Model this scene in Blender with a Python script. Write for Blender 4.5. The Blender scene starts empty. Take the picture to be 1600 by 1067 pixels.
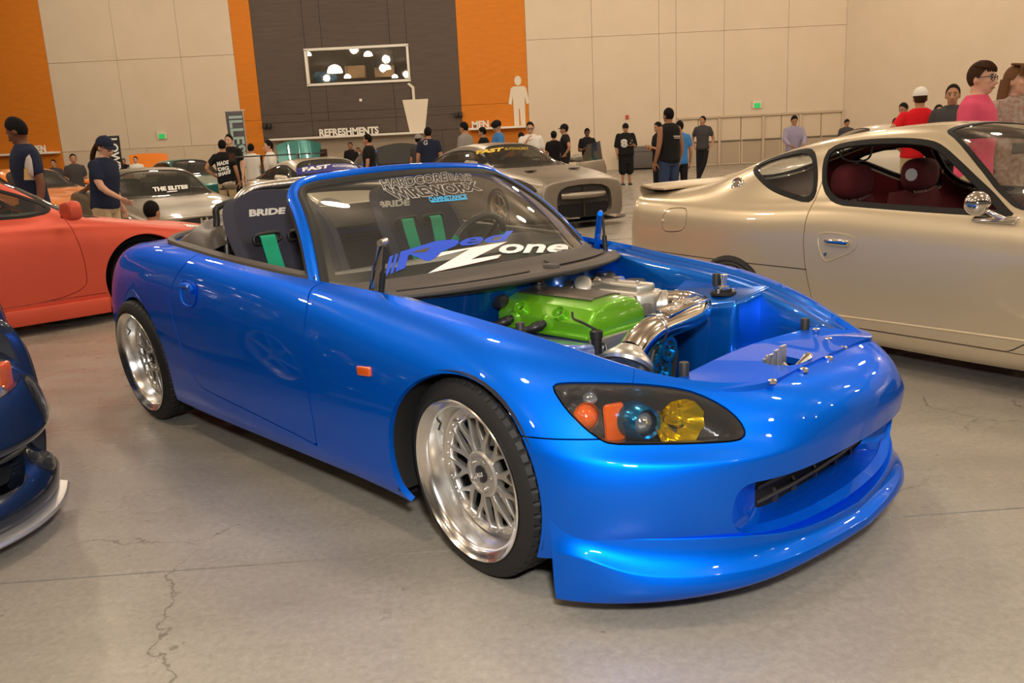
import bpy, bmesh, math, random
import numpy as np
from mathutils import Vector, Matrix
random.seed(7); np.random.seed(7)
SC = bpy.context.scene
COL = SC.collection
PI = math.pi
def rad(d): return d * PI / 180

# ------------------------------------------------------------------ camera
F_PX, PITCH, ROLL, CAM_H = 1326.0, rad(12.963), rad(-2.813), 1.2585
cam_d = bpy.data.cameras.new('camera'); cam = bpy.data.objects.new('camera', cam_d); COL.objects.link(cam)
cam_d.sensor_fit = 'HORIZONTAL'; cam_d.sensor_width = 36.0; cam_d.lens = 36.0 * F_PX / 1600.0
cam_d.clip_start = 0.05; cam_d.clip_end = 300
_fw = Vector((0, math.cos(PITCH), -math.sin(PITCH))); _up = Vector((0, math.sin(PITCH), math.cos(PITCH))); _rt = Vector((1, 0, 0))
_r = math.cos(ROLL) * _rt + math.sin(ROLL) * _up; _u = -math.sin(ROLL) * _rt + math.cos(ROLL) * _up
cam.matrix_world = Matrix(((_r.x, _u.x, -_fw.x, 0), (_r.y, _u.y, -_fw.y, 0), (_r.z, _u.z, -_fw.z, CAM_H), (0, 0, 0, 1)))
SC.camera = cam
# ------------------------------------------------------------------ exposure, world
SC.view_settings.view_transform = 'Standard'; SC.view_settings.look = 'None'
SC.view_settings.exposure = 0.0; SC.view_settings.gamma = 1.0; SC.view_settings.use_curve_mapping = False
world = bpy.data.worlds.new('hall_ambient'); SC.world = world; world.use_nodes = True
world.node_tree.nodes['Background'].inputs['Color'].default_value = (1.0, 0.80, 0.60, 1)
world.node_tree.nodes['Background'].inputs['Strength'].default_value = 0.10

# ------------------------------------------------------------------ lights of the hall (high-bay lamps under the ceiling)
CEIL_Z = 9.5
def lamp(name, loc, power, radius, color=(1, .83, .63)):
    l = bpy.data.lights.new(name, 'POINT'); l.shadow_soft_size = radius; l.energy = power; l.color = color
    o = bpy.data.objects.new(name, l); COL.objects.link(o); o.location = loc
    return o
for iy, (Y, P) in enumerate(((-6.5, 300), (0.5, 370), (7.5, 420), (15.0, 420), (23.0, 380), (31.5, 320))):
    for ix in range(6):
        lamp('high_bay_light', (-17.2 + 7.4 * ix + (.0 if iy % 2 else 1.2), Y, CEIL_Z - 1.3), P, .28)
# the photographer's flash, held above the camera
fd = bpy.data.lights.new('camera_flash', 'AREA'); fd.shape = 'DISK'; fd.size = .22; fd.energy = 88; fd.color = (1, .97, .93)
fl = bpy.data.objects.new('camera_flash', fd); COL.objects.link(fl); fl.location = (0.12, -0.15, 1.75); fl.rotation_euler = (rad(84), 0, rad(-4))
# ================================================================== materials
MATS = {}
def mat(name, col=(.5, .5, .5), rough=.5, metal=0.0, coat=0.0, spec=.5, emit=None, estr=0, trans=0, ior=1.45, alpha=1, coatr=.03, noise=None, bump=None, flake=None):
    if name in MATS: return MATS[name]
    m = bpy.data.materials.new(name); m.use_nodes = True; nt = m.node_tree; b = nt.nodes['Principled BSDF']
    I = b.inputs
    I['Base Color'].default_value = (*col, 1); I['Roughness'].default_value = rough; I['Metallic'].default_value = metal
    I['Coat Weight'].default_value = coat; I['Coat Roughness'].default_value = coatr; I['Specular IOR Level'].default_value = spec
    I['Transmission Weight'].default_value = trans; I['IOR'].default_value = ior; I['Alpha'].default_value = alpha
    if emit: I['Emission Color'].default_value = (*emit, 1); I['Emission Strength'].default_value = estr
    def tex(scale, detail=4, stretch=None, kind='ShaderNodeTexNoise'):
        tc = nt.nodes.new('ShaderNodeTexCoord'); t = nt.nodes.new(kind); t.inputs['Scale'].default_value = scale
        if kind == 'ShaderNodeTexNoise': t.inputs['Detail'].default_value = detail
        if stretch:
            mp = nt.nodes.new('ShaderNodeMapping'); mp.inputs['Scale'].default_value = stretch
            nt.links.new(tc.outputs['Object'], mp.inputs['Vector']); nt.links.new(mp.outputs['Vector'], t.inputs['Vector'])
        else: nt.links.new(tc.outputs['Object'], t.inputs['Vector'])
        return t
    if noise:   # (scale, second colour, amount, stretch)
        t = tex(noise[0], 5, noise[3] if len(noise) > 3 else None)
        cr = nt.nodes.new('ShaderNodeValToRGB'); cr.color_ramp.elements[0].position = .35; cr.color_ramp.elements[1].position = .68
        mx = nt.nodes.new('ShaderNodeMix'); mx.data_type = 'RGBA'
        mx.inputs[6].default_value = (*col, 1); mx.inputs[7].default_value = (*noise[1], 1)
        mu = nt.nodes.new('ShaderNodeMath'); mu.operation = 'MULTIPLY'; mu.inputs[1].default_value = noise[2]
        nt.links.new(t.outputs['Fac'], cr.inputs['Fac']); nt.links.new(cr.outputs['Color'], mu.inputs[0])
        nt.links.new(mu.outputs[0], mx.inputs[0]); nt.links.new(mx.outputs[2], I['Base Color'])
    if bump:    # (scale, strength, distance, stretch)
        t = tex(bump[0], 3, bump[3] if len(bump) > 3 else None)
        bp = nt.nodes.new('ShaderNodeBump'); bp.inputs['Strength'].default_value = bump[1]; bp.inputs['Distance'].default_value = bump[2]
        nt.links.new(t.outputs['Fac'], bp.inputs['Height']); nt.links.new(bp.outputs['Normal'], I['Normal'])
    if flake:   # fine metallic flakes: cell noise on the base normal
        t = tex(flake[0], kind='ShaderNodeTexVoronoi')
        bp = nt.nodes.new('ShaderNodeBump'); bp.inputs['Strength'].default_value = flake[1]; bp.inputs['Distance'].default_value = .002
        nt.links.new(t.outputs['Color'], bp.inputs['Height']); nt.links.new(bp.outputs['Normal'], I['Normal'])
    MATS[name] = m
    return m
def glass_mat(name, tint=(1, 1, 1), alpha=.2, rough=.02, spec=.5):
    """thin pane: clear part tinted, surface reflection from a glossy Fresnel layer"""
    if name in MATS: return MATS[name]
    m = bpy.data.materials.new(name); m.use_nodes = True; nt = m.node_tree
    for n in list(nt.nodes): nt.nodes.remove(n)
    out = nt.nodes.new('ShaderNodeOutputMaterial'); tr = nt.nodes.new('ShaderNodeBsdfTransparent'); gl = nt.nodes.new('ShaderNodeBsdfGlossy')
    lw = nt.nodes.new('ShaderNodeLayerWeight'); lw.inputs['Blend'].default_value = .5; pw = nt.nodes.new('ShaderNodeMath'); pw.operation = 'POWER'; pw.inputs[1].default_value = 5
    fr = nt.nodes.new('ShaderNodeMath'); fr.operation = 'MULTIPLY_ADD'; mx = nt.nodes.new('ShaderNodeMixShader'); df = nt.nodes.new('ShaderNodeBsdfDiffuse'); m2 = nt.nodes.new('ShaderNodeMixShader')
    tr.inputs['Color'].default_value = (*tint, 1); gl.inputs['Roughness'].default_value = rough; f0 = ((.3 + spec * .5) / (2.3 + spec * .5)) ** 2; fr.inputs[1].default_value = 1 - f0; fr.inputs[2].default_value = f0
    nt.links.new(lw.outputs['Facing'], pw.inputs[0]); nt.links.new(pw.outputs[0], fr.inputs[0])
    df.inputs['Color'].default_value = (tint[0] * .5, tint[1] * .5, tint[2] * .5, 1); m2.inputs[0].default_value = alpha
    nt.links.new(tr.outputs[0], m2.inputs[1]); nt.links.new(df.outputs[0], m2.inputs[2])
    nt.links.new(fr.outputs[0], mx.inputs[0]); nt.links.new(m2.outputs[0], mx.inputs[1]); nt.links.new(gl.outputs[0], mx.inputs[2])
    nt.links.new(mx.outputs[0], out.inputs['Surface'])
    MATS[name] = m
    return m

# ================================================================== mesh container
class M:
    def __init__(s, V=None, F=None):
        s.V = np.array(V, float).reshape(-1, 3) if V is not None and len(V) else np.zeros((0, 3)); s.F = [tuple(f) for f in F] if F else []
    def copy(s): return M(s.V.copy(), list(s.F))
    def add(s, *os):
        for o in os:
            n = len(s.V); s.V = np.vstack([s.V, o.V]) if n else o.V.copy(); s.F += [tuple(i + n for i in f) for f in o.F]
        return s
    def mirror(s): return M(s.V * np.array([1, -1, 1]), [tuple(reversed(f)) for f in s.F])
    def flip(s): return M(s.V, [tuple(reversed(f)) for f in s.F])
    def tr(s, x=0, y=0, z=0): return M(s.V + np.array([x, y, z]), s.F)
    def sc(s, x=1, y=None, z=None):
        y = x if y is None else y; z = x if z is None else z; return M(s.V * np.array([x, y, z]), s.F)
    def rot(s, ax, deg):
        a = rad(deg); c, q = math.cos(a), math.sin(a)
        R = {'x': [[1, 0, 0], [0, c, -q], [0, q, c]], 'y': [[c, 0, q], [0, 1, 0], [-q, 0, c]], 'z': [[c, -q, 0], [q, c, 0], [0, 0, 1]]}[ax]
        return M(s.V @ np.array(R).T, s.F)
    def mat4(s, mt):
        A = np.array(mt); return M(s.V @ A[:3, :3].T + A[:3, 3], s.F)
    def weld(s, d=5e-4):
        _, first, mp = np.unique(np.round(s.V / d).astype(np.int64), axis=0, return_index=True, return_inverse=True); V = s.V[first]; mp = mp.reshape(-1).tolist()
        F = []
        for f in s.F:
            g = []
            for i in f:
                j = mp[i]
                if not g or g[-1] != j: g.append(j)
            if len(g) > 1 and g[0] == g[-1]: g.pop()
            if len(g) > 2: F.append(tuple(g))
        return M(V, F)
    def clean(s):
        used = sorted({i for f in s.F for i in f}); mp = {k: n for n, k in enumerate(used)}
        return M(s.V[used], [tuple(mp[i] for i in f) for f in s.F])
    def split(s, fv, gap=0.0):
        """cut along fv(V)=0 -> (inside: f<-gap, outside: f>gap)"""
        if gap:
            a = s.split(lambda v: fv(v) + gap)[0]; b = s.split(lambda v: fv(v) - gap)[1]; return a, b
        d = fv(s.V) if len(s.V) else np.zeros(0)
        V = s.V.tolist(); cache = {}; ins, outs = [], []; neg = (d < 0).tolist()
        def cross(i, j):
            k = (i, j) if i < j else (j, i)
            if k not in cache:
                t = d[k[0]] / (d[k[0]] - d[k[1]]); cache[k] = len(V); V.append(tuple(s.V[k[0]] * (1 - t) + s.V[k[1]] * t))
            return cache[k]
        for f in s.F:
            sg = [neg[i] for i in f]
            if all(sg): ins.append(f); continue
            if not any(sg): outs.append(f); continue
            a, b = [], []; n = len(f)
            for q in range(n):
                i, j = f[q], f[(q + 1) % n]
                (a if sg[q] else b).append(i)
                if sg[q] != sg[(q + 1) % n]:
                    c = cross(i, j); a.append(c); b.append(c)
            if len(a) > 2: ins.append(tuple(a))
            if len(b) > 2: outs.append(tuple(b))
        return M(V, ins).clean(), M(V, outs).clean()
    def normals(s):
        N = np.zeros_like(s.V); by = {}
        for f in s.F: by.setdefault(len(f), []).append(f)
        for k, L in by.items():
            A = np.array(L); P = s.V[A]; n = np.zeros((len(A), 3))
            for q in range(1, k - 1): n += np.cross(P[:, q] - P[:, 0], P[:, q + 1] - P[:, 0])
            for q in range(k): np.add.at(N, A[:, q], n)
        L = np.linalg.norm(N, axis=1, keepdims=True); L[L == 0] = 1
        return N / L
    def bedges(s):
        E = {}
        for f in s.F:
            for q in range(len(f)):
                i, j = f[q], f[(q + 1) % len(f)]; k = (min(i, j), max(i, j)); E[k] = None if k in E else (i, j)
        return [e for e in E.values() if e]
    def flange(s, depth=.015, sel=None, push=None):
        """returned edge: a strip folded inward from every open edge"""
        N = s.normals(); V = []; F = []; mp = {}
        def g(i):
            if i not in mp:
                p = s.V[i]; o = p - N[i] * depth if push is None else p + np.array(push)
                mp[i] = len(V); V.append(p); V.append(o)
            return mp[i]
        for i, j in s.bedges():
            if sel is not None and not (sel(s.V[i]) and sel(s.V[j])): continue
            a, b = g(i), g(j); F.append((b, a, a + 1, b + 1))
        return M(V, F)
    def thick(s, t):
        N = s.normals(); n = len(s.V); o = M(np.vstack([s.V, s.V - N * t]), list(s.F) + [tuple(i + n for i in reversed(f)) for f in s.F])
        for i, j in s.bedges(): o.F.append((j, i, i + n, j + n))
        return o

def link(o, parent=None):
    COL.objects.link(o)
    if parent is not None: o.parent = parent
    return o
def obj(name, m, material, parent=None, smooth=True, sharp=40, label=None, cat=None, group=None, kind=None, loc=None, rz=0):
    me = bpy.data.meshes.new(name)
    me.from_pydata([tuple(v) for v in m.V], [], m.F)
    if smooth: me.polygons.foreach_set('use_smooth', [True] * len(me.polygons))
    me.update()
    if smooth and sharp: me.set_sharp_from_angle(angle=rad(sharp))
    if isinstance(material, str): material = MATS[material]
    me.materials.append(material)
    o = bpy.data.objects.new(name, me); link(o, parent)
    if loc is not None: o.location = loc
    if rz: o.rotation_euler = (0, 0, rz)
    tag(o, label, cat, group, kind)
    return o
def tag(o, label=None, cat=None, group=None, kind=None):
    if label: o['label'] = label
    if cat: o['category'] = cat
    if group: o['group'] = group
    if kind: o['kind'] = kind
    return o
def empty(name, loc=(0, 0, 0), rz=0, label=None, cat=None, group=None):
    o = bpy.data.objects.new(name, None); o.empty_display_size = .2; link(o); o.location = loc; o.rotation_euler = (0, 0, rz)
    return tag(o, label, cat, group)
def share(name, src, parent, mt=None):
    o = bpy.data.objects.new(name, src.data); link(o, parent)
    if mt is not None: o.matrix_local = mt
    return o
def copy_tree(o, parent=None):
    c = o.copy(); COL.objects.link(c)
    if parent is not None: c.parent = parent
    for ch in list(o.children): copy_tree(ch, c)
    return c

# ================================================================== primitives
def grid(P, closed_u=False, closed_v=False):
    """P: array (nu,nv,3) -> quads"""
    P = np.asarray(P, float); nu, nv = P.shape[:2]; F = []
    for i in range(nu if closed_u else nu - 1):
        for j in range(nv if closed_v else nv - 1):
            a, b = i, (i + 1) % nu; c, d = j, (j + 1) % nv
            F.append((a * nv + c, b * nv + c, b * nv + d, a * nv + d))
    return M(P.reshape(-1, 3), F)
def box(cx, cy, cz, sx, sy, sz, bev=0, seg=2):
    x, y, z = sx / 2, sy / 2, sz / 2
    V = [(-x, -y, -z), (x, -y, -z), (x, y, -z), (-x, y, -z), (-x, -y, z), (x, -y, z), (x, y, z), (-x, y, z)]
    m = M(V, [(3, 2, 1, 0), (4, 5, 6, 7), (0, 1, 5, 4), (1, 2, 6, 5), (2, 3, 7, 6), (3, 0, 4, 7)])
    if bev: m = bevel(m, bev, seg)
    return m.tr(cx, cy, cz)
def bevel(m, w, seg=2, ang=30):
    bm = bmesh.new(); vs = [bm.verts.new(v) for v in m.V]
    for f in m.F: bm.faces.new([vs[i] for i in f])
    bm.normal_update()
    es = [e for e in bm.edges if len(e.link_faces) == 2 and e.calc_face_angle(0) > rad(ang)]
    bmesh.ops.bevel(bm, geom=es, offset=w, segments=seg, profile=.5, affect='EDGES', clamp_overlap=True)
    bm.verts.index_update(); o = M([v.co[:] for v in bm.verts], [[v.index for v in f.verts] for f in bm.faces]); bm.free()
    return o
def frame_path(P, closed=False):
    P = np.asarray(P, float); n = len(P)
    T = np.roll(P, -1, 0) - np.roll(P, 1, 0)
    if not closed: T[0] = P[1] - P[0]; T[-1] = P[-1] - P[-2]
    T /= np.maximum(np.linalg.norm(T, axis=1, keepdims=True), 1e-9)
    a = np.array([0, 0, 1.]) if abs(T[0][2]) < .9 else np.array([1., 0, 0])
    U = []; u = np.cross(T[0], a); u /= np.linalg.norm(u)
    for t in T:
        u = u - t * (u @ t); u /= max(np.linalg.norm(u), 1e-9); U.append(u)
    U = np.array(U); return P, T, U, np.cross(T, U)
def tube(path, r, n=10, closed=False, caps=True):
    P, T, U, W = frame_path(path, closed); k = len(P); r = np.broadcast_to(np.asarray(r, float), (k,))
    a = np.linspace(0, 2 * PI, n, endpoint=False)
    G = P[:, None] + r[:, None, None] * (np.cos(a)[None, :, None] * U[:, None] + np.sin(a)[None, :, None] * W[:, None])
    m = grid(G, closed, True)
    if caps and not closed:
        m.F.append(tuple(range(n - 1, -1, -1)) [::-1] if False else tuple(range(n))); m.F.append(tuple((k - 1) * n + i for i in reversed(range(n))))
    return fixn(m)
def fixn(m):
    """consistent outward normals"""
    bm = bmesh.new(); vs = [bm.verts.new(v) for v in m.V]
    for f in m.F:
        try: bm.faces.new([vs[i] for i in f])
        except ValueError: pass
    bmesh.ops.recalc_face_normals(bm, faces=bm.faces); bm.verts.index_update()
    o = M([v.co[:] for v in bm.verts], [[v.index for v in f.verts] for f in bm.faces]); bm.free(); return o
def cyl(p0, p1, r0, r1=None, n=16): return tube([p0, p1], [r0, r0 if r1 is None else r1], n)
def lathe(prof, n=32, axis='z', closed=False):
    """prof: [(r,h)] about the axis"""
    a = np.linspace(0, 2 * PI, n, endpoint=False); pr = np.asarray(prof, float)
    c, s = np.cos(a)[:, None], np.sin(a)[:, None]; R, H = pr[None, :, 0], pr[None, :, 1]
    if axis == 'z': G = np.stack([c * R, s * R, 0 * c + H], -1)
    elif axis == 'y': G = np.stack([c * R, 0 * c + H, s * R], -1)
    else: G = np.stack([0 * c + H, c * R, s * R], -1)
    return grid(G, True, closed).weld(1e-6)
def ell(c, r, nu=16, nv=10):
    t = np.linspace(0, PI, nv); m = lathe([(math.sin(q), -math.cos(q)) for q in t], nu)
    return m.sc(*r).tr(*c)
def torus(R, r, n=40, k=10, axis='z'):
    b = np.linspace(0, 2 * PI, k, endpoint=False)
    return fixn(lathe([(R + r * math.cos(q), r * math.sin(q)) for q in b], n, axis, True))
def prism(poly, t, plane='xy'):
    """flat polygon with thickness t; plane gives the two axes of poly"""
    n = len(poly); V = []
    for k in (0, t):
        for a, b in poly:
            V.append({'xy': (a, b, k), 'xz': (a, k, b), 'yz': (k, a, b)}[plane])
    F = [tuple(range(n)), tuple(range(2 * n - 1, n - 1, -1))] + [(i, (i + 1) % n, n + (i + 1) % n, n + i) for i in range(n)]
    return fixn(M(V, F))
# ---- curves
def bsp(P, n, closed=False):
    """clamped uniform cubic B-spline through control array (k,d) -> (n,d)"""
    P = np.asarray(P, float); k = len(P)
    Q = np.vstack([2 * P[0] - P[1], P, 2 * P[-1] - P[-2]]) if not closed else np.vstack([P[-1:], P, P[:2]])
    m = (k - 1) if not closed else k
    t = np.linspace(0, m, n, endpoint=not closed); i = np.minimum(t.astype(int), m - 1); u = (t - i)[:, None]
    b = [(1 - u) ** 3 / 6, (3 * u ** 3 - 6 * u ** 2 + 4) / 6, (-3 * u ** 3 + 3 * u ** 2 + 3 * u + 1) / 6, u ** 3 / 6]
    return sum(b[q] * Q[i + q] for q in range(4))
def bsurf(C, nu, nv):
    """C (ku,kv,3) control net -> (nu,nv,3)"""
    C = np.asarray(C, float); ku, kv, d = C.shape
    A = bsp(C.reshape(ku, -1), nu).reshape(nu, kv, d).transpose(1, 0, 2).reshape(kv, -1)
    return bsp(A, nv).reshape(nv, nu, d).transpose(1, 0, 2)
def cr(P, n, closed=False):
    """Catmull-Rom through the points"""
    P = np.asarray(P, float); k = len(P)
    Q = np.vstack([2 * P[0] - P[1], P, 2 * P[-1] - P[-2]]) if not closed else np.vstack([P[-1:], P, P[:2]])
    m = k - 1 if not closed else k
    t = np.linspace(0, m, n, endpoint=not closed); i = np.minimum(t.astype(int), m - 1); u = (t - i)[:, None]
    a, b, c, d = Q[i], Q[i + 1], Q[i + 2], Q[i + 3]
    return .5 * (2 * b + (c - a) * u + (2 * a - 5 * b + 4 * c - d) * u ** 2 + (3 * b - a - 3 * c + d) * u ** 3)
def lin(tab, x):
    """smooth table lookup (monotone-ish Catmull-Rom on a 1D table)"""
    X = np.array([t[0] for t in tab]); Y = np.array([t[1:] for t in tab], float); out = []
    D = np.gradient(Y, X, axis=0) if len(X) > 2 else np.repeat((Y[1:] - Y[:1]) / (X[1] - X[0]), 2, 0)
    for v in np.atleast_1d(x):
        i = int(np.clip(np.searchsorted(X, v) - 1, 0, len(X) - 2)); h = X[i + 1] - X[i]; u = np.clip((v - X[i]) / h, 0, 1)
        out.append(Y[i] * (1 + 2 * u) * (1 - u) ** 2 + D[i] * h * u * (1 - u) ** 2 + Y[i + 1] * u * u * (3 - 2 * u) + D[i + 1] * h * u * u * (u - 1))
    return np.array(out)
def chaikin(P, it=2):
    P = np.asarray(P, float)
    for _ in range(it):
        Q = np.roll(P, -1, 0); P = np.stack([.75 * P + .25 * Q, .25 * P + .75 * Q], 1).reshape(-1, P.shape[1])
    return P
def sdf(poly, A):
    """signed distance (neg inside) of points A (n,2) to polygon"""
    P = np.asarray(poly, float); n = len(P); d = np.full(len(A), 1e9); ins = np.zeros(len(A), bool)
    for i in range(n):
        a, b = P[i], P[(i + 1) % n]; e = b - a; w = A - a
        t = np.clip((w @ e) / max(e @ e, 1e-12), 0, 1)[:, None]
        d = np.minimum(d, np.linalg.norm(w - t * e, axis=1))
        c = (a[1] > A[:, 1]) != (b[1] > A[:, 1])
        with np.errstate(divide='ignore', invalid='ignore'):
            xx = (b[0] - a[0]) * (A[:, 1] - a[1]) / (b[1] - a[1]) + a[0]
        ins ^= c & (A[:, 0] < xx)
    return np.where(ins, -d, d)
def text_m(body, size=1.0, bold=0.0, shear=0.0, spacing=1.0):
    """flat lettering in the xy plane, centred, cap height about .7*size"""
    cu = bpy.data.curves.new('t', 'FONT'); cu.body = body; cu.size = size; cu.align_x = 'CENTER'; cu.align_y = 'CENTER'
    cu.offset = bold; cu.shear = shear; cu.space_character = spacing; cu.resolution_u = 3; cu.fill_mode = 'FRONT'
    o = bpy.data.objects.new('t', cu); COL.objects.link(o)
    dg = bpy.context.evaluated_depsgraph_get(); dg.update()
    me = bpy.data.meshes.new_from_object(o.evaluated_get(dg))
    m = M([v.co[:] for v in me.vertices], [list(p.vertices) for p in me.polygons])
    bpy.data.objects.remove(o); bpy.data.curves.remove(cu); bpy.data.meshes.remove(me)
    return m
def fitbox(m, w, h):
    """scale flat lettering to w x h, centred"""
    lo, hi = m.V.min(0), m.V.max(0); c = (lo + hi) / 2; s = hi - lo
    return M((m.V - c) * np.array([w / max(s[0], 1e-6), h / max(s[1], 1e-6), 1]), m.F)
def subdiv_long(m, L):
    """triangulate and split long edges so that flat lettering can follow a curved pane"""
    bm = bmesh.new(); vs = [bm.verts.new(v) for v in m.V]
    for f in m.F:
        try: bm.faces.new([vs[i] for i in f])
        except ValueError: pass
    bmesh.ops.triangulate(bm, faces=bm.faces)
    for _ in range(5):
        es = [e for e in bm.edges if e.calc_length() > L]
        if not es: break
        bmesh.ops.subdivide_edges(bm, edges=es, cuts=1); bmesh.ops.triangulate(bm, faces=bm.faces)
    bm.verts.index_update(); o = M([v.co[:] for v in bm.verts], [[v.index for v in f.verts] for f in bm.faces]); bm.free(); return o
def frame(o, ex, ey, ez=None):
    """4x4 with columns ex, ey, ez and origin o"""
    ex = Vector(ex); ey = Vector(ey); ez = Vector(ez) if ez is not None else ex.cross(ey).normalized()
    return Matrix(((ex.x, ey.x, ez.x, o[0]), (ex.y, ey.y, ez.y, o[1]), (ex.z, ey.z, ez.z, o[2]), (0, 0, 0, 1)))
# ================================================================== the hall
mat('floor_concrete', (.35, .30, .235), .3)
def concrete():
    m = MATS['floor_concrete']; nt = m.node_tree; b = nt.nodes['Principled BSDF']; N = nt.nodes; L = nt.links
    tc = N.new('ShaderNodeTexCoord')
    def noise(s, d=6, st=(1, 1, 1), rough=.55):
        mp = N.new('ShaderNodeMapping'); mp.inputs['Scale'].default_value = st; L.new(tc.outputs['Object'], mp.inputs[0])
        t = N.new('ShaderNodeTexNoise'); t.inputs['Scale'].default_value = s; t.inputs['Detail'].default_value = d; t.inputs['Roughness'].default_value = rough
        L.new(mp.outputs[0], t.inputs['Vector']); return t
    def ramp(src, a, b_, c0, c1):
        r = N.new('ShaderNodeValToRGB'); r.color_ramp.elements[0].position = a; r.color_ramp.elements[1].position = b_
        r.color_ramp.elements[0].color = (*c0, 1); r.color_ramp.elements[1].color = (*c1, 1); L.new(src, r.inputs[0]); return r
    def mix(kind, fac, a, c):
        x = N.new('ShaderNodeMix'); x.data_type = 'RGBA'; x.blend_type = kind
        if isinstance(fac, float): x.inputs[0].default_value = fac
        else: L.new(fac, x.inputs[0])
        L.new(a, x.inputs[6]); L.new(c, x.inputs[7]); return x.outputs[2]
    big = ramp(noise(.9, 5).outputs['Fac'], .25, .8, (.30, .278, .245), (.40, .378, .342))
    streak = ramp(noise(2.2, 7, (.35, 1.6, 1)).outputs['Fac'], .25, .8, (.86, .845, .82), (1.10, 1.09, 1.08))
    fine = ramp(noise(42, 8, (1, 1, 1), .75).outputs['Fac'], .30, .72, (.80, .79, .77), (1.16, 1.15, 1.13))
    c = mix('MULTIPLY', 1.0, big.outputs[0], streak.outputs[0]); c = mix('MULTIPLY', 1.0, c, fine.outputs[0])
    # hairline cracks
    v = N.new('ShaderNodeTexVoronoi'); v.feature = 'DISTANCE_TO_EDGE'; v.inputs['Scale'].default_value = .85
    wn = noise(2.6, 8); ad = N.new('ShaderNodeVectorMath'); ad.operation = 'MULTIPLY_ADD'; ad.inputs[1].default_value = (.55, .55, .0)
    L.new(wn.outputs['Color'], ad.inputs[0]); L.new(tc.outputs['Object'], ad.inputs[2]); L.new(ad.outputs[0], v.inputs['Vector'])
    ck = ramp(v.outputs['Distance'], .0, .0035, (.45, .43, .40), (1, 1, 1))
    brk = ramp(noise(1.3, 3).outputs['Fac'], .50, .58, (0, 0, 0), (1, 1, 1))
    one = N.new('ShaderNodeRGB'); one.outputs[0].default_value = (1, 1, 1, 1)
    ck2 = mix('MIX', brk.outputs[0], one.outputs[0], ck.outputs[0]); c = mix('MULTIPLY', 1.0, c, ck2)
    # dark specks
    sp = N.new('ShaderNodeTexVoronoi'); sp.inputs['Scale'].default_value = 5.5; L.new(tc.outputs['Object'], sp.inputs['Vector'])
    sk = ramp(sp.outputs['Distance'], .02, .045, (.5, .5, .5), (1, 1, 1)); c = mix('MULTIPLY', .8, c, sk.outputs[0])
    L.new(c, b.inputs['Base Color'])
    rr = ramp(noise(3.2, 6, (.6, 1.3, 1)).outputs['Fac'], .3, .72, (.22, .22, .22), (.40, .40, .40)); L.new(rr.outputs[0], b.inputs['Roughness'])
    bp = N.new('ShaderNodeBump'); bp.inputs['Strength'].default_value = .12; bp.inputs['Distance'].default_value = .01
    bn = noise(26, 8); L.new(bn.outputs['Fac'], bp.inputs['Height']); L.new(bp.outputs[0], b.inputs['Normal'])
    b.inputs['Specular IOR Level'].default_value = .45
concrete()
mat('joint_filler', (.11, .095, .075), .8)
mat('wall_tan', (.74, .62, .48), .75, noise=(1.2, (.70, .58, .44), .6), bump=(90, .15, .01))
mat('wall_tan_doors', (.68, .56, .42), .6)
mat('wall_orange', (.72, .225, .012), .7, noise=(2, (.62, .185, .01), .6, (1, 1, 4)), bump=(80, .15, .01))
mat('wall_grey', (.115, .088, .072), .75, noise=(2.5, (.085, .066, .055), .7, (.4, .4, 4)), bump=(80, .2, .01))
mat('wall_joint', (.56, .46, .34), .8)
mat('sign_white', (.86, .83, .76), .5)
mat('sign_cream', (.80, .71, .58), .6)
mat('shutter_tan', (.52, .43, .33), .5, metal=.2)
mat('exit_green', (.02, .45, .10), .5, emit=(.05, 1, .25), estr=.25)
mat('alarm_red', (.55, .05, .03), .4)
mat('ceiling_grey', (.30, .25, .20), .8)
mat('lamp_housing', (.75, .75, .72), .35, metal=.6)
mat('lamp_glow', (1, .9, .75), .5, emit=(1, .84, .62), estr=9)
mat('black_plastic', (.018, .017, .016), .45)
mat('grey_plastic', (.12, .11, .10), .5)
WY = 38.0; K = WY / 31.0
def wx(x): return x * K
def wz(z): return CAM_H + (z - CAM_H) * K
# floor: two pours of concrete meeting at the saw-cut joint that crosses in front of the car
ang = math.atan2(.18, 3.32)
fl_root = obj('floor', box(0, 15, -.06, 90, 90, .1), 'joint_filler', kind='structure')
def slab(y0, y1, x0=-40, x1=40):
    m = box((x0 + x1) / 2, (y0 + y1) / 2, -.02, x1 - x0, y1 - y0, .04); return m.rot('z', math.degrees(ang)).tr(0, 2.528, 0)
for a, b_ in ((-25, -.005), (.005, 12.2), (12.206, 24.4), (24.406, 36.9)):
    obj('slab', slab(a, b_), 'floor_concrete', fl_root)
# back wall: painted panels with open joints
WIN = (-6.66, -3.13, 3.66, 4.83)      # window in the grey field
_a, _b, _c, _d = wx(WIN[0]), wx(WIN[1]), wz(WIN[2]), wz(WIN[3])
_bk = M()
for q in ((-45, _a, 0, 9.6), (_b, 40, 0, 9.6), (_a, _b, 0, _c), (_a, _b, _d, 9.6)):
    _bk.add(box((q[0] + q[1]) / 2, WY + .25, (q[2] + q[3]) / 2, q[1] - q[0], .3, q[3] - q[2]))
wall = obj('wall_back', _bk, 'wall_joint', kind='structure')
def panel(x0, x1, z0, z1, m, d=.04):
    g = .005
    obj('panel', box((wx(x0) + wx(x1)) / 2, WY + d / 2 + .02, (z0 + z1) / 2, wx(x1) - wx(x0) - 2 * g, d + .04, z1 - z0 - 2 * g, .006, 1), m, wall)
def field(xs, m, z0=0.0, z1=9.6, hs=()):
    zz = [z0, *hs, z1]
    for a, b_ in zip(xs[:-1], xs[1:]):
        for c, d in zip(zz[:-1], zz[1:]): panel(a, b_, c, d, m)
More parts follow.
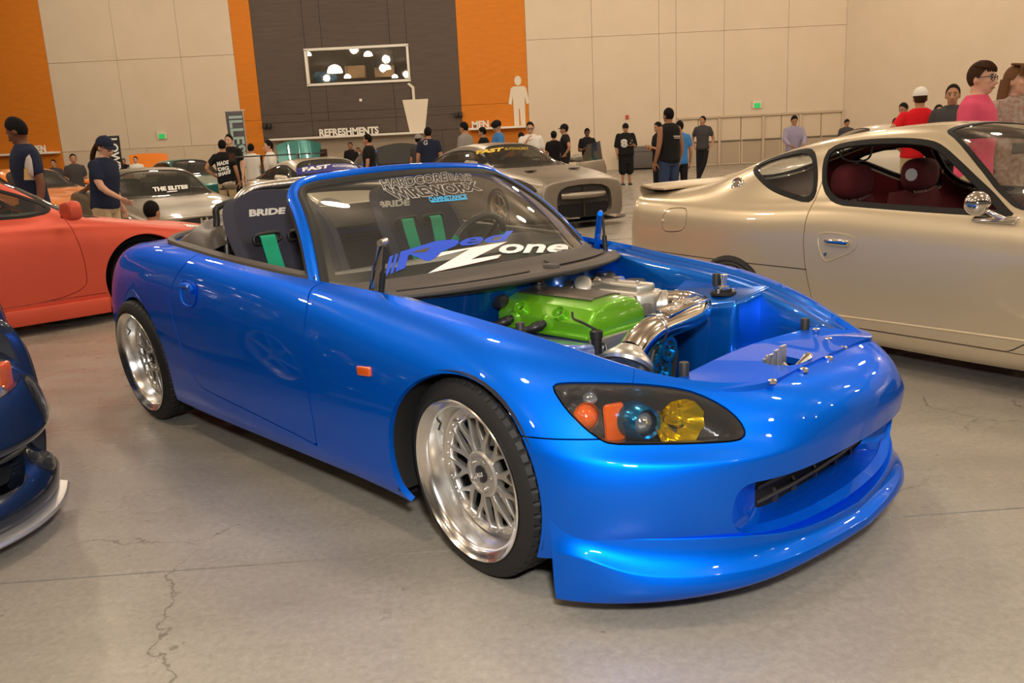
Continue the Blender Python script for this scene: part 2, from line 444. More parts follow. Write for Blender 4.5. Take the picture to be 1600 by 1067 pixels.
field([-29.8, -27.4, -25.1, -22.8, -20.4, -18.0, -15.6], 'wall_orange', hs=(wz(1.80),))
field([-15.6, -13.2, -10.99, -9.14], 'wall_tan', wz(1.80), hs=(5.6,))
field([-15.6, -13.9, -12.6, -11.3, -10.2, -9.14], 'wall_tan_doors', 0, wz(1.80))
field([-9.14, -8.43], 'wall_orange', hs=(wz(2.56),))
gx = [-8.43, -6.66, -6.07, -3.71, -3.13, -1.38]; L1, L2 = wz(2.44), wz(2.72)
field([-8.43, -6.66], 'wall_grey', wz(1.93), hs=(L1, L2)); field([-3.13, -1.38], 'wall_grey', wz(1.93), hs=(L1, L2))
field([-6.66, -6.07, -3.71, -3.13], 'wall_grey', wz(1.93), WIN and wz(3.66), hs=(L1, L2)); field([-6.66, -6.07, -3.71, -3.13], 'wall_grey', wz(4.83), 9.6)
field([-8.43, -8.15], 'wall_grey', 0, wz(1.93)); field([-2.72, -2.1, -1.38], 'wall_grey', 0, wz(1.93))
field([-1.38, .99], 'wall_orange', hs=(wz(1.9), wz(2.73)))
field([.99, 3.28, 5.61], 'wall_tan', hs=(5.6,)); field([5.61, 6.2], 'wall_tan', hs=(5.6,))
field([6.2, 7.88, 10.11, 12.13], 'wall_tan', wz(1.93), hs=(5.6,))
# exit doors in the tan wall, right
mat('door_frame', (.58, .47, .345), .6); mat('kick_plate', (.46, .37, .27), .5); mat('push_bar', (.16, .13, .10), .4)
dr = empty('door_1'); dr['kind'] = 'structure'
obj('door_frame', box((wx(6.2) + wx(12.1)) / 2, WY - .02, wz(1.905), wx(12.1) - wx(6.2), .14, .10, .01), 'door_frame', dr)
DX = [6.22, 6.98, 7.72, 8.50, 9.28, 9.94, 10.60, 11.35, 12.1]
for i in range(0, 9, 2): obj('jamb', box(wx(DX[i]), WY - .02, wz(1.9) / 2, .11, .14, wz(1.9), .01), 'door_frame', dr)
for a, b_ in zip(DX[:-1], DX[1:]):
    c = (wx(a) + wx(b_)) / 2; w = wx(b_) - wx(a) - .03; T = wz(1.87)
    lf = obj('door_leaf', box(c, WY + .03, T / 2, w, .05, T - .02, .006, 1), 'wall_tan_doors', dr)
    obj('kick_plate', box(c, WY - .005, .50, w - .12, .012, .86, .003, 1), 'kick_plate', lf)
    obj('push_bar', box(c, WY - .05, 1.02, w - .06, .06, .06, .01, 1), 'push_bar', lf)
# right wall leaving the corner towards the camera
rw = obj('wall_right', box(0, 0, 4.8, 40, .3, 9.6).tr(20, .15, 0).rot('z', -62).tr(wx(12.13), WY, 0), 'wall_tan', kind='structure')
obj('ceiling', box(0, 15, CEIL_Z + .1, 90, 90, .2), 'ceiling_grey', kind='structure')
# window with the lit room behind it
w1 = empty('window_1'); w1['kind'] = 'structure'
x0, x1, z0, z1 = wx(WIN[0]), wx(WIN[1]), wz(WIN[2]), wz(WIN[3]); fy = WY - .03; cx_, cz_ = (x0 + x1) / 2, (z0 + z1) / 2
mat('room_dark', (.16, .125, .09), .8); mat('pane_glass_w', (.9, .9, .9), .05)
for a in ((cx_, z0, x1 - x0 + .12, .10), (cx_, z1, x1 - x0 + .12, .10)): obj('window_frame', box(a[0], fy, a[1], a[2], .14, a[3], .01), 'sign_white', w1)
for a in (x0, x1): obj('window_frame', box(a, fy, cz_, .10, .14, z1 - z0, .01), 'sign_white', w1)
obj('pane', box(cx_, WY + .02, cz_, x1 - x0, .012, z1 - z0), glass_mat('hall_glass', (.93, .93, .9), .03), w1)
# the room seen through the window: walls, pendant lamps, boxes on a counter
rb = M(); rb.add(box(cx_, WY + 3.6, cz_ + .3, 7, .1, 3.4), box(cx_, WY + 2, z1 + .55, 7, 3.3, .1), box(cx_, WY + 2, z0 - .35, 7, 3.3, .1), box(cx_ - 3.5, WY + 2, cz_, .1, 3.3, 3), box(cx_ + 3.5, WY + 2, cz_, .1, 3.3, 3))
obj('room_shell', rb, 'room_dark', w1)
def px_wall(px, py, Y):
    d = (px - 800) * _r - (py - 533.5) * _u + F_PX * _fw
    t = Y / d.y; return (t * d.x, Y, CAM_H + t * d.z)
for px, py, s in ((523, 108, .34), (575, 84, .20), (604, 105, .19), (543, 119, .16), (617, 119, .14), (481, 84, .16)):
    p = px_wall(px, py, WY + (1.0 if s > .3 else 1.8))
    e = empty('pendant_lamp', p, label={.34: 'largest glowing pendant lamp seen through the wall window', .20: 'pendant lamp at the top middle of the wall window', .19: 'pendant lamp at the right in the wall window'}.get(s, 'small lower glowing pendant lamp seen through the wall window' if s == .14 else ('dim globe lamp low and left of the window centre' if px == 543 else 'globe lamp at the upper left corner of the wall window')), cat='lamp', group='pendant lamps behind the window')
    obj('lamp_shade', lathe([(.02, s * .55), (s * .35, s * .5), (s * .75, s * .25), (s * .95, -s * .2), (s * 1.0, -s * .45)], 20), 'lamp_glow', e)
    obj('cord', cyl((0, 0, s * .5), (0, 0, z1 + .5 - p[2]), .012, n=6), 'black_plastic', e)
mat('box_brown', (.30, .19, .10), .7); mat('tarp_blue', (.05, .14, .25), .6)
for px, py, w_, h_, m_, lb in ((556, 113, .9, .55, 'box_brown', 'long brown carton behind the wall window'), (602, 112, .9, .5, 'box_brown', 'brown carton stacked at the right behind the wall window'), (590, 101, .4, .2, 'black_plastic', 'dark carton behind the wall window')):
    p = px_wall(px, py, WY + (2.6 if w_ > .5 else 2.0)); b_ = box(0, 0, 0, w_, .5, h_, .02); b_.add(box(0, -.26, h_ * .1, w_ * .98, .02, h_ * .1))
    obj('carton', b_.tr(*p), m_, label=lb, cat='box')
p = px_wall(508, 121, WY + 2.2); q = ell((0, 0, 0), (.55, .3, .22), 16, 9); q.V += .05 * np.random.randn(*q.V.shape); obj('tarp', q.tr(*p), 'tarp_blue', label='crumpled blue tarp on the sill inside the window', cat='tarp')
# refreshment counter: roller shutter under a white shelf
sh = empty('roller_shutter', (0, WY, 0), label='tan roller shutter under the refreshments shelf', cat='shutter')
n_ = 34; a_, b_ = wx(-8.12), wx(-2.74); hgt = wz(1.84)
sl = None
for i in range(n_):
    z = hgt * (i + .5) / n_
    if sl is None: sl = obj('slat', box(0, 0, 0, b_ - a_, .05, hgt / n_ - .006, .012, 1), 'shutter_tan', sh); sl.location = ((a_ + b_) / 2, .03, z)
    else: share('slat', sl, sh, Matrix.Translation(((a_ + b_) / 2, .03, z)))
def shelf(x0, x1, z, lb):
    return obj('shelf', box((wx(x0) + wx(x1)) / 2, WY - .30, wz(z), wx(x1) - wx(x0), .6, .085, .008), 'sign_white', label=lb, cat='shelf')
shelf(-8.14, -2.72, 1.865, 'white shelf under the refreshments lettering'); shelf(-1.16, .96, 1.895, 'white shelf under the men lettering'); shelf(-19.5, -15.65, 1.80, 'white shelf on the orange wall behind the young man')
def wall_text(t, x0, x1, zb, h, lb, m='sign_white', th=.05):
    q = fitbox(text_m(t, 1, .035), wx(x1) - wx(x0), h * K)
    q = M(np.stack([q.V[:, 0], 0 * q.V[:, 0], q.V[:, 1]], 1), q.F); q = q.thick(th)
    return obj('sign_lettering', q.tr((wx(x0) + wx(x1)) / 2, WY - .35, wz(zb) + h * K / 2 + .046), m, label=lb, cat='sign', smooth=False)
wall_text('REFRESHMENTS', -6.39, -4.31, 1.865, .25, 'white letters reading REFRESHMENTS standing on a shelf')
wall_text('MEN', -1.03, -.44, 1.895, .235, 'white letters reading MEN standing on a shelf')
wall_text('WOMEN', -17.0, -16.02, 1.80, .235, 'white letters reading WOMEN on the orange wall')
# flat pictograms
def picto(name, poly, lb, holes=None):
    m = prism([(wx(x), wz(z)) for x, z in poly], .02, 'xz').tr(0, WY - .03, 0)
    return m
cup = empty('cup_pictogram', (0, 0, 0), label='cream drinking cup with straw painted on the grey wall', cat='sign')
obj('cup', picto('c', [(-3.43, 3.01), (-2.52, 3.01), (-2.71, 1.91), (-3.25, 1.90)], ''), 'sign_cream', cup, smooth=False)
obj('straw', picto('c', [(-3.07, 3.01), (-2.98, 3.01), (-2.98, 3.43), (-3.14, 3.58), (-3.22, 3.545), (-3.07, 3.39)], ''), 'sign_cream', cup, smooth=False)
mp_ = empty('man_pictogram', (0, 0, 0), label='cream figure of a man on the orange wall', cat='sign')
a = np.linspace(0, 2 * PI, 24, endpoint=False)
obj('head', picto('c', [(.65 + .125 * math.cos(t), 3.47 + .165 * math.sin(t)) for t in a], ''), 'sign_cream', mp_, smooth=False)
obj('figure', picto('c', [(.48, 3.28), (.84, 3.28), (.93, 3.22), (1.03, 2.70), (.92, 2.66), (.87, 2.95), (.86, 1.945), (.69, 1.945), (.675, 2.52), (.645, 2.52), (.635, 1.945), (.46, 1.945), (.45, 2.95), (.395, 2.66), (.285, 2.70), (.39, 3.22)], ''), 'sign_cream', mp_, smooth=False)
def wall_box(name, px, py, w, h, m, lb, cat, d=.06): 
    p = px_wall(px, py, WY - d / 2 - .01); return obj(name, box(*p, w, d, h, .01, 1), m, label=lb, cat=cat)
for px, py, lb in ((1183, 163, 'green exit sign above the exit doors'), (253, 211, 'green exit sign on the tan wall left of the banner')):
    p = px_wall(px, py, WY - .06); e = empty('exit_sign', p, label=lb, cat='sign', group='exit signs')
    obj('housing', box(0, 0, 0, .42, .06, .34, .01, 1), 'sign_cream', e); obj('panel_face', box(0, -.035, -.05, .27, .01, .20), 'exit_green', e)
wall_box('fire_alarm', 980, 183, .13, .17, 'alarm_red', 'small red fire alarm box on the tan wall', 'alarm')
wall_box('wall_sensor', 563.5, 156.5, .12, .12, 'sign_white', 'small white box on the grey wall under the window', 'sensor')
for px, py, lb in ((417, 197, 'dark wall speaker at the left edge of the grey wall'), (716, 179, 'dark wall speaker at the right edge of the grey wall')):
    p = px_wall(px, py, WY - .12); e = empty('wall_speaker', p, label=lb, cat='speaker')
    obj('cabinet', box(-.09, 0, 0, .16, .2, .20, .02), 'black_plastic', e); obj('cabinet', box(.10, 0, 0, .16, .2, .20, .02), 'black_plastic', e); obj('bracket', box(0, .07, .0, .1, .08, .04), 'black_plastic', e)
p = px_wall(1007, 262, WY - .5)
e = empty('equipment_case', (p[0], WY - .5, 0), label='dark grey wheeled case against the tan wall', cat='case')
obj('case_body', box(0, 0, .52, 1.75, .7, .92, .03), 'grey_plastic', e); obj('lid_seam', box(0, -.352, .75, 1.7, .012, .02), 'black_plastic', e)
for sx in (-.75, .75): obj('wheel', cyl((sx, -.2, .05), (sx + .05, -.2, .05), .05), 'black_plastic', e)
# ================================================================== blue roadster
from mathutils.bvhtree import BVHTree
class Car:
    """local frame: x forward, y left, z up, origin on the floor under the front axle"""
    def __init__(s, loc, deg, name, label, cat='car', group=None):
        s.loc = np.array([*loc, 0.]); a = rad(deg); s.R = np.array([[math.cos(a), -math.sin(a), 0], [math.sin(a), math.cos(a), 0], [0, 0, 1]])
        s.root = empty(name, (*loc, 0), a, label, cat, group); s.eye = s.R.T @ (np.array([0, 0, CAM_H]) - s.loc)
    def ray(s, px, py):
        d = np.array((px - 800) * _r - (py - 533.5) * _u + F_PX * _fw); d = s.R.T @ d; return d / np.linalg.norm(d)
    def on(s, m, pts):
        """photo pixels -> points on the surface m (local)"""
        t = BVHTree.FromPolygons([tuple(v) for v in m.V], m.F); out = []
        for q in pts:
            h = t.ray_cast(Vector(s.eye), Vector(s.ray(*q)))
            if h[0] is not None: out.append(np.array(h[0]))
        return np.array(out)
    def at(s, px, py, ax, val):
        d = s.ray(px, py); k = 'xyz'.index(ax); return s.eye + d * (val - s.eye[k]) / d[k]
mat('blue_paint', (.0, .15, .86), .48, metal=.82, coat=.75, coatr=.015, spec=.3); MATS['blue_paint'].node_tree.nodes['Principled BSDF'].inputs['Coat IOR'].default_value = 1.36; MATS['blue_paint'].node_tree.nodes['Principled BSDF'].inputs['Specular Tint'].default_value = (.12, .42, 1, 1)
mat('dark_gap', (.004, .004, .005), .8)
mat('rubber_black', (.016, .015, .014), .55)
mat('trim_black', (.03, .027, .025), .5)
mat('cowl_plastic', (.085, .072, .062), .55)
mat('tyre_rubber', (.011, .0105, .0105), .62, bump=(60, .1, .004))
mat('rim_polished', (.86, .85, .83), .2, metal=1)
mat('rim_silver', (.55, .53, .49), .32, metal=.85)
mat('chrome', (.85, .83, .80), .07, metal=1)
mat('alloy_cast', (.50, .48, .44), .42, metal=.9)
S2 = Car((.405, 2.92), -45.97, 'blue_roadster', 'bright blue open-top roadster with its bonnet removed, in the foreground')
def s2_net():
    """control net of the right half, front centre -> rear centre; rows bottom -> bonnet/belt edge; (x, half width, z)"""
    N = []
    def st(*rows): N.append(rows)
    st((.80, 0, .17), (.835, 0, .22), (.845, 0, .30), (.865, 0, .395), (.89, 0, .47), (.885, 0, .52), (.855, 0, .57), (.80, 0, .60), (.735, 0, .615))
    st((.79, .17, .17), (.83, .17, .22), (.84, .17, .30), (.86, .17, .395), (.88, .17, .47), (.875, .17, .52), (.845, .17, .57), (.795, .17, .60), (.733, .17, .615))
    st((.765, .32, .17), (.805, .32, .22), (.815, .32, .30), (.835, .32, .395), (.845, .32, .46), (.835, .315, .51), (.81, .305, .56), (.77, .29, .595), (.72, .275, .613))
    st((.725, .44, .18), (.765, .45, .23), (.775, .45, .30), (.785, .45, .395), (.79, .445, .45), (.76, .425, .485), (.74, .41, .54), (.71, .385, .59), (.68, .365, .612))
    st((.665, .55, .19), (.695, .56, .24), (.705, .565, .30), (.71, .565, .39), (.71, .555, .45), (.675, .525, .48), (.65, .50, .545), (.625, .465, .60), (.605, .44, .618))
    st((.585, .65, .20), (.605, .665, .25), (.615, .67, .31), (.615, .67, .39), (.61, .66, .45), (.575, .63, .485), (.545, .60, .56), (.51, .555, .625), (.48, .52, .643))
    st((.505, .725, .20), (.52, .74, .25), (.525, .745, .31), (.525, .745, .39), (.515, .735, .455), (.485, .71, .495), (.44, .68, .585), (.385, .625, .66), (.335, .575, .682))
    st((.44, .78, .19), (.445, .795, .24), (.445, .80, .31), (.44, .80, .39), (.425, .79, .465), (.395, .77, .515), (.335, .74, .61), (.26, .675, .69), (.20, .605, .713))
    st((.36, .82, .17), (.355, .832, .22), (.35, .836, .30), (.335, .838, .39), (.315, .832, .48), (.28, .818, .55), (.215, .785, .645), (.14, .715, .715), (.08, .625, .735))
    st((.20, .835, .15), (.20, .842, .20), (.19, .846, .29), (.175, .85, .39), (.155, .848, .49), (.125, .838, .58), (.07, .80, .68), (0, .73, .738), (-.05, .64, .754))
    st((-.02, .83, .15), (-.02, .842, .20), (-.03, .848, .29), (-.04, .853, .39), (-.05, .852, .50), (-.07, .842, .60), (-.11, .80, .70), (-.15, .735, .752), (-.19, .65, .77))
    st((-.22, .80, .16), (-.22, .828, .20), (-.22, .84, .28), (-.23, .85, .39), (-.235, .852, .50), (-.25, .842, .61), (-.27, .80, .715), (-.30, .74, .765), (-.33, .66, .783))
    def side(x, w, z): st(*[(x, a, b) for a, b in zip(w, z)])
    side(-.42, (.79, .82, .835, .848, .853, .845, .81, .75, .675), (.162, .20, .27, .39, .51, .62, .725, .778, .797))
    side(-.62, (.785, .815, .83, .846, .854, .848, .82, .77, .70), (.162, .20, .27, .39, .52, .635, .74, .795, .815))
    side(-.90, (.785, .81, .828, .845, .854, .85, .825, .79, .745), (.162, .20, .27, .39, .53, .645, .75, .81, .83))
    side(-1.20, (.785, .81, .828, .845, .854, .85, .825, .79, .75), (.162, .20, .27, .39, .535, .655, .765, .825, .845))
    side(-1.50, (.785, .81, .826, .842, .85, .846, .822, .785, .745), (.162, .20, .27, .39, .54, .665, .78, .84, .86))
    side(-1.75, (.785, .805, .82, .834, .842, .838, .814, .775, .73), (.162, .20, .27, .39, .545, .67, .79, .855, .874))
    side(-2.0, (.78, .795, .808, .82, .828, .825, .80, .755, .70), (.165, .20, .28, .40, .55, .675, .795, .865, .884))
    side(-2.25, (.775, .785, .796, .806, .812, .808, .785, .735, .665), (.17, .20, .29, .41, .55, .675, .795, .866, .886))
    side(-2.5, (.765, .775, .784, .792, .797, .79, .765, .715, .635), (.175, .21, .30, .42, .55, .67, .785, .855, .877))
    side(-2.72, (.74, .76, .768, .776, .78, .77, .742, .69, .61), (.18, .22, .32, .43, .54, .655, .765, .835, .858))
    st((-2.88, .70, .19), (-2.89, .72, .23), (-2.90, .728, .33), (-2.91, .73, .43), (-2.92, .728, .53), (-2.91, .715, .64), (-2.89, .69, .74), (-2.87, .64, .805), (-2.84, .57, .83))
    st((-3.02, .60, .20), (-3.05, .62, .25), (-3.07, .63, .34), (-3.08, .63, .43), (-3.07, .625, .52), (-3.04, .61, .62), (-3.0, .585, .715), (-2.95, .55, .775), (-2.91, .50, .805))
    st((-3.12, .35, .20), (-3.15, .36, .25), (-3.17, .37, .34), (-3.18, .37, .43), (-3.17, .365, .52), (-3.13, .355, .62), (-3.09, .34, .715), (-3.04, .32, .77), (-2.98, .30, .80))
    st((-3.15, 0, .20), (-3.18, 0, .25), (-3.20, 0, .34), (-3.21, 0, .43), (-3.20, 0, .52), (-3.16, 0, .62), (-3.12, 0, .715), (-3.06, 0, .77), (-3.0, 0, .80))
    A = np.array(N); A[:, :, 1] *= -1
    A = np.stack([A[:, 0], A[:, 1], A[:, 2], A[:, 3], A[:, 3] * .12 + A[:, 4] * .88, A[:, 4] * .88 + A[:, 5] * .12, A[:, 5], A[:, 6], A[:, 7], A[:, 7] * .3 + A[:, 8] * .7, A[:, 8]], 1)   # tighten the crease rows
    return A
NET = s2_net()
shell = grid(bsurf(NET, 260, 72)).flip()
def poly2(P, proj): return np.stack([P @ np.array(proj[0]), P @ np.array(proj[1])], 1)
def cutter(P, proj, guard=None, smooth=2):
    """signed distance to the outline P (3-D points) seen along the projection"""
    Q = poly2(P, proj); Q = chaikin(Q, smooth) if smooth else Q
    def f(V):
        d = sdf(Q, poly2(V, proj))
        if guard is not None: d = np.where(guard(V), d, np.abs(d) + 1)
        return d
    return f
XZ = ((1, 0, 0), (0, 0, 1)); YZ = ((0, 1, 0), (0, 0, 1)); XY = ((1, 0, 0), (0, 1, 0))
def arch(cx, cz, R, sq=1.0): return lambda V: np.where(np.abs(V[:, 1]) > .35, np.hypot(V[:, 0] - cx, (V[:, 2] - cz) * sq) - R, 9.)
body = shell
_, body = body.split(arch(.03, .31, .325)); _, body = body.split(arch(-2.36, .31, .325))
# headlight opening
HL = S2.on(shell, [(862, 602), (868, 615), (885, 640), (912, 668), (935, 685), (952, 694), (1010, 694), (1080, 693), (1140, 690), (1160, 686), (1166, 676), (1155, 655), (1130, 634), (1090, 614), (1050, 605), (1000, 600), (940, 598), (880, 598)])
TZ = ((.742, .670, 0), (0, 0, 1))
front = lambda V: (V[:, 0] > .12)
lens, body = body.split(cutter(HL, TZ, front, 1), .002)
# mouth
MO = S2.on(shell, [(1146, 775), (1148, 800), (1150, 838), (1160, 852), (1180, 857), (1235, 846), (1290, 818)])
mo = [(-.50, .385), (-.515, .31), (-.50, .25), (-.43, .222), (-.2, .215), (.0, .215)]
mouth_poly = np.array(mo + [(-a, b) for a, b in reversed(mo[:-1])] + [(.40, .385), (.2, .40), (0, .405), (-.2, .40), (-.40, .385)])
mpoly = chaikin(mouth_poly, 2)
mouth_f = lambda V: np.where(V[:, 0] > .55, sdf(mpoly, V[:, 1:3]), 9.)
_, body = body.split(mouth_f)
# door
DR = [(300, 403), (283, 420), (267, 451), (266, 478), (272, 506), (285, 548), (302, 588), (316, 606), (390, 643), (463, 679), (496, 697), (490, 660), (484, 627), (478, 570), (475.5, 518), (480, 480), (489, 449)]
D3 = S2.on(shell, DR); D2 = np.vstack([[-1.62, 1.0], D3[:, [0, 2]], [-.66, 1.0]])
door_f = lambda V: np.where(np.abs(V[:, 1]) > .4, sdf(D2, V[:, [0, 2]]), 9.)
door, body = body.split(door_f, .0028)
# fender | bumper seam and rear part
def bump_f(V):
    t = (V[:, 0] - .28) * .742 + (.80 + V[:, 1]) * .670
    zs = np.where(t < .25, .507, .507 + (t - .25) * 3)
    return np.where(V[:, 0] > .02, V[:, 2] - zs, 9.)
bumper, rest = body.split(bump_f, .0018)
sep = lambda V: -(V[:, 0] + 1.2)          # front wing | rear quarter (divided under the door by the sill)
wing, quarter = rest.split(lambda V: np.where(V[:, 2] < .27, -(V[:, 0] + .42), -(V[:, 0] + 1.2)))
def paint(name, m, sym=False, depth=.02, lab=None, mt='blue_paint', both=True):
    mm = m.copy(); mm.add(m.flange(depth))
    if sym:
        c = m.copy(); c.add(m.mirror()); c = c.weld(2e-4); fl_ = c.flange(depth); c.add(fl_)
        o = obj(name, c, mt, S2.root, label=lab); return o
    o = obj(name, mm, mt, S2.root, label=lab)
    if both: obj(name, mm.mirror(), mt, S2.root, label=lab)
    return o
paint('front_bumper', bumper, True, .03)
paint('front_wing', wing); paint('door', door, depth=.03); paint('rear_quarter', quarter)
# front lip
LN = [((.372, .815, .318), (.385, .826, .27), (.392, .834, .2), (.397, .835, .12), (.40, .832, .07), (.38, .80, .07)),
      ((.415, .795, .30), (.425, .812, .26), (.432, .824, .2), (.437, .825, .12), (.44, .815, .07), (.42, .79, .07)),
      ((.465, .765, .262), (.475, .783, .24), (.49, .802, .20), (.495, .802, .12), (.49, .785, .07), (.46, .75, .07)),
      ((.525, .722, .252), (.54, .735, .222), (.572, .758, .165), (.582, .76, .115), (.555, .732, .07), (.52, .70, .07)),
      ((.60, .655, .248), (.617, .662, .21), (.658, .682, .148), (.668, .682, .112), (.635, .655, .074), (.58, .62, .074)),
      ((.685, .565, .243), (.705, .568, .205), (.745, .582, .145), (.755, .58, .113), (.71, .555, .08), (.64, .52, .08)),
      ((.755, .46, .232), (.775, .46, .196), (.812, .468, .147), (.82, .465, .117), (.775, .445, .09), (.69, .42, .09)),
      ((.80, .33, .205), (.82, .33, .182), (.855, .335, .155), (.86, .335, .127), (.81, .32, .105), (.72, .30, .105)),
      ((.83, .17, .195), (.85, .17, .176), (.88, .17, .155), (.885, .17, .13), (.83, .17, .115), (.74, .17, .115)),
      ((.84, 0, .192), (.86, 0, .174), (.89, 0, .153), (.895, 0, .13), (.84, 0, .117), (.75, 0, .117))]
LA = np.array(LN); LA[:, :, 1] *= -1
def _out(a, k):                      # move plan positions outward from the car's middle by k
    q = a.copy(); d = q[:, :2] - np.array([.1, 0]); q[:, :2] += d / np.linalg.norm(d, axis=1, keepdims=True) * k; return q
top = LA[:, 0]; bot = LA[:, 4]; fade = np.clip((np.arange(len(LA)) - .6) / 1.6, 0, 1)[:, None]
_in = _out(top, -.06); _in[:, 2] -= .004
edge0 = _out(top, .007); rid = LA[:, 2] * .62 + LA[:, 1] * .38; rid[:, 2] = LA[:, 2, 2] * .9 + LA[:, 1, 2] * .1
con = top * .42 + rid * .58; con = np.where(fade > 0, _out(con, -.012) * fade + con * (1 - fade), con)
fac = LA[:, 3] * .62 + rid * .38; fac[:, 2] = LA[:, 3, 2]
LA = np.stack([_in, top, edge0, edge0 * .93 + con * .07, con, rid * .9 + con * .1, rid, rid * .9 + fac * .1, fac, bot * .75 + fac * .25, bot, LA[:, 5]], 1)
lip = grid(bsurf(LA, 100, 44)); lip2 = lip.copy().add(lip.mirror()).weld(2e-4); lip2 = lip2.flip(); lip2.add(lip2.flange(.02))
obj('front_lip', lip2, 'blue_paint', S2.root)
# ---------------------------------------------------------------- lettering and decals laid onto a surface
def decal(car, surf, flat, quad, off=.0025, L=None, bbox=None):
    """flat lettering (any xy extent) mapped into the photo quad tl,tr,br,bl and laid on the surface"""
    lo, hi = bbox or (flat.V.min(0), flat.V.max(0)); U = (flat.V - lo) / np.maximum(hi - lo, 1e-9)
    m = subdiv_long(M(np.stack([U[:, 0], U[:, 1], 0 * U[:, 0]], 1), flat.F), L or .12)
    tl, tr, br, bl = [np.array(q, float) for q in quad]; u, v = m.V[:, :1], m.V[:, 1:2]
    P = (1 - v) * ((1 - u) * bl + u * br) + v * ((1 - u) * tl + u * tr)
    t = BVHTree.FromPolygons([tuple(q) for q in surf.V], surf.F); out = []; miss = set()
    for q in P:
        d = car.ray(*q); h = t.ray_cast(Vector(car.eye), Vector(d)); p = h[0]
        if p is None: miss.add(len(out)); p = Vector(car.eye + d * 3)
        n = np.array(h[1]) if h[1] is not None else -d
        if n @ d > 0: n = -n
        out.append(np.array(p) + n * off)
    o = M(out, [f for f in m.F if not any(i in miss for i in f)])
    if not o.F: return o
    f = o.F[0]
    nn = np.cross(o.V[f[1]] - o.V[f[0]], o.V[f[2]] - o.V[f[0]])
    return o.flip() if nn @ (car.eye - o.V[f[0]]) < 0 else o
def flatpoly(pts): return M([(a, b, 0) for a, b in pts], [tuple(range(len(pts)))])
def pixdecal(car, surf, polys, off=.0025):
    """flat shapes given by their photo outline, laid onto the surface"""
    o = M()
    for P in polys:
        P = np.array(P, float); lo, hi = P.min(0), P.max(0)
        o.add(decal(car, surf, flatpoly(P * [1, -1]), [(lo[0], lo[1]), (hi[0], lo[1]), (hi[0], hi[1]), (lo[0], hi[1])], off, .2))
    return o
def orient(m, p, d, up=(0, 0, 1)):
    """place a mesh modelled about +x at p, pointing along d"""
    x = Vector(d).normalized(); y = Vector(up).cross(x).normalized(); z = x.cross(y)
    return m.mat4(Matrix(((x.x, y.x, z.x, p[0]), (x.y, y.y, z.y, p[1]), (x.z, y.z, z.z, p[2]), (0, 0, 0, 1))))
R2 = S2.root
# ---------------------------------------------------------------- headlights
mat('lamp_black', (.03, .028, .027), .25, coat=.5); mat('lamp_orange', (.60, .085, .006), .15, coat=1)
mat('lamp_yellow', (.72, .52, .01), .12, metal=.8, coat=.6); mat('ring_blue', (.03, .25, .55), .18, metal=.9); mat('lamp_lens_glass', (.55, .6, .66), .04, metal=.85)
mat('chrome_soft', (.7, .68, .66), .2, metal=1)
lens_glass = glass_mat('lamp_glass', (.96, .96, .96), .012, .02, .5)
hl_f = cutter(HL, TZ, front, 1)
LNm = lens.normals(); nav = LNm.mean(0); nav /= np.linalg.norm(nav)
dd = np.clip(-hl_f(lens.V), 0, 1); k = np.clip(dd / .035, 0, 1); k = k * k * (3 - 2 * k)
bowl = M(lens.V - nav * (.004 + .075 * k)[:, None], lens.F)
hp = {n: S2.on(lens, [q])[0] for n, q in dict(turn=(917, 645), refl=(962, 650), proj=(1005, 654), high=(1060, 652), pilot=(926, 617)).items()}
fx = np.array([.93, -.33, .10]); fx /= np.linalg.norm(fx)
for sgn in (1, -1):
    mir = (lambda m: m) if sgn == 1 else (lambda m: m.mirror())
    hb_ = obj('headlight', mir(bowl), 'lamp_black', R2)
    obj('lens_cover', mir(M(lens.V + LNm * .001, lens.F)), lens_glass, hb_)
    rim_ = lens.flange(.012); obj('gasket', mir(rim_), 'rubber_black', hb_)
    def put(name, m, key, back, mt): obj(name, mir(orient(m, hp[key] - nav * back, fx)), mt, hb_)
    dome = lathe([(.0, .030), (.012, .028), (.024, .020), (.033, .004), (.036, -.01), (.036, -.03)], 24, 'x')
    put('turn_lamp', dome, 'turn', .035, 'lamp_orange')
    put('turn_bezel', lathe([(.036, -.005), (.041, .0), (.043, -.02), (.043, -.04)], 24, 'x'), 'turn', .035, 'chrome_soft')
    put('side_reflector', box(0, 0, 0, .02, .062, .105, .012), 'refl', .05, 'lamp_orange')
    put('projector_ring', lathe([(.034, .02), (.040, .028), (.046, .015), (.052, -.02), (.052, -.05)], 28, 'x'), 'proj', .030, 'ring_blue')
    put('projector_lens', lathe([(0, .024), (.012, .022), (.024, .014), (.034, 0), (.034, -.02)], 24, 'x'), 'proj', .032, 'lamp_lens_glass')
    hb = M(); n_ = 20
    pr_ = [(.012, -.045), (.025, -.04), (.042, -.025), (.058, .0), (.070, .018)]
    hb.add(lathe(pr_, n_, 'x')); 
    hb.V[:, 0] += .004 * np.cos(10 * np.arctan2(hb.V[:, 1], hb.V[:, 2])); hb.V[:, 1] *= 1.1; hb.V[:, 2] *= .9
    put('high_beam_bowl', hb, 'high', .035, 'lamp_yellow')
    put('high_beam_bulb', lathe([(0, .02), (.009, .016), (.012, 0), (.012, -.04)], 14, 'x'), 'high', .035, 'lamp_yellow')
    put('pilot_lamp', lathe([(0, .012), (.01, .010), (.018, .0), (.018, -.02)], 16, 'x'), 'pilot', .03, 'lamp_lens_glass')
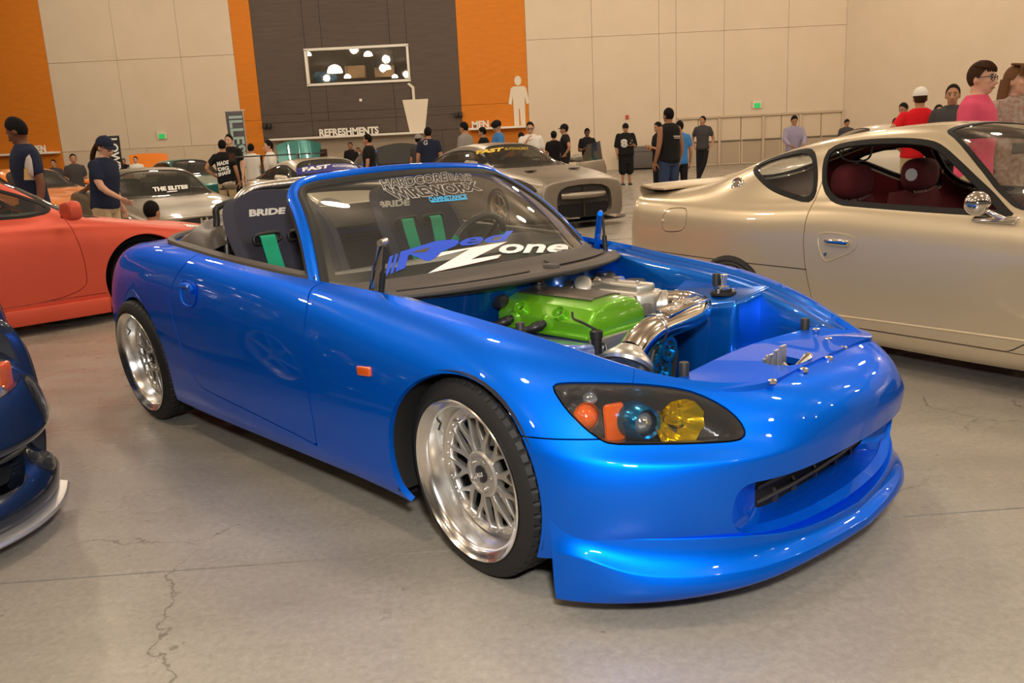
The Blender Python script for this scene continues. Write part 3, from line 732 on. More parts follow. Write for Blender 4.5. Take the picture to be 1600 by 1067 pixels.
# ---------------------------------------------------------------- mouth: funnel, opening, bars
bm_ = bumper.copy().add(bumper.mirror()).weld(2e-4)
mt_ = BVHTree.FromPolygons([tuple(v) for v in shell.copy().add(shell.mirror()).V], shell.F + [tuple(i + len(shell.V) for i in reversed(f)) for f in shell.F])
nP = 96; mp2 = np.array([mpoly[int(i * len(mpoly) / nP) % len(mpoly)] for i in range(nP)]) if len(mpoly) < nP else mpoly
outer = []
for a, b in mp2:
    h = mt_.ray_cast(Vector((2, a, b)), Vector((-1, 0, 0))); outer.append((h[0].x, a, b))
outer = np.array(outer); inner = np.stack([np.full(len(outer), .705), np.clip(outer[:, 1] * .72, -.345, .345), np.clip(.235 + (outer[:, 2] - .215) * .80, .222, .372)], 1)
mid = outer * .5 + inner * .5
fun = grid(np.stack([outer, outer * .93 + mid * .07 - np.array([.008, 0, 0]), mid, inner], 1), True, False)
obj('grille_surround', fixn(fun) if False else fun.flip(), 'blue_paint', R2)
gr = obj('grille_opening', box(.645, 0, .297, .11, .70, .17), 'dark_gap', R2)
for z in (.262, .305): obj('grille_bar', tube([(.700, -.33, z), (.712, -.17, z), (.716, 0, z), (.712, .17, z), (.700, .33, z)], .007, 6), 'trim_black', gr)
for y in (-.24, -.13, 0, .13, .24): obj('grille_rib', prism([(.68, .232), (.712, .236), (.712, .262), (.68, .30)], .012, 'xz').tr(0, y, 0), 'trim_black', gr)
# ---------------------------------------------------------------- wheels
def tyre_mesh(ro, ri, w0, w1, n=260, lugs=60, tread=.0075):
    """axis y, outboard side at y=0 going inboard to +y=w1"""
    pr_ = [(ri - .004, w0 + .012), (ri + .004, w0 + .004), (ri + .018, w0 + .001), (ro - .028, w0 - .002 + .008), (ro - .012, w0 + .016), (ro - .003, w0 + .030)]
    T = np.linspace(w0 + .034, w1 - .034, 15)
    for i, t in enumerate(T): pr_.append((ro - (.006 if i in (3, 4, 7, 10, 11) else 0) - .004 * abs(i - 7) / 7, t))
    pr_ += [(ro - .003, w1 - .030), (ro - .012, w1 - .016), (ro - .03, w1 - .004), (ri + .015, w1), (ri - .004, w1 - .012)]
    k = len(pr_); th = np.linspace(0, 2 * PI, n, endpoint=False)[:, None]; pa = np.array(pr_)[None]; m = grid(np.stack([np.cos(th) * pa[..., 0], 0 * th + pa[..., 1], np.sin(th) * pa[..., 0]], -1), True, False); a = np.arange(n)[:, None]; j = np.arange(k)[None, :]
    # lateral slots, slanted
    sl = ((a + np.abs(j - 13)) % 5 == 0) & (((j >= 5) & (j <= 9)) | ((j >= 17) & (j <= 21)) | ((j > 10) & (j < 13)) | ((j > 13) & (j < 16)))
    if len(m.V) == n * k:
        q = m.V.reshape(n, k, 3); r_ = np.hypot(q[..., 0], q[..., 2]); s_ = 1 - sl * tread / r_; q[..., 0] *= s_; q[..., 2] *= s_; m.V = q.reshape(-1, 3)
    return m
def wheel_lm(car, loc, side, camber, toe, src=None):
    """side -1: right. modelled with outboard = -y"""
    mt = Matrix.Translation(loc) @ Matrix.Rotation(rad(toe), 4, 'Z') @ Matrix.Rotation(rad(camber), 4, 'X')
    if side == 1: mt = Matrix.Translation(loc) @ Matrix.Rotation(rad(180 + toe), 4, 'Z') @ Matrix.Rotation(rad(camber), 4, 'X')
    if src is not None:
        c = src.copy(); COL.objects.link(c); c.parent = car.root; c.matrix_local = mt
        for ch in src.children: d = ch.copy(); COL.objects.link(d); d.parent = c
        return c
    # rim lip and barrel
    pr_ = [(.212, .225), (.232, .222), (.238, .21), (.222, .19), (.196, .16), (.190, .10), (.193, .088), (.207, .082), (.213, .060), (.217, .030), (.224, .016), (.236, .011), (.243, .004), (.247, .0), (.250, .003), (.249, .010), (.240, .016), (.232, .03)]
    w = obj('wheel', fixn(lathe(pr_, 96, 'y')), 'rim_polished', car.root, sharp=50); w.matrix_local = mt
    obj('tyre', fixn(tyre_mesh(.309, .246, .004, .222)), 'tyre_rubber', w, sharp=25)
    ring = [(.166, .100), (.168, .082), (.172, .077), (.194, .077), (.197, .082), (.197, .10)]
    obj('spoke_ring', fixn(lathe(ring, 72, 'y')), 'rim_polished', w)
    hub = [(.001, .070), (.033, .070), (.056, .072), (.058, .066), (.066, .066), (.072, .072), (.074, .10), (.001, .10)]
    obj('hub', fixn(lathe(hub, 48, 'y')), 'rim_silver', w)
    # Y spokes
    half = [(.0105, .066), (.0095, .085), (.0105, .100), (.017, .118), (.0235, .140), (.0285, .158), (.031, .172), (.0415, .170), (.0385, .154), (.0300, .132)]
    notch = [(.0, .112), (.006, .128), (.0125, .147), (.0175, .172)]
    P = [(-x, r_) for x, r_ in [(.0115, .066), (.0105, .086)]]
    arm = lambda s_: [(s_ * .0115, .064), (s_ * .0100, .084), (s_ * .0125, .098), (s_ * .0215, .122), (s_ * .0330, .150), (s_ * .0405, .176), (s_ * .0300, .178), (s_ * .0225, .154), (s_ * .0120, .132), (0, .114)]
    L_, R_ = arm(-1), arm(1); poly = L_ + list(reversed(R_[:-1]))
    sp_ = bevel(prism(poly, .020, 'xz'), .003, 2).tr(0, .074, 0); s0 = None
    for i in range(10):
        mr = Matrix.Rotation(rad(36 * i + 8), 4, 'Y')
        if s0 is None: s0 = obj('spoke', sp_, 'rim_silver', w, sharp=35); s0.matrix_local = mr
        else: share('spoke', s0, w, mr)
    l0 = None
    for i in range(5):
        a_ = rad(72 * i + 20); mr = Matrix.Translation((.046 * math.sin(a_), 0, .046 * math.cos(a_)))
        lg = lathe([(.001, .061), (.0045, .061), (.0045, .066), (.0075, .066), (.0085, .072), (.0085, .08)], 12, 'y')
        lg.add(lathe([(.0085, .0705), (.0125, .0705), (.0125, .074)], 16, 'y'))
        if l0 is None: l0 = obj('lug_nut', fixn(lg), 'chrome_soft', w); l0.matrix_local = mr
        else: share('lug_nut', l0, w, mr)
    obj('centre_cap', fixn(lathe([(.0, .0635), (.022, .064), (.0275, .067), (.0275, .072)], 28, 'y')), 'black_plastic', w)
    t_ = fitbox(text_m('STR', 1, .02, .2), .034, .013); t_ = M(np.stack([t_.V[:, 0], 0 * t_.V[:, 0] + .0628, t_.V[:, 1]], 1), t_.F).rot('y', 160)
    obj('cap_lettering', t_, 'sign_white', w, smooth=False)
    bl = M()
    for i in range(30):
        a_ = 2 * PI * i / 30; bl.add(lathe([(.0, .073), (.0028, .0735), (.0034, .0775)], 6, 'y').tr(.183 * math.sin(a_), 0, .183 * math.cos(a_)))
    obj('rim_bolts', bl, 'chrome_soft', w); w.children[-1]['kind'] = 'stuff'
    obj('valve_stem', cyl((-.17, .055, .127), (-.155, .035, .115), .0035, n=8), 'black_plastic', w)
    br = lathe([(.07, .128), (.148, .128), (.150, .131), (.150, .150), (.148, .153), (.07, .153)], 48, 'y', True); obj('brake_disc', fixn(br), 'alloy_cast', w)
    obj('brake_caliper', bevel(prism([(.09, .06), (.155, .05), (.165, -.05), (.10, -.075)], .07, 'xz'), .008).tr(0, .115, 0), 'black_plastic', w)
    obj('backing', fixn(lathe([(.001, .165), (.19, .165), (.19, .17)], 36, 'y')), 'dark_gap', w)
    return w
w0 = wheel_lm(S2, (.02, -.812, .305), -1, 2.5, -5.5)
wheel_lm(S2, (-2.40, -.812, .305), -1, 4.5, 0, w0); wheel_lm(S2, (.02, .812, .305), 1, 2.5, -5.5, w0); wheel_lm(S2, (-2.40, .812, .305), 1, 4.5, 0, w0)
# inner arches
for cx in (.03, -2.36):
    for s_ in (-1, 1):
        a_ = np.linspace(-.35, PI + .35, 30); R_ = .335; ys = [.825 if cx > 0 else .79, .60]
        G = np.array([[(cx + R_ * math.cos(t), s_ * y, .31 + R_ * math.sin(t)) for y in ys] + [(cx + .02 * math.cos(t), s_ * .60, .31 + .02 * math.sin(t))] for t in a_])
        m = grid(G); obj('inner_arch', m if s_ < 0 else m.flip(), 'rubber_black', R2)
# underbody
ub = prism([(.72, -.40), (.55, -.60), (.36, -.70), (.36, -.52), (-.35, -.52), (-.35, -.76), (-1.95, -.76), (-1.95, -.50), (-2.8, -.50), (-3.05, -.35), (-3.05, .35), (-2.8, .50), (-1.95, .50), (-1.95, .76), (-.35, .76), (-.35, .52), (.36, .52), (.36, .70), (.55, .60), (.72, .40)], .05).tr(0, 0, .14)
obj('underbody', ub, 'dark_gap', R2)
# ---------------------------------------------------------------- side details
mk = S2.on(shell, [(561, 571), (581, 573), (581, 588), (561, 585)])
c_ = mk.mean(0); ex = (mk[1] - mk[0]) / np.linalg.norm(mk[1] - mk[0])
sm = bevel(box(0, 0, 0, np.linalg.norm(mk[1] - mk[0]), .016, .032), .006, 3).mat4(frame(c_ + np.array([0, -.004, 0]), ex, np.cross([0, 0, 1], ex)))
obj('side_marker', sm, 'lamp_orange', R2); obj('side_marker', sm.mirror(), 'lamp_orange', R2)
dh = S2.on(shell, [(295, 458)])[0]
dhm = M(); P_ = chaikin(np.array([(-.085, .03), (-.075, .055), (.06, .05), (.085, .02), (.08, -.03), (.05, -.055), (-.05, -.055), (-.085, -.02)]), 2)
ring_o = np.array([(dh[0] + a, dh[2] + b) for a, b in P_])
def lay(P, off):   # side-view points -> on the shell
    t = BVHTree.FromPolygons([tuple(v) for v in shell.V], shell.F); o = []
    for x, z in P:
        h = t.ray_cast(Vector((x, -2, z)), Vector((0, 1, 0))); o.append((x, h[0].y + off, z))
    return np.array(o)
cen = ring_o.mean(0); r2 = cen + (ring_o - cen) * .86
cup_ = grid(np.stack([lay(ring_o, -.004), lay(cen + (ring_o - cen) * .96, -.005), lay(r2, .006), lay(cen + (ring_o - cen) * .4, .018), lay(cen + (ring_o - cen) * .01, .020)], 1), True, False)
lv = lay(np.array([(cen[0] - .065, cen[1] + .025), (cen[0] - .02, cen[1] + .03), (cen[0] + .03, cen[1] + .028), (cen[0] + .06, cen[1] + .012)]), -.006)
for s_ in (1, -1):
    f_ = (lambda m: m) if s_ == 1 else (lambda m: m.mirror())
    h0 = obj('door_handle', f_(cup_), 'blue_paint', R2); obj('handle_lever', f_(tube(cr(lv, 12), .013, 8)), 'blue_paint', h0)
# sill crease strip
slp = S2.on(shell, [(316, 608), (390, 646), (463, 682), (505, 703)])
# ---------------------------------------------------------------- windscreen
def wsp(u, v):
    """u -1 (right) .. 1 (left), v 0 base .. 1 header"""
    b = np.array([-.80 + .30 * (1 - abs(u) ** 2.2), .70 * u, .800 + .030 * (1 - u * u)])
    t = np.array([-1.20 + .06 * (1 - u * u), .535 * u, 1.135 + .030 * (1 - u * u)])
    p = b * (1 - v) + t * v; n = np.array([.62, 0, .78]); return p + n * (.035 * math.sin(PI * v))
U_, V_ = np.linspace(-1, 1, 33), np.linspace(0, 1, 17)
GL = np.array([[wsp(u, v) for v in V_] for u in U_]); glass = grid(GL)
ws_glass = glass_mat('windscreen_glass', (.80, .84, .80), .05, .01, .62)
wsc = obj('windscreen', glass.flip() if glass.normals()[300][0] < 0 else glass, ws_glass, R2)
path = [wsp(-1, v) for v in np.linspace(-.06, 1, 12)]
edge = np.vstack([[wsp(-1, v) for v in np.linspace(-.04, .86, 12)], [wsp(-.985, .93), wsp(-.95, .975)], [wsp(u, 1) for u in np.linspace(-.86, .86, 21)], [wsp(.95, .975), wsp(.985, .93)], [wsp(1, v) for v in np.linspace(.86, -.04, 12)]])
edge = cr(edge, 120); P, T, _, _ = frame_path(edge)
ctr = wsp(0, .5); nrm = np.array([.62, 0, .78]); ns = []
for p, t in zip(P, T):
    n0 = nrm + np.array([0, .55 * np.clip(p[1] / .6, -1, 1), 0]); n0 = n0 - t * (n0 @ t); n0 /= np.linalg.norm(n0); o_ = np.cross(t, n0)
    if o_ @ (p - ctr) < 0: o_ = -o_
    ns.append((n0, o_))
def sweep(prof): return grid(np.array([[p + o_ * a + n0 * b for a, b in prof] for p, (n0, o_) in zip(P, ns)]), False, True)
fr_ = sweep([(.012, .004), (.020, .014), (.040, .016), (.056, .006), (.060, -.015), (.045, -.040), (.015, -.040), (.005, -.02)]); obj('windscreen_frame', fixn(fr_), 'blue_paint', R2)
sl_ = sweep([(-.014, .004), (-.004, .010), (.010, .011), (.018, .008), (.014, -.012), (-.010, -.012)]); obj('windscreen_seal', fixn(sl_), 'rubber_black', R2)
s2_ = sweep([(.052, -.012), (.062, -.010), (.068, -.028), (.056, -.045), (.044, -.042)]); obj('frame_seal', fixn(s2_), 'trim_black', R2)
# dark frit band of the glass
fb = grid(np.array([[wsp(u, v) - nrm * .003 for v in (0, .03, .06, .085)] for u in U_])); obj('frit_band', fb, 'rubber_black', wsc)
fs = M()
for s_ in (-1, 1): fs.add(grid(np.array([[wsp(s_ * u, v) - nrm * .003 for v in np.linspace(.08, .96, 14)] for u in (1, .975, .955)])))
obj('frit_band', fs, 'rubber_black', wsc)
# banners on the windscreen
mat('decal_white', (.86, .86, .84), .4); mat('decal_blue', (.03, .09, .62), .4); mat('decal_cyan', (.05, .42, .80), .4); mat('decal_black', (.02, .018, .016), .4); mat('decal_silver', (.55, .53, .50), .4)
mat('decal_orange', (.75, .28, .1), .5); mat('decal_yellow', (.75, .52, .04), .5)
def q_(c, pts, s): return [(c[0] + a / s, c[1] + b / s) for a, b in pts]
Zp = q_((600, 350), [(365, 415), (715, 212), (447, 277), (480, 240), (1022, 152), (722, 300), (972, 258), (945, 288)], 5.333)
obj('decal_letter', pixdecal(S2, glass, [Zp], .003), 'decal_white', wsc, smooth=False, label='big white letter Z')
Zo = np.array(Zp); Zc = Zo.mean(0); obj('decal_outline', pixdecal(S2, glass, [Zc + (Zo - Zc) * 1.025 + np.array([0, -.2])], .002), 'decal_orange', wsc, smooth=False)
Rp = [q_((560, 340), pts, 6.667) for pts in ([(238, 632), (290, 560), (325, 410), (365, 393), (325, 560), (300, 605)], [(330, 592), (385, 385), (415, 377), (362, 580)], [(385, 570), (440, 360), (640, 300), (810, 248), (970, 233), (1040, 240), (1045, 268), (1010, 300), (900, 345), (860, 362), (805, 425), (740, 458), (690, 452), (620, 420), (540, 390), (520, 400), (485, 530)])]
obj('decal_letter', pixdecal(S2, glass, Rp, .0028), 'decal_blue', wsc, smooth=False, label='blue letter R with speed stripes')
obj('decal_letter', pixdecal(S2, glass, [q_((560, 340), [(505, 400), (600, 350), (745, 315), (720, 355), (690, 365), (560, 375), (520, 392)], 6.667)], .0034), 'cowl_plastic', wsc, smooth=False)
def comps(m):
    par = list(range(len(m.V)))
    def fd(i):
        while par[i] != i: par[i] = par[par[i]]; i = par[i]
        return i
    for f in m.F:
        for i in f[1:]: par[fd(i)] = fd(f[0])
    g = {}
    for f in m.F: g.setdefault(fd(f[0]), []).append(f)
    return [M(m.V, F).clean() for F in g.values()]
def word(t, quad, m, b=.03, off=.003, sh=0):
    w_ = decal(S2, glass, text_m(t, 1, b, sh), quad, off)
    for c in (comps(w_) if len(t) < 4 else [w_]): obj('decal_letter' if len(t) < 4 else 'decal_lettering', c, m, wsc, smooth=False)
word('ed', [(721, 368), (802, 361), (800, 376), (717, 386)], 'decal_blue', .025, sh=.2)
word('one', [(781, 382), (888, 382), (886, 395), (778, 397)], 'decal_white', .03, sh=.15)
def tri_word(t, quad, b=.05):
    core = text_m(t, 1, b); bb = (core.V.min(0), core.V.max(0))
    obj('decal_outline', decal(S2, glass, text_m(t, 1, b + .045), quad, .0026, bbox=bb), 'decal_silver', wsc, smooth=False); word(t, quad, 'decal_black', b, .0036)
tri_word('HARDCORE', [(593, 283), (697, 270), (699, 283), (600, 296)], .02); tri_word('BAYS', [(700, 272), (735, 273), (737, 283), (704, 282)], .0)
tri_word('WIREWORX', [(600, 297), (742, 285), (752, 298), (618, 313)], .04)
word('DAMNSTANCE', [(669, 309), (728, 304), (730, 311), (672, 316)], 'decal_cyan', .04)
obj('decal_bar', pixdecal(S2, glass, [[(673, 315.5), (730, 310.8), (730, 312.5), (674, 317.6)]], .003), 'decal_cyan', wsc, smooth=False)
# ---------------------------------------------------------------- cowl panel
bx = np.linspace(-.97, .97, 31)
def cowl_pt(u, k):
    b = wsp(u, 0.0); f_ = np.array([-.33 - .22 * abs(u) ** 2.6, .655 * u, .785 + .012 * (1 - u * u)])
    z = [0, .006, -.010, -.010, .0, -.012][k]; t = [-.04, .12, .22, .70, .92, 1.0][k]
    return b * (1 - t) + f_ * t + np.array([0, 0, z])
cw = grid(np.array([[cowl_pt(u, k) for k in range(6)] for u in bx])); cw = cw if cw.normals()[90][2] > 0 else cw.flip(); cw.add(cw.flange(.03))
cwo = obj('cowl_panel', cw, 'cowl_plastic', R2, sharp=25)
# louvred intake on the left, wiper spindle cover, washer jets
vt = grid(np.array([[cowl_pt(u, 2) * (1 - t) + cowl_pt(u, 3) * t + np.array([0, 0, .004]) for t in (.1, .9)] for u in np.linspace(.10, .80, 24)])); vt = vt if vt.normals()[5][2] > 0 else vt.flip()
obj('intake_recess', vt, 'dark_gap', cwo)
for i in range(10):
    t = .14 + .08 * i; obj('louvre', tube([cowl_pt(u, 2) * (1 - t) + cowl_pt(u, 3) * t + np.array([0, 0, .007]) for u in np.linspace(.10, .80, 12)], .0035, 5), 'cowl_plastic', cwo)
for i in range(30):
    u = .115 + .0235 * i; obj('louvre_rib', tube([cowl_pt(u, 2) * .9 + cowl_pt(u, 3) * .1 + np.array([0, 0, .006]), cowl_pt(u, 2) * .1 + cowl_pt(u, 3) * .9 + np.array([0, 0, .006])], .0025, 4), 'cowl_plastic', cwo)
obj('spindle_cover', bevel(prism([(-.03, -.02), (.035, -.013), (.035, .013), (-.03, .02)], .022), .006).rot('z', 0).tr(*(cowl_pt(.05, 3) + [0, 0, -.004])), 'cowl_plastic', cwo)
rc_ = grid(np.array([[cowl_pt(u, 2) * (1 - t) + cowl_pt(u, 3) * t + np.array([0, 0, .006 - .012 * (1 if .05 < t < .9 else 0)]) for t in (.0, .12, .88, 1)] for u in np.linspace(-.86, -.12, 16)])); rc_ = rc_ if rc_.normals()[9][2] > 0 else rc_.flip(); obj('cowl_recess', rc_, 'cowl_plastic', cwo, sharp=20)
gk = tube([cowl_pt(u, 5) + np.array([.004, 0, -.004]) for u in bx], .008, 8); obj('bonnet_seal', gk, 'rubber_black', cwo)
# bonnet hinge arms and dampers
for s_ in (-1, 1):
    px = [(580, 452), (598, 378)] if s_ < 0 else [(930, 388), (938, 333)]
    b0 = np.array([-.625, s_ * .615, .785]); d_ = S2.at(*px[1], 'y', s_ * .615); d_[0] = min(d_[0], -.55)
    hg = empty('h') if False else None
    ar = np.array([b0 + [-.02, 0, -.02], b0 * .55 + d_ * .45 + [-.012, 0, 0], d_]); e_ = np.array([0, s_ * -.0, 0])
    arm_ = M()
    for a, b in zip(ar[:-1], ar[1:]):
        t = (b - a); t /= np.linalg.norm(t); arm_.add(orient(box(0, 0, 0, np.linalg.norm(b - a) + .01, .010, .034, .003), (a + b) / 2, t, (0, 1, 0) if abs(t[1]) < .9 else (0, 0, 1)))
    ho = obj('bonnet_hinge', arm_.add(orient(cyl((-.035, 0, 0), (.035, 0, 0), .011, n=12), d_, (.6, -.8, 0))), 'chrome_soft' if s_ < 0 else 'blue_paint', R2)
    lo = b0 + np.array([.035, 0, -.01]); up_ = d_ + np.array([.012, 0, -.015]); mdp = lo * .52 + up_ * .48
    obj('gas_damper', cyl(lo, mdp, .011, n=12), 'black_plastic', ho); obj('damper_rod', cyl(mdp, up_, .0055, n=10), 'black_plastic', ho)
    obj('damper_mount', box(*(lo + np.array([0, 0, -.012])), .06, .05, .03, .006), 'black_plastic', ho)
# ---------------------------------------------------------------- engine bay
EDG = bsurf(NET, 260, 72)[:, -1]           # inner top edge of the right half, front centre -> rear centre
def edge_at(x):                            # half width and height of the bonnet / belt / boot edge at x
    i = np.argsort(EDG[:, 0]); return np.interp(x, EDG[i, 0], -EDG[i, 1]), np.interp(x, EDG[i, 0], EDG[i, 2])
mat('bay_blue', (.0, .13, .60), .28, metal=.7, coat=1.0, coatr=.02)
xs = np.linspace(.60, -.62, 30)
wl = []
for x in xs:
    w, z = edge_at(x); w2 = min(w - .075, .575)
    wl.append([(x, w, z - .001), (x, w - .006, z - .014), (x, w - .03, z - .016), (x, w - .034, z - .024), (x, w2 + .01, z - .026), (x, w2, z - .045), (x, w2 - .02, .45), (x, w2 - .03, .20)])
wl = grid(np.array(wl)); wl = wl if wl.normals()[10 * 8 + 5][1] < 0 else wl.flip()
for s_ in (1, -1): obj('inner_wing', wl if s_ == 1 else wl.mirror(), 'bay_blue', R2, sharp=30)
fwm = M()
fwm.add(grid(np.array([[(-.60 + .05 * (1 - abs(y) / .6), y, .20), (-.55 + .05 * (1 - abs(y) / .6), y, .60), (-.50 + .10 * (1 - (abs(y) / .6) ** 2), y, .755)] for y in np.linspace(-.60, .60, 13)])))
fwm = fwm if fwm.normals()[10][0] > 0 else fwm.flip(); obj('firewall', fwm, 'bay_blue', R2)
obj('heat_shield_step', bevel(box(-.40, .46, .60, .20, .22, .10), .02, 3), 'bay_blue', R2)
obj('bay_floor', box(-.05, 0, .21, 1.2, 1.1, .02), 'dark_gap', R2)
# left strut tower and the shelf in front of it
tw = M([(.02, .36, .625), (.20, .40, .665), (.24, .60, .70), (-.16, .60, .70), (-.12, .42, .655), (.06, .35, .20), (.17, .38, .20), (.27, .60, .20), (-.2, .60, .20), (-.16, .40, .20)],
       [(0, 1, 2, 3, 4), (0, 5, 6, 1), (1, 6, 7, 2), (3, 8, 9, 4), (4, 9, 5, 0)])
tw = bevel(fixn(M(tw.V, tw.F + [(9, 8, 7, 6, 5), (2, 7, 8, 3)])), .02, 3)
for s_ in (1, -1): obj('strut_tower', tw if s_ == 1 else tw.mirror(), 'bay_blue', R2, sharp=50)
obj('bay_shelf', bevel(box(.33, .47, .40, .30, .26, .16), .015, 2), 'bay_blue', R2)
sc_ = np.array([.10, .47, .672])
st_ = obj('strut_top', lathe([(.05, 0), (.048, .008), (.03, .01), (.028, .02), (.001, .02)], 24).tr(*sc_), 'dark_gap', R2)
obj('strut_cap', lathe([(.022, .015), (.022, .03), (.012, .034), (.012, .06), (.016, .062), (.016, .075), (.001, .076)], 18).tr(*sc_), 'chrome_soft', st_)
for i in range(3): obj('strut_stud', cyl(sc_ + [.035 * math.cos(2.1 * i + .5), .035 * math.sin(2.1 * i + .5), .0], sc_ + [.035 * math.cos(2.1 * i + .5), .035 * math.sin(2.1 * i + .5), .022], .006, n=8), 'alloy_cast', st_)
def stop(p, h=.035): obj('rubber_stop', lathe([(.014, -.02), (.015, h * .9), (.013, h), (.001, h)], 16).tr(*p), 'rubber_black', R2)
stop((.485, -.36, .605)); stop((.485, .36, .605)); stop((.02, .545, .70)); stop((.02, -.545, .70))
# radiator panel
def rp(x, y): return .612 - .012 * (.735 - x) / .25 + .010 * (1 - (y / .4) ** 2)
rows = []
for y in np.linspace(-.46, .46, 41):
    xf = .735 - .115 * max(0, (abs(y) - .30) / .16) ** 1.6; xr = .475 - .01 * math.cos(y * 7)
    rows.append([(xr + (xf - xr) * t, y, rp(xr + (xf - xr) * t, y)) for t in np.linspace(0, 1, 15)])
pan = grid(np.array(rows)); pan = pan if pan.normals()[100][2] > 0 else pan.flip()
hole = chaikin(np.array([(.595, -.125), (.62, -.165), (.665, -.17), (.715, -.150), (.722, -.095), (.68, -.075), (.60, -.05)]), 1)
_, pan = pan.split(lambda V: sdf(hole, V[:, :2])); pan.add(pan.flange(.02)); 
pan.add(grid(np.array([[(.475 - .01 * math.cos(y * 7), y, rp(.475, y)), (.462, y, rp(.475, y) - .02), (.455, y, .25)] for y in np.linspace(-.46, .46, 21)])).flip())
po = obj('radiator_panel', fixn(pan) if False else pan, 'blue_paint', R2, sharp=45)
obj('radiator', box(.60, 0, .40, .06, .80, .30), 'dark_gap', R2)
lat = M(); lat.add(prism([(.60, .0), (.61, .035), (.63, .02), (.635, .05), (.655, .06), (.665, .02), (.69, .0)], .012, 'xz').tr(0, -.13, .595))
for i in range(4): lat.add(box(.61 + .017 * i, -.125, .605 + .009 * i, .008, .03, .03 + .012 * i))
lo_ = obj('bonnet_latch', lat, 'alloy_cast', po)
lv2 = obj('latch_lever', tube(cr([(.70, -.13, .60), (.705, -.115, .612), (.71, -.09, .622), (.712, -.062, .63)], 10), [.006, .007, .007, .008, .008, .009, .010, .012, .014, .010], 8).sc(1, 1, 1), 'chrome_soft', lo_)
for q in [(1207, 595), (1256, 577), (1295, 559), (1318, 543), (1295, 529.5), (1275, 515), (1259, 505)]:
    p = S2.at(*q, 'z', .617); obj('panel_bolt', lathe([(.012, -.006), (.012, .002), (.008, .005), (.005, .0055), (.005, .003), (.0, .003)], 14).tr(*p), 'chrome_soft', po)
# ---------------------------------------------------------------- engine
mat('valve_green', (.13, .40, .012), .3, metal=.35, coat=.8); mat('coil_cover', (.20, .18, .16), .3, metal=.9); mat('hose_black', (.015, .015, .016), .4); mat('pulley_blue', (.01, .20, .42), .25, metal=.8)
en = obj('engine', bevel(box(-.22, -.04, .40, .46, .30, .44), .02), 'alloy_cast', R2)
prof = [(-.205, .622), (-.205, .662), (-.165, .706), (-.10, .726), (.0, .730), (.06, .718), (.10, .680), (.115, .622)]
vx = [(-.445, .9), (-.43, 1.0), (-.05, 1.0), (-.012, .97), (.004, .90)]
G = np.array([[(x, -.045 + (y + .045) * (1 - (1 - k) * .35), .622 + (z - .622) * k) for y, z in prof] for x, k in vx])
vc = grid(G); n_ = len(prof); vc.F += [tuple(range(n_)), tuple((len(vx) - 1) * n_ + i for i in range(n_))]; vc = bevel(fixn(vc), .005, 2, 20)
vo = obj('valve_cover', vc, 'valve_green', en, sharp=60)
obj('cover_flange', bevel(prism([(-.45, -.225), (.005, -.225), (.02, -.19), (.02, .10), (.0, .13), (-.45, .13)], .016), .005).tr(0, 0, .610), 'valve_green', en)
cp = grid(np.array([[(x, y, np.interp(y, [q[0] for q in prof], [q[1] for q in prof]) + .006) for y in np.linspace(-.115, .045, 9)] for x in (-.425, -.06)])); cp = cp if cp.normals()[0][2] > 0 else cp.flip(); cp.add(cp.flange(.012)); obj('coil_cover', cp, 'coil_cover', en)
for x in (-.33, -.14):
    cu_ = lathe([(.027, -.012), (.027, .030), (.022, .031), (.020, .0), (.001, -.004)], 20); obj('stud_cup', orient(cu_.rot('y', 90), (x, -.178, .672), (0, -.72, .69)), 'valve_green', vo)
    obj('stud_nut', cyl((x, -.182, .675), (x, -.19, .688), .009, n=6), 'chrome_soft', vo)
for x, ex in ((-.35, -.42), (-.19, -.28)):
    f0 = np.array([x, -.205, .648]); obj('hose_fitting', orient(lathe([(.030, 0), (.024, .012), (.014, .016)], 18, 'x'), f0, (0, -1, 0)), 'valve_green', vo)
    obj('hose', tube(cr([f0 + [0, -.01, 0], f0 + [-.01, -.045, -.008], f0 + [-.05, -.075, -.02], f0 + [-.12, -.095, -.03], f0 + [-.2, -.10, -.05]], 20), [.014] * 4 + [.016] * 3 + [.013] * 13, 10), 'hose_black', en)
    obj('hose_nut', tube([f0 + [-.004, -.025, -.003], f0 + [-.018, -.052, -.01]], [.018, .018], 6), 'hose_black', en)
obj('cam_sensor', lathe([(.018, -.03), (.018, .02), (.022, .022), (.022, .045), (.012, .05), (.001, .05)], 16).tr(.03, -.20, .60), 'hose_black', en)
obj('sensor_wire', tube(cr([(.03, -.20, .65), (-.02, -.21, .67), (-.06, -.21, .68), (-.07, -.205, .70)], 16), .004, 6), 'hose_black', en)
obj('sensor_wire', tube(cr([(.035, -.20, .60), (.06, -.19, .60), (.07, -.20, .55), (.06, -.22, .50)], 16), .004, 6), 'hose_black', en)
obj('oil_cap', lathe([(.030, 0), (.030, .015), (.024, .018), (.022, .026), (.001, .027)], 20).tr(-.40, -.02, .728), 'hose_black', en)
obj('coil_plug', bevel(box(-.44, -.19, .70, .06, .05, .05), .012), 'hose_black', en)
# head side and front cover
obj('timing_cover', bevel(prism([(-.20, .30), (.12, .30), (.125, .615), (-.215, .615)], .03, 'yz'), .008).tr(.0, 0, 0), 'alloy_cast', en)
for y in (-.16, -.02, .09): obj('cover_bolt', cyl((.03, y, .58), (.038, y, .58), .009, n=10), 'chrome_soft', en)
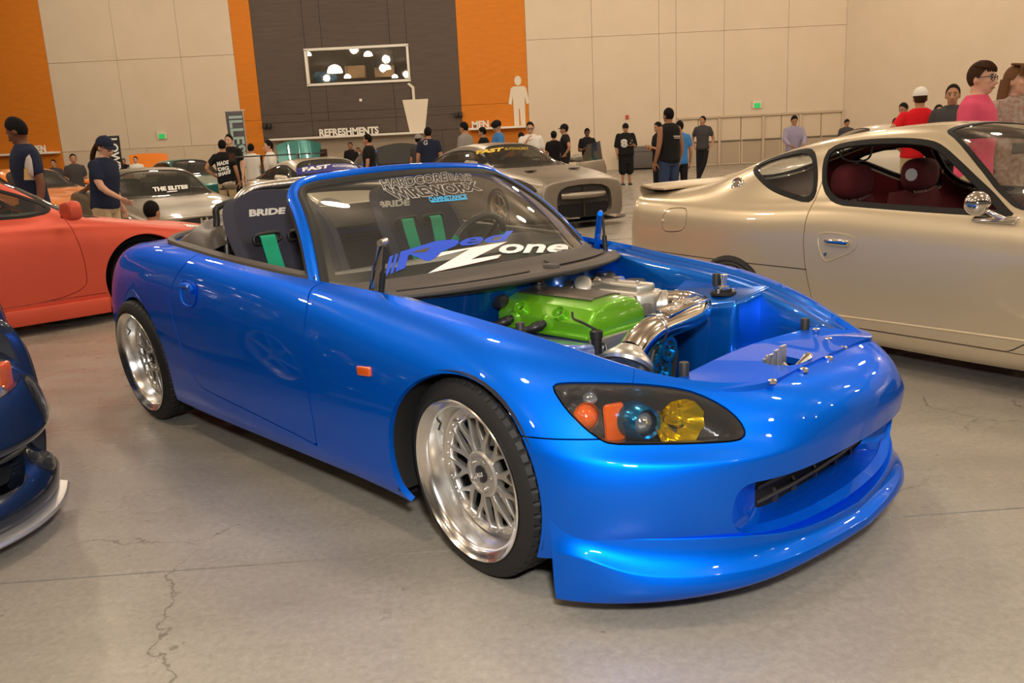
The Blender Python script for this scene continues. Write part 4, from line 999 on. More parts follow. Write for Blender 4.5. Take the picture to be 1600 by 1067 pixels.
# intake manifold, throttle, pipe
mf = bevel(prism([(-.46, .19), (-.10, .19), (-.05, .26), (-.08, .34), (-.42, .34), (-.48, .27)], .10), .02, 3).tr(0, 0, .60)
mo_ = obj('intake_manifold', mf, 'alloy_cast', en)
for i in range(4): obj('runner', tube(cr([(-.40 + .095 * i, .10, .62), (-.40 + .095 * i, .15, .655), (-.40 + .095 * i, .21, .655)], 8), .026, 12), 'alloy_cast', mo_)
obj('fuel_rail', cyl((-.45, .13, .69), (-.06, .13, .69), .014), 'chrome_soft', mo_)
for i in range(4): obj('injector', cyl((-.40 + .095 * i, .13, .69), (-.40 + .095 * i, .11, .64), .012, .009, 10), 'chrome_soft', mo_)
for p, r_, h_, m_ in (((-.42, .16, .70), .030, .05, 'chrome_soft'), ((-.36, .19, .71), .034, .045, 'alloy_cast'), ((-.34, .24, .715), .022, .03, 'chrome_soft')):
    obj('regulator', orient(lathe([(.001, -h_ / 2), (r_ * .8, -h_ / 2), (r_, -h_ * .35), (r_, h_ * .1), (r_ * .9, h_ * .12), (r_ * .9, h_ * .3), (r_, h_ * .32), (r_, h_ * .42), (r_ * .7, h_ / 2), (.001, h_ / 2)], 20, 'x'), p, (.5, -.6, .6)), m_, mo_)
obj('plenum_lid', bevel(prism([(-.40, .22), (-.12, .22), (-.08, .27), (-.10, .31), (-.38, .31)], .03), .01).tr(0, 0, .695), 'alloy_cast', mo_)
for i in range(3): obj('lid_bolt', cyl((-.35 + .1 * i, .265, .724), (-.35 + .1 * i, .265, .732), .008, n=8), 'chrome_soft', mo_)
obj('throttle_body', orient(lathe([(.036, -.05), (.05, -.045), (.05, -.03), (.042, -.028), (.042, .02), (.052, .022), (.052, .04), (.045, .045)], 24, 'x'), (-.08, .29, .645), (.75, .55, .05)), 'alloy_cast', mo_)
obj('throttle_motor', bevel(box(-.09, .23, .625, .05, .05, .07), .01), 'grey_plastic', mo_)
obj('plug_connector', bevel(box(-.05, .17, .60, .04, .03, .05), .008), 'hose_black', mo_)
pp = cr([(-.055, .315, .648), (.02, .345, .65), (.10, .30, .652), (.15, .20, .652), (.170, .08, .652), (.182, -.04, .652), (.192, -.13, .646), (.200, -.195, .628), (.205, -.235, .605)], 60)
po_ = obj('intake_pipe', tube(pp, .047, 24), 'chrome', en)
for i in (3, 40): obj('pipe_bead', tube([pp[i], pp[i + 1]], .051, 24), 'chrome_soft', po_)
obj('filter_ring', orient(lathe([(.047, -.04), (.055, -.03), (.075, -.01), (.090, .005), (.095, .02), (.090, .032), (.070, .03), (.068, .0), (.06, -.02)], 36, 'x').sc(.9), (.210, -.262, .588), (.15, -.60, -.78)), 'rim_silver', po_)
# embossed plate on the pipe
pa, pb = pp[18], pp[38]; dx_ = pb - pa; L_ = np.linalg.norm(dx_); dx_ /= L_; uz = np.array([.25, 0, .97]); uz -= dx_ * (uz @ dx_); uz /= np.linalg.norm(uz); uy = np.cross(uz, dx_)
fm = frame((pa + pb) / 2 + uz * .040, dx_, uy, uz)
pl_ = bevel(prism([(-L_ / 2, -.030), (-.02, -.030), (-.015, -.037), (.015, -.037), (.02, -.030), (L_ / 2, -.030), (L_ / 2, .030), (-L_ / 2, .030)], .012), .003).mat4(fm)
pe = obj('name_plate', pl_, 'chrome', po_)
for t, yy in (('POWER CHAMBER', -.001),):
    q = fitbox(text_m(t, 1, .0, .2), L_ * .82, .017); q = M(np.stack([-q.V[:, 0], -q.V[:, 1] - yy, 0 * q.V[:, 0]], 1), q.F).thick(.002).tr(0, 0, .0145).mat4(fm); obj('name_lettering', q, 'chrome_soft', pe, smooth=False)
# pulleys
def pulley(c, r_, holes=6):
    o = obj('pulley', orient(lathe([(r_ * .25, 0), (r_ * .3, .006), (r_ * .72, .004), (r_ * .75, .012), (r_, .012), (r_, .006), (r_ * .93, .002), (r_, -.004), (r_, -.012), (r_ * .2, -.012)], 32, 'x'), c, (1, 0, 0)), 'pulley_blue', en)
    for i in range(holes):
        a = 2 * PI * i / holes; obj('pulley_window', cyl((c[0] + .004, c[1] + r_ * .5 * math.cos(a), c[2] + r_ * .5 * math.sin(a)), (c[0] + .0075, c[1] + r_ * .5 * math.cos(a), c[2] + r_ * .5 * math.sin(a)), r_ * .16, n=12), 'dark_gap', o)
pulley((.20, -.04, .575), .042, 5); pulley((.19, -.07, .505), .055, 6)
obj('drive_belt', tube([(.19, -.13, .505), (.19, -.10, .58), (.195, .0, .60), (.195, .02, .55), (.19, .0, .44), (.19, -.1, .44)], .009, 6, True), 'rubber_black', en)
# reservoirs on the far side
for p, r_, m_ in (((-.42, .40, .70), .045, 'hose_black'), ((-.36, .52, .655), .055, 'grey_plastic')):
    o = obj('fluid_reservoir', lathe([(r_ * .9, -.10), (r_ * .95, -.02), (r_, 0), (r_, .018), (r_ * .85, .022), (r_ * .8, .03), (.001, .03)], 24).tr(*p), m_, R2)
obj('master_cylinder', cyl((-.48, .36, .69), (-.30, .36, .705), .022, n=14), 'alloy_cast', R2)
# ---------------------------------------------------------------- cockpit
mat('vinyl_dark', (.060, .050, .043), .40, bump=(160, .15, .002)); mat('interior_black', (.02, .019, .019), .6); mat('seat_navy', (.030, .030, .048), .85, bump=(400, .2, .002)); mat('harness_green', (.0, .33, .17), .65, bump=(300, .2, .002)); mat('carbon', (.03, .03, .032), .25, coat=.6)
mat('belt_trim', (.055, .047, .040), .5)
bt = []
for x in np.linspace(-.83, -2.12, 30):
    w, z = edge_at(x); bt.append([(x, w, z), (x, w - .004, z + .010), (x, w - .030, z + .016), (x, w - .052, z + .012), (x, w - .058, z - .01), (x, w - .062, .40), (x, w - .08, .26)])
bt = grid(np.array(bt)); bt = bt if bt.normals()[10 * 7 + 2][2] > 0 else bt.flip()
for s_ in (1, -1): obj('belt_trim', bt if s_ == 1 else bt.mirror(), 'belt_trim', R2, sharp=30)
obj('cockpit_floor', box(-1.45, 0, .25, 1.3, 1.40, .03), 'interior_black', R2)
obj('rear_bulkhead', box(-1.98, 0, .55, .04, 1.36, .58), 'interior_black', R2)
obj('centre_tunnel', bevel(box(-1.35, 0, .42, 1.1, .20, .34), .04, 3), 'interior_black', R2)
ds = []
for y in np.linspace(-.70, .70, 25):
    k = 1 - (y / .7) ** 2; hump = .05 * math.exp(-((y - .37) / .17) ** 2)
    ds.append([(-.62 - .16 * (1 - k) + .05, y, .79), (-.72 - .12 * (1 - k), y, .825 + .01 * k), (-.86, y, .835 + hump), (-.98, y, .82 + hump), (-1.02, y, .77 + hump * .5), (-.99, y, .66), (-.90, y, .42)])
ds = grid(np.array(ds)); ds = ds if ds.normals()[12 * 7 + 2][2] > 0 else ds.flip(); obj('dashboard', ds, 'vinyl_dark', R2, sharp=50)
# steering wheel on the far side
swc = np.array([-1.19, .39, .80]); swd = (-.90, 0, .42)
sw = obj('steering_wheel', orient(torus(.165, .016, 48, 10, 'x'), swc, swd), 'vinyl_dark', R2)
for a in (20, 160): 
    q = [(0, .165 * math.cos(rad(a + d)), .165 * math.sin(rad(a + d))) for d in range(-6, 7, 2)]; obj('green_stripe', orient(tube(q, .0175, 12), swc, swd), 'harness_green', sw)
for a in (-90, 30, 150): obj('wheel_spoke', orient(box(0, 0, 0, .006, .026, .15, .002).tr(0, 0, .085).rot('x', a), swc + np.array([.012, 0, -.006]), swd), 'black_plastic', sw)
obj('horn_boss', orient(lathe([(.001, .02), (.03, .018), (.035, 0), (.05, -.03), (.05, -.16)], 20, 'x'), swc, swd), 'black_plastic', sw)
# bucket seats
def seat(cy, name='bucket_seat'):
    rows = []
    for z, hw, wing, lean in ((.36, .19, .16, .0), (.50, .20, .16, -.03), (.66, .19, .13, -.075), (.80, .188, .10, -.12), (.90, .208, .08, -.15), (.98, .200, .05, -.18), (1.04, .180, .022, -.20), (1.08, .150, .006, -.215), (1.105, .11, .0, -.222), (1.118, .055, -.005, -.226), (1.12, .01, -.005, -.228)):
        x = -1.50 + lean; pts = []
        for t, wx_ in ((1.0, 1.0), (.985, .8), (.9, .35), (.75, .08), (.45, 0), (.0, 0)): pts.append((x + wing * wx_, -hw * t - (.02 if t > .9 else 0), z))
        rows.append(pts + [(a, -b, c) for a, b, c in reversed(pts[:-1])])
    s_ = grid(bsurf(np.array(rows), 40, 34)).tr(0, cy, 0); s_ = s_ if s_.normals()[20 * 34 + 17][0] > 0 else s_.flip()
    front_ = s_
    o = obj(name, s_.thick(.045), 'seat_navy', R2, sharp=60)
    cs = []
    for x, hw, z in ((-1.50, .19, .37), (-1.35, .20, .36), (-1.18, .205, .375), (-1.04, .20, .40), (-1.0, .19, .38)):
        cs.append([(x, -hw - .06, z + .10), (x, -hw - .03, z + .12), (x, -hw, z + .06), (x, -hw * .6, z), (x, 0, z - .005), (x, hw * .6, z), (x, hw, z + .06), (x, hw + .03, z + .12), (x, hw + .06, z + .10)])
    c_ = grid(bsurf(np.array(cs), 20, 24)).tr(0, cy, 0); c_ = c_ if c_.normals()[200][2] > 0 else c_.flip(); obj('seat_cushion', c_.thick(.06), 'seat_navy', o, sharp=60)
    return o, front_
sR, fR = seat(-.385); sL, fL = seat(.385)
obj('seat_lettering', decal(S2, fR, text_m('BRIDE', 1, .05, .1), [(387, 328), (446, 324), (446, 334), (389, 339)], .003), 'decal_silver', sR, smooth=False)
obj('seat_lettering', decal(S2, fL, text_m('BRIDE', 1, .05), [(590, 315), (640, 311), (640, 321), (592, 325)], .003), 'decal_silver', sL, smooth=False)
for o, f_, cy in ((sR, fR, -.385), (sL, fL, .385)):
    for sy in (-1, 1):
        # harness slot bezels and straps
        yc = cy + sy * .085; 
        b0 = np.array([-1.625, yc, .915]); ring_ = [(.0, -.055, -.012), (.0, -.045, .016), (.0, .04, .022), (.0, .055, .012), (.0, .05, -.012), (.0, -.035, -.022)]
        obj('slot_bezel', tube(cr([b0 + np.array([.012, a * 1.15, b]) for _, a, b in ring_], 30, True), .008, 8, True), 'black_plastic', o)
        obj('slot_hole', box(b0[0] + .004, yc, .916, .01, .10, .03, .004), 'dark_gap', o)
        sp_ = cr([b0 + [-.01, 0, .006], b0 + [.03, sy * .005, .012], b0 + [.05, sy * .004, -.05], b0 + [.10, -sy * .01, -.22], b0 + [.17, -sy * .025, -.40], b0 + [.26, -sy * .04, -.50]], 24)
        P_, T_, _, _ = frame_path(sp_); st_ = grid(np.array([[p + np.array([0, -.036, 0]), p + np.array([0, .036, 0])] for p in P_])); st_ = st_ if st_.normals()[20][0] > 0 else st_.flip()
        obj('harness_strap', st_.thick(.004), 'harness_green', o)
    side_ = np.array([[(-1.50 + .02 - (z - .62) * .45 + t * .10, cy - .245 - .012 * math.sin(PI * t), z) for t in np.linspace(0, 1, 6)] for z in np.linspace(.62, .95, 8)])
# roll hoop
mat('hoop_silver', (.72, .70, .67), .22, metal=1)
_q = [(-1.84, .56, .62), (-1.83, .555, .90), (-1.82, .525, 1.00), (-1.81, .475, 1.085), (-1.805, .40, 1.125), (-1.80, .24, 1.136), (-1.80, .10, 1.142)]; rh = cr([(a, -b, c) for a, b, c in _q] + list(reversed(_q)), 90)
ro = obj('roll_hoop', tube(rh, .024, 16), 'hoop_silver', R2)
obj('hoop_inner', tube(cr([(-1.93, -.55, .72), (-1.925, -.545, .98), (-1.92, -.48, 1.065), (-1.92, 0, 1.095), (-1.92, .48, 1.065), (-1.925, .545, .98), (-1.93, .55, .72)], 60), .016, 10), 'black_plastic', ro)
obj('cross_bar', cyl((-1.9, -.57, .84), (-1.9, .57, .84), .018, n=12), 'hoop_silver', ro)
# folded soft top under its boot cover
tn = []
for u in np.linspace(-1, 1, 41):
    row = []
    for v in np.linspace(0, 1, 22):
        x = -1.80 - .62 * v * (1 - .18 * u * u * v); y = .665 * u * (1 - .10 * v * v)
        h_ = (1 - abs(u) ** 7) ** .5 * min(1, (v + .02) * 9) ** .5 * (1 - v ** 3.2) ** .6
        row.append((x, y, .84 + .155 * h_ + .012 * math.sin(11 * v + 5 * abs(u) ** 2) * h_ + .007 * math.sin(23 * v * (1 - .4 * abs(u))) * h_))
    tn.append(row)
tn = grid(np.array(tn)); tn = tn if tn.normals()[20 * 22 + 10][2] > 0 else tn.flip(); obj('soft_top_cover', tn, 'vinyl_dark', R2)
# rear deck and boot lid
dk = []
for u in np.linspace(-1, 1, 33):
    row = []
    for t in np.linspace(0, 1, 18):
        x = -2.13 - .86 * t; w, z = edge_at(x); w = min(w, .66) if x > -2.9 else w * 1.0
        if t > .98: w, z = edge_at(-2.97)
        row.append((x + .02 * u * u, u * w, z + .030 * (1 - u ** 2) * (1 - .4 * t) + (.022 * math.exp(-((t - .86) / .08) ** 2) * (1 - u ** 6))))
    dk.append(row)
dk = grid(np.array(dk)); dk = dk if dk.normals()[200][2] > 0 else dk.flip()
tlid = chaikin(np.array([(-2.45, -.50), (-2.45, .50), (-3.3, .45), (-3.3, -.45)]), 2)
lid_, deck_ = dk.split(lambda V: sdf(tlid, V[:, :2]), .002); 
lid_.add(lid_.flange(.02)); deck_.add(deck_.flange(.02)); obj('boot_lid', lid_, 'blue_paint', R2); obj('rear_deck', deck_, 'blue_paint', R2)
gk_ = cr([(-1.75, -.70, .868), (-2.05, -.672, .884), (-2.25, -.63, .892), (-2.40, -.52, .90), (-2.46, -.30, .912), (-2.47, 0, .918), (-2.46, .30, .912), (-2.40, .52, .90), (-2.25, .63, .892), (-2.05, .672, .884), (-1.75, .70, .868)], 60)
obj('cockpit_seal', tube(gk_, .018, 8), 'belt_trim', R2)
# tail lamp on the visible rear corner
# ================================================================== other cars: one lofted shell each, cut into panels, glass and lamps
mat('car_glass_seal', (.010, .0095, .0095), .6, spec=.25)
def coupe_net(s):
    """control net of the right half: rows sill -> roof centre, stations front -> rear. s: shape dictionary"""
    xf, xr, W = s['xf'], s['xr'], s['W']; N = []
    def T(x): return float(lin(s['top'], x)[0][0])
    def B(x): return float(lin(s['belt'], x)[0][0])
    def Hw(x): return W * float(lin(s['plan'], x)[0][0])
    def sec(x, kx=None):
        t, b, h = T(x), B(x), Hw(x); zs = float(lin(s['sill'], x)[0][0]); g = s['roofw'] * h / W
        up = max(t - b, .0); k = min(1, max(0, (up - .06) / .25)); k = k * k * (3 - 2 * k)
        hip = s.get('hip', 1.0)
        R = [(h * .93, zs), (h * .985, zs + .04), (h, zs + .16), (h * 1.0, zs + (b - zs) * .55), (h * .985, b - .13), (h * .95, b - .045), (h * .90, b - .002)]
        hood = [(h * .78, b + up * .45), (h * .62, b + up * .72), (h * .42, b + up * .90), (h * .2, t - .004), (0, t)]
        e0 = (h * .875, b + .02); ge = g
        roof = [e0, (e0[0] * .55 + ge * .45, b + .02 + (t - .075 - b) * .52), (ge, t - .045), (ge * .62, t - .008), (0, t)]
        for a, c in zip(hood, roof): R.append((a[0] * (1 - k) + c[0] * k, a[1] * (1 - k) + c[1] * k))
        return [(x, -w, z) for w, z in R]
    X = s['xs']; st = [sec(x) for x in X]
    def cap(S, dx, shr=.82):
        S = np.array(S); c = S.copy(); zc = S[:, 2].mean(); out = []
        for k, d in ((.93, .6), (shr, 1.0), (shr * .55, 1.15), (0, 1.2)):
            q = S.copy(); q[:, 1] *= k; q[:, 2] = zc + (S[:, 2] - zc) * (1 - (1 - max(k, shr)) * .55); q[:, 0] += dx * d; out.append(q)
        return out
    st = [np.array(q) for q in st]; st = list(reversed(cap(st[0], s.get('capf', .05), s.get('shr', .82)))) + st + cap(st[-1], -s.get('capr', .05))
    return np.array(st)
def wheel_simple(car, loc, side, R=.31, ri=.235, w=.22, n=6, m_rim='rim_silver', camber=3, dish=.03, src=None, spw=.03):
    mt = Matrix.Translation(loc) @ Matrix.Rotation(rad(0 if side < 0 else 180), 4, 'Z') @ Matrix.Rotation(rad(camber), 4, 'X')
    if src is not None:
        c = src.copy(); COL.objects.link(c); c.parent = car.root; c.matrix_local = mt
        for ch in src.children: d = ch.copy(); COL.objects.link(d); d.parent = c
        return c
    o = obj('wheel', fixn(lathe([(ri - .02, w - .01), (ri - .03, w * .6), (ri - .035, dish + .03), (ri - .02, dish), (ri - .008, .006), (ri, 0), (ri + .004, .008), (ri - .01, .02)], 48, 'y')), m_rim, car.root); o.matrix_local = mt
    obj('tyre', fixn(lathe([(ri, .01), (ri + .02, .003), (R - .03, .0), (R - .008, .015), (R, .04), (R, w - .04), (R - .008, w - .015), (R - .03, w), (ri, w - .01)], 64, 'y', True)), 'tyre_rubber', o)
    sp = bevel(prism([(-spw * .7, .03), (-spw * .45, ri * .6), (-spw * .6, ri - .02), (spw * .6, ri - .02), (spw * .45, ri * .6), (spw * .7, .03)], .03, 'xz'), .005, 1).tr(0, dish, 0); s0 = None
    for i in range(n):
        mr = Matrix.Rotation(2 * PI * i / n, 4, 'Y')
        if s0 is None: s0 = obj('spoke', sp, m_rim, o, sharp=35)
        else: share('spoke', s0, o, mr)
    obj('hub', fixn(lathe([(.001, dish - .006), (.03, dish - .004), (.055, dish + .004), (.06, dish + .04)], 24, 'y')), m_rim, o)
    obj('backing', fixn(lathe([(.001, .12), (ri - .03, .12), (ri - .03, .125)], 32, 'y')), 'dark_gap', o)
    return o
def make_coupe(car, s, paint, nu=150, nv=64):
    sh = grid(bsurf(coupe_net(s), nu, nv)).flip()
    if sh.normals()[(nu // 2) * nv + 20][1] > 0: sh = sh.flip()
    R = car.root; body = sh; parts = {'shell': sh.copy().add(sh.mirror())}
    for cx, R_ in ((0, s.get('ar', .335)), (-s['wb'], s.get('ar', .335))):
        cz = s.get('az', .30)
        _, body = body.split(lambda V: np.where(np.abs(V[:, 1]) > .3, np.hypot(V[:, 0] - cx, V[:, 2] - cz) - R_, 9.))
    def cut(f, gap=0):
        nonlocal body
        i, body = body.split(f, gap); return i
    parts['glass'] = []
    for key in ('side', 'side2', 'screen', 'rear'):
        if key not in s: continue
        P = np.array(s[key]); P = chaikin(P, 2)
        if key.startswith('side'): f = lambda V: np.where((np.abs(V[:, 1]) > .25), sdf(P, V[:, [0, 2]]), 9.)
        elif key == 'screen': f = lambda V: np.where((V[:, 0] > s['mid']) & (V[:, 2] > .6), sdf(P, V[:, :2]), 9.)
        else: f = lambda V: np.where((V[:, 0] < s['mid']) & (V[:, 2] > .6), sdf(P, V[:, :2]), 9.)
        reg = cut(f); pane, band = reg.split(lambda V: f(V) + s.get('seal', .022))
        parts['glass'].append((key, pane, band))
    for key, m_ in s.get('cuts', {}).items():
        fn, mt_, off = m_; reg = cut(fn, .001); parts[key] = (reg, mt_, off)
    panels = []
    for nm, fn in s.get('panels', []):
        reg = cut(fn, .0025); panels.append((nm, reg))
    def both(name, m, mt_, d=.02, parent=R, mid=False):
        if not len(m.F): return None
        if mid:
            c = m.copy().add(m.mirror()).weld(2e-4); c.add(c.flange(d)) if d else None; return obj(name, c, mt_, parent)
        q = m.copy()
        if d: q.add(m.flange(d))
        o = obj(name, q, mt_, parent); obj(name, q.mirror(), mt_, parent); return o
    bo = both('body', body, paint, .025, R, True)
    for nm, reg in panels: both(nm, reg, paint, .02, R, nm in ('bonnet', 'front_bumper', 'rear_bumper'))
    gm = s.get('glassmat') or glass_mat('car_glass_dark', (.25, .25, .24), .25, .02, .5)
    for key, pane, band in parts['glass']:
        nm = {'side': 'side_window', 'side2': 'quarter_window', 'screen': 'windscreen', 'rear': 'rear_window'}[key]; mid = key in ('screen', 'rear')
        po = both(nm, M(pane.V - pane.normals() * .004, pane.F), gm, 0, R, mid) if key not in s.get('open', ()) else None
        both('window_seal', band, 'car_glass_seal', .012, R, mid)
    for key in s.get('cuts', {}):
        reg, mt_, off = parts[key]; m2 = M(reg.V - reg.normals() * off, reg.F)
        both(key, m2, mt_, 0, R, key in ('grille', 'mouth'))
        if off > .008: both(key + '_surround', reg.flange(off), paint, 0, R, key in ('grille', 'mouth'))
    # lining inside, arches, floor
    ins = M(body.V - body.normals() * .03, body.F).flip(); li = ins.split(lambda V: V[:, 2] - .35)[1]
    if s.get('lining'):
        both('interior_lining', li, s['lining'], 0, R, True)
        for nm, reg in panels:
            if nm == 'door': both('door_card', M(reg.V - reg.normals() * .035, reg.F).flip(), s['lining'], 0, R)
    for cx in (0, -s['wb']):
        for sg in (-1, 1):
            a_ = np.linspace(-.3, PI + .3, 20); r_ = s.get('ar', .335) + .006; y0 = s['W'] * .93
            m = grid(np.array([[(cx + r_ * math.cos(t), sg * y0, s.get('az', .3) + r_ * math.sin(t)), (cx + r_ * math.cos(t), sg * (y0 - .26), s.get('az', .3) + r_ * math.sin(t)), (cx, sg * (y0 - .26), s.get('az', .3))] for t in a_]))
            obj('inner_arch', m if sg < 0 else m.flip(), 'rubber_black', R)
    zf = s['sill'][0][1] + .04
    obj('underbody', box((-s['wb']) / 2, 0, zf, s['wb'] - .75, s['W'] * 1.72, .05), 'dark_gap', R)
    obj('underbody', box((s['xf'] + s['xr']) / 2, 0, zf + .02, (s['xf'] - s['xr']) * .96, s['W'] * 1.0, .04), 'dark_gap', R)
    if not s.get('nowheels'):
        w_ = None; zc = s.get('wr', .305)
        for cx in (0, -s['wb']):
            for sg in (-1, 1): w_ = wheel_simple(car, (cx, sg * (s['W'] * .985), zc), sg, R=zc + .004, src=w_, **s.get('wheel', {})) if w_ is None else (wheel_simple(car, (cx, sg * (s['W'] * .985), zc), sg, src=w_, camber=s.get('wheel', {}).get('camber', 3)), w_)[1]
    return parts
def inside(P, proj='xz', guard=None, it=2):
    Q = chaikin(np.array(P), it); ix = {'xz': [0, 2], 'xy': [0, 1], 'yz': [1, 2]}[proj]
    def f(V):
        d = sdf(Q, V[:, ix]); return d if guard is None else np.where(guard(V), d, np.abs(d) + 1)
    return f
def traced(car, sh, px, proj='xz', guard=None, it=1):
    P = car.on(sh, px); ix = {'xz': [0, 2], 'xy': [0, 1], 'yz': [1, 2]}[proj]; return inside(P[:, ix], proj, guard, it)
# ------------------------------------------------------------------ champagne classic coupe (right)
mat('champagne_paint', (.60, .495, .335), .32, metal=.45, coat=1, coatr=.02, spec=.6); mat('maroon_cloth', (.085, .006, .008), .9, bump=(300, .2, .003)); mat('maroon_trim', (.11, .006, .008), .7)
ZC = Car((3.3, 3.75), -55, 'classic_coupe', 'champagne gold classic fastback coupe with round chrome mirror, right of the blue roadster')
zs = dict(xf=.95, xr=-3.25, W=.80, wb=2.26, roofw=.53, mid=-1.4, az=.27, ar=.275, wr=.27, wheel=dict(m_rim='grey_plastic', camber=8), seal=.028,
    top=[(-3.25, .91), (-2.95, .93), (-2.72, .985), (-2.45, 1.085), (-2.1, 1.185), (-1.7, 1.255), (-1.4, 1.275), (-1.1, 1.255), (-.85, 1.10), (-.62, .955), (-.5, .895), (0, .85), (.5, .79), (.95, .68)],
    belt=[(-3.25, .87), (-2.9, .865), (-2.4, .85), (-1.9, .86), (-1.69, .875), (-1.2, .862), (-.7, .85), (-.3, .83), (.3, .79), (.95, .66)],
    plan=[(-3.25, .86), (-2.9, .93), (-2.26, 1.0), (-1.7, .985), (-.7, .985), (0, 1.0), (.5, .96), (.95, .80)],
    sill=[(-3.25, .36), (-2.8, .28), (-2.5, .15), (-1.8, .135), (-.3, .135), (.5, .2), (.95, .28)],
    xs=[.95, .8, .6, .4, .2, 0, -.2, -.38, -.5, -.62, -.75, -.88, -1.0, -1.12, -1.3, -1.5, -1.7, -1.9, -2.1, -2.3, -2.5, -2.65, -2.8, -2.95, -3.12, -3.25],
    capf=.04, capr=.03, lining='maroon_trim', glassmat=glass_mat('classic_glass', (.92, .94, .92), .03, .01, .5), open=('side',))
_zsh = grid(bsurf(coupe_net(zs), 150, 64)).flip()
def zt(px, s=2.481, o=(960, 60)): return [(o[0] + a / s, o[1] + b / s) for a, b in px]
sideP = ZC.on(_zsh, zt([(800, 640), (818, 425), (900, 400), (1000, 388), (1130, 384), (1230, 392), (1280, 415), (1350, 480), (1440, 570), (1530, 665), (1570, 695), (1300, 682), (1000, 660)]))
quartP = ZC.on(_zsh, zt([(535, 500), (600, 465), (700, 432), (790, 420), (795, 520), (772, 645), (700, 628), (610, 595), (560, 550)]))
zs['side'] = sideP[:, [0, 2]]; zs['side2'] = quartP[:, [0, 2]]
_s = ZC.on(_zsh, [(1476, 206), (1479, 208), (1510, 240), (1555, 291), (1598, 338)]); _s = [(p[0], p[1]) for p in _s] + [(-.545, -.60)]
zs['screen'] = _s + [(-.52, -.3), (-.51, 0), (-.52, .3)] + [(a, -b) for a, b in reversed(_s)] + [(_s[0][0] - .01, .2), (_s[0][0] - .015, 0), (_s[0][0] - .01, -.2)]
zs['rear'] = [(-2.75, -.36), (-2.0, -.40), (-1.92, 0), (-2.0, .40), (-2.75, .36), (-2.8, 0)]
dz = ZC.on(_zsh, [(1268, 322), (1259, 345), (1255, 375), (1257, 410), (1262, 440), (1268, 466)])
dl = [(p[0], p[2]) for p in dz] + [(-1.64, .25), (-1.5, .215), (-.62, .215), (-.50, .3), (-.48, .5), (-.50, .84), (-.56, .93), (-1.2, 1.6), (-1.7, 1.6)]
zs['panels'] = [('door', lambda V: np.where(np.abs(V[:, 1]) > .45, sdf(np.array(dl), V[:, [0, 2]]), 9.)), ('sill_panel', lambda V: np.where((np.abs(V[:, 1]) > .6) & (V[:, 0] < -.2) & (V[:, 0] > -2.0), V[:, 2] - .212, 9.))]
fq = ZC.on(_zsh, zt([(183, 700), (200, 668), (215, 658), (275, 656), (283, 670), (278, 720), (265, 748), (200, 750), (185, 740)]))
zs['panels'].append(('fuel_flap', inside(fq[:, [0, 2]], 'xz', lambda V: V[:, 1] < -.3, 2)))
zp = make_coupe(ZC, zs, 'champagne_paint'); zsh = zp['shell']
RZ = ZC.root
# tail: ducktail spoiler across the rear edge
spn = []
for y in np.linspace(-.60, .60, 25):
    k = 1 - (y / .78) ** 4; xo = -3.22
    spn.append([(xo + .22, y, .922 + .008 * k), (xo + .10, y, .925 + .010 * k), (xo + .0, y, .945 + .010 * k), (xo - .02, y, .935), (xo - .015, y, .90), (xo + .01, y, .87)])
spn = grid(np.array(spn)); spn = spn if spn.normals()[60][2] > 0 else spn.flip(); obj('tail_spoiler', spn.thick(.012), 'champagne_paint', RZ)
# side moulding crease under the belt, door handle, mirror, badge
def zlay(P, off):
    t = BVHTree.FromPolygons([tuple(v) for v in zsh.V], zsh.F); o = []
    for x, z in P:
        h = t.ray_cast(Vector((x, -2, z)), Vector((0, 1, 0))); o.append((x, (h[0].y if h[0] else -.78) + off, z))
    return np.array(o)
g_ = ZC.on(zsh, [(1283, 378), (1332, 379)]); hx = g_.mean(0)
rc = chaikin(np.array([(-.12, .06), (.10, .05), (.13, .0), (.10, -.05), (.0, -.09), (-.06, -.12), (-.10, -.08), (-.13, .0)]), 2) + hx[[0, 2]]; cz_ = rc.mean(0)
obj('handle_recess', grid(np.stack([zlay(rc, -.002), zlay(cz_ + (rc - cz_) * .9, -.003), zlay(cz_ + (rc - cz_) * .7, .018), zlay(cz_ + (rc - cz_) * .02, .022)], 1), True, False), 'champagne_paint', RZ)
obj('door_handle', bevel(box(0, 0, 0, .15, .022, .036), .011, 3).tr(hx[0] + .005, hx[1] - .012, hx[2]), 'chrome', RZ)
kl = ZC.on(zsh, [(1290, 397)])[0]; obj('door_lock', lathe([(.001, -.008), (.010, -.007), (.013, 0)], 16, 'y').tr(*kl), 'chrome_soft', RZ)
_h = BVHTree.FromPolygons([tuple(v) for v in zsh.V], zsh.F).ray_cast(Vector(ZC.eye), Vector(ZC.ray(1152, 288))); bg = np.array(_h[0]); bn = np.array(_h[1]); bn = bn if bn @ (ZC.eye - bg) > 0 else -bn; bn = bn * .45 + np.array([0, -.55, 0]); bn /= np.linalg.norm(bn)
obj('pillar_badge', orient(lathe([(.001, .012), (.02, .012), (.024, .008), (.03, .008), (.038, .012), (.045, .006), (.047, -.004)], 28, 'x'), bg, bn), 'chrome', RZ)
crz = [(x, .272 + .012 * (x + 1.2)) for x in np.linspace(-1.60, -.10, 24)]; obj('body_fold', tube(zlay(crz, .004), .008, 8), 'champagne_paint', RZ)
fk = ZC.on(zsh, [(1036, 345)])[0]; obj('fuel_flap_knob', ell(tuple(fk), (.012, .012, .012), 10, 8), 'champagne_paint', RZ)
strp = [(x, .508 - .01 * (x + 2)) for x in np.linspace(-3.10, -1.72, 24)]; obj('body_crease', tube(zlay(strp, .0015), .0035, 5), 'dark_gap', RZ)
mr0 = ZC.on(zsh, [(1552, 345)])[0]; mb = mr0 + np.array([0, -.004, .0])
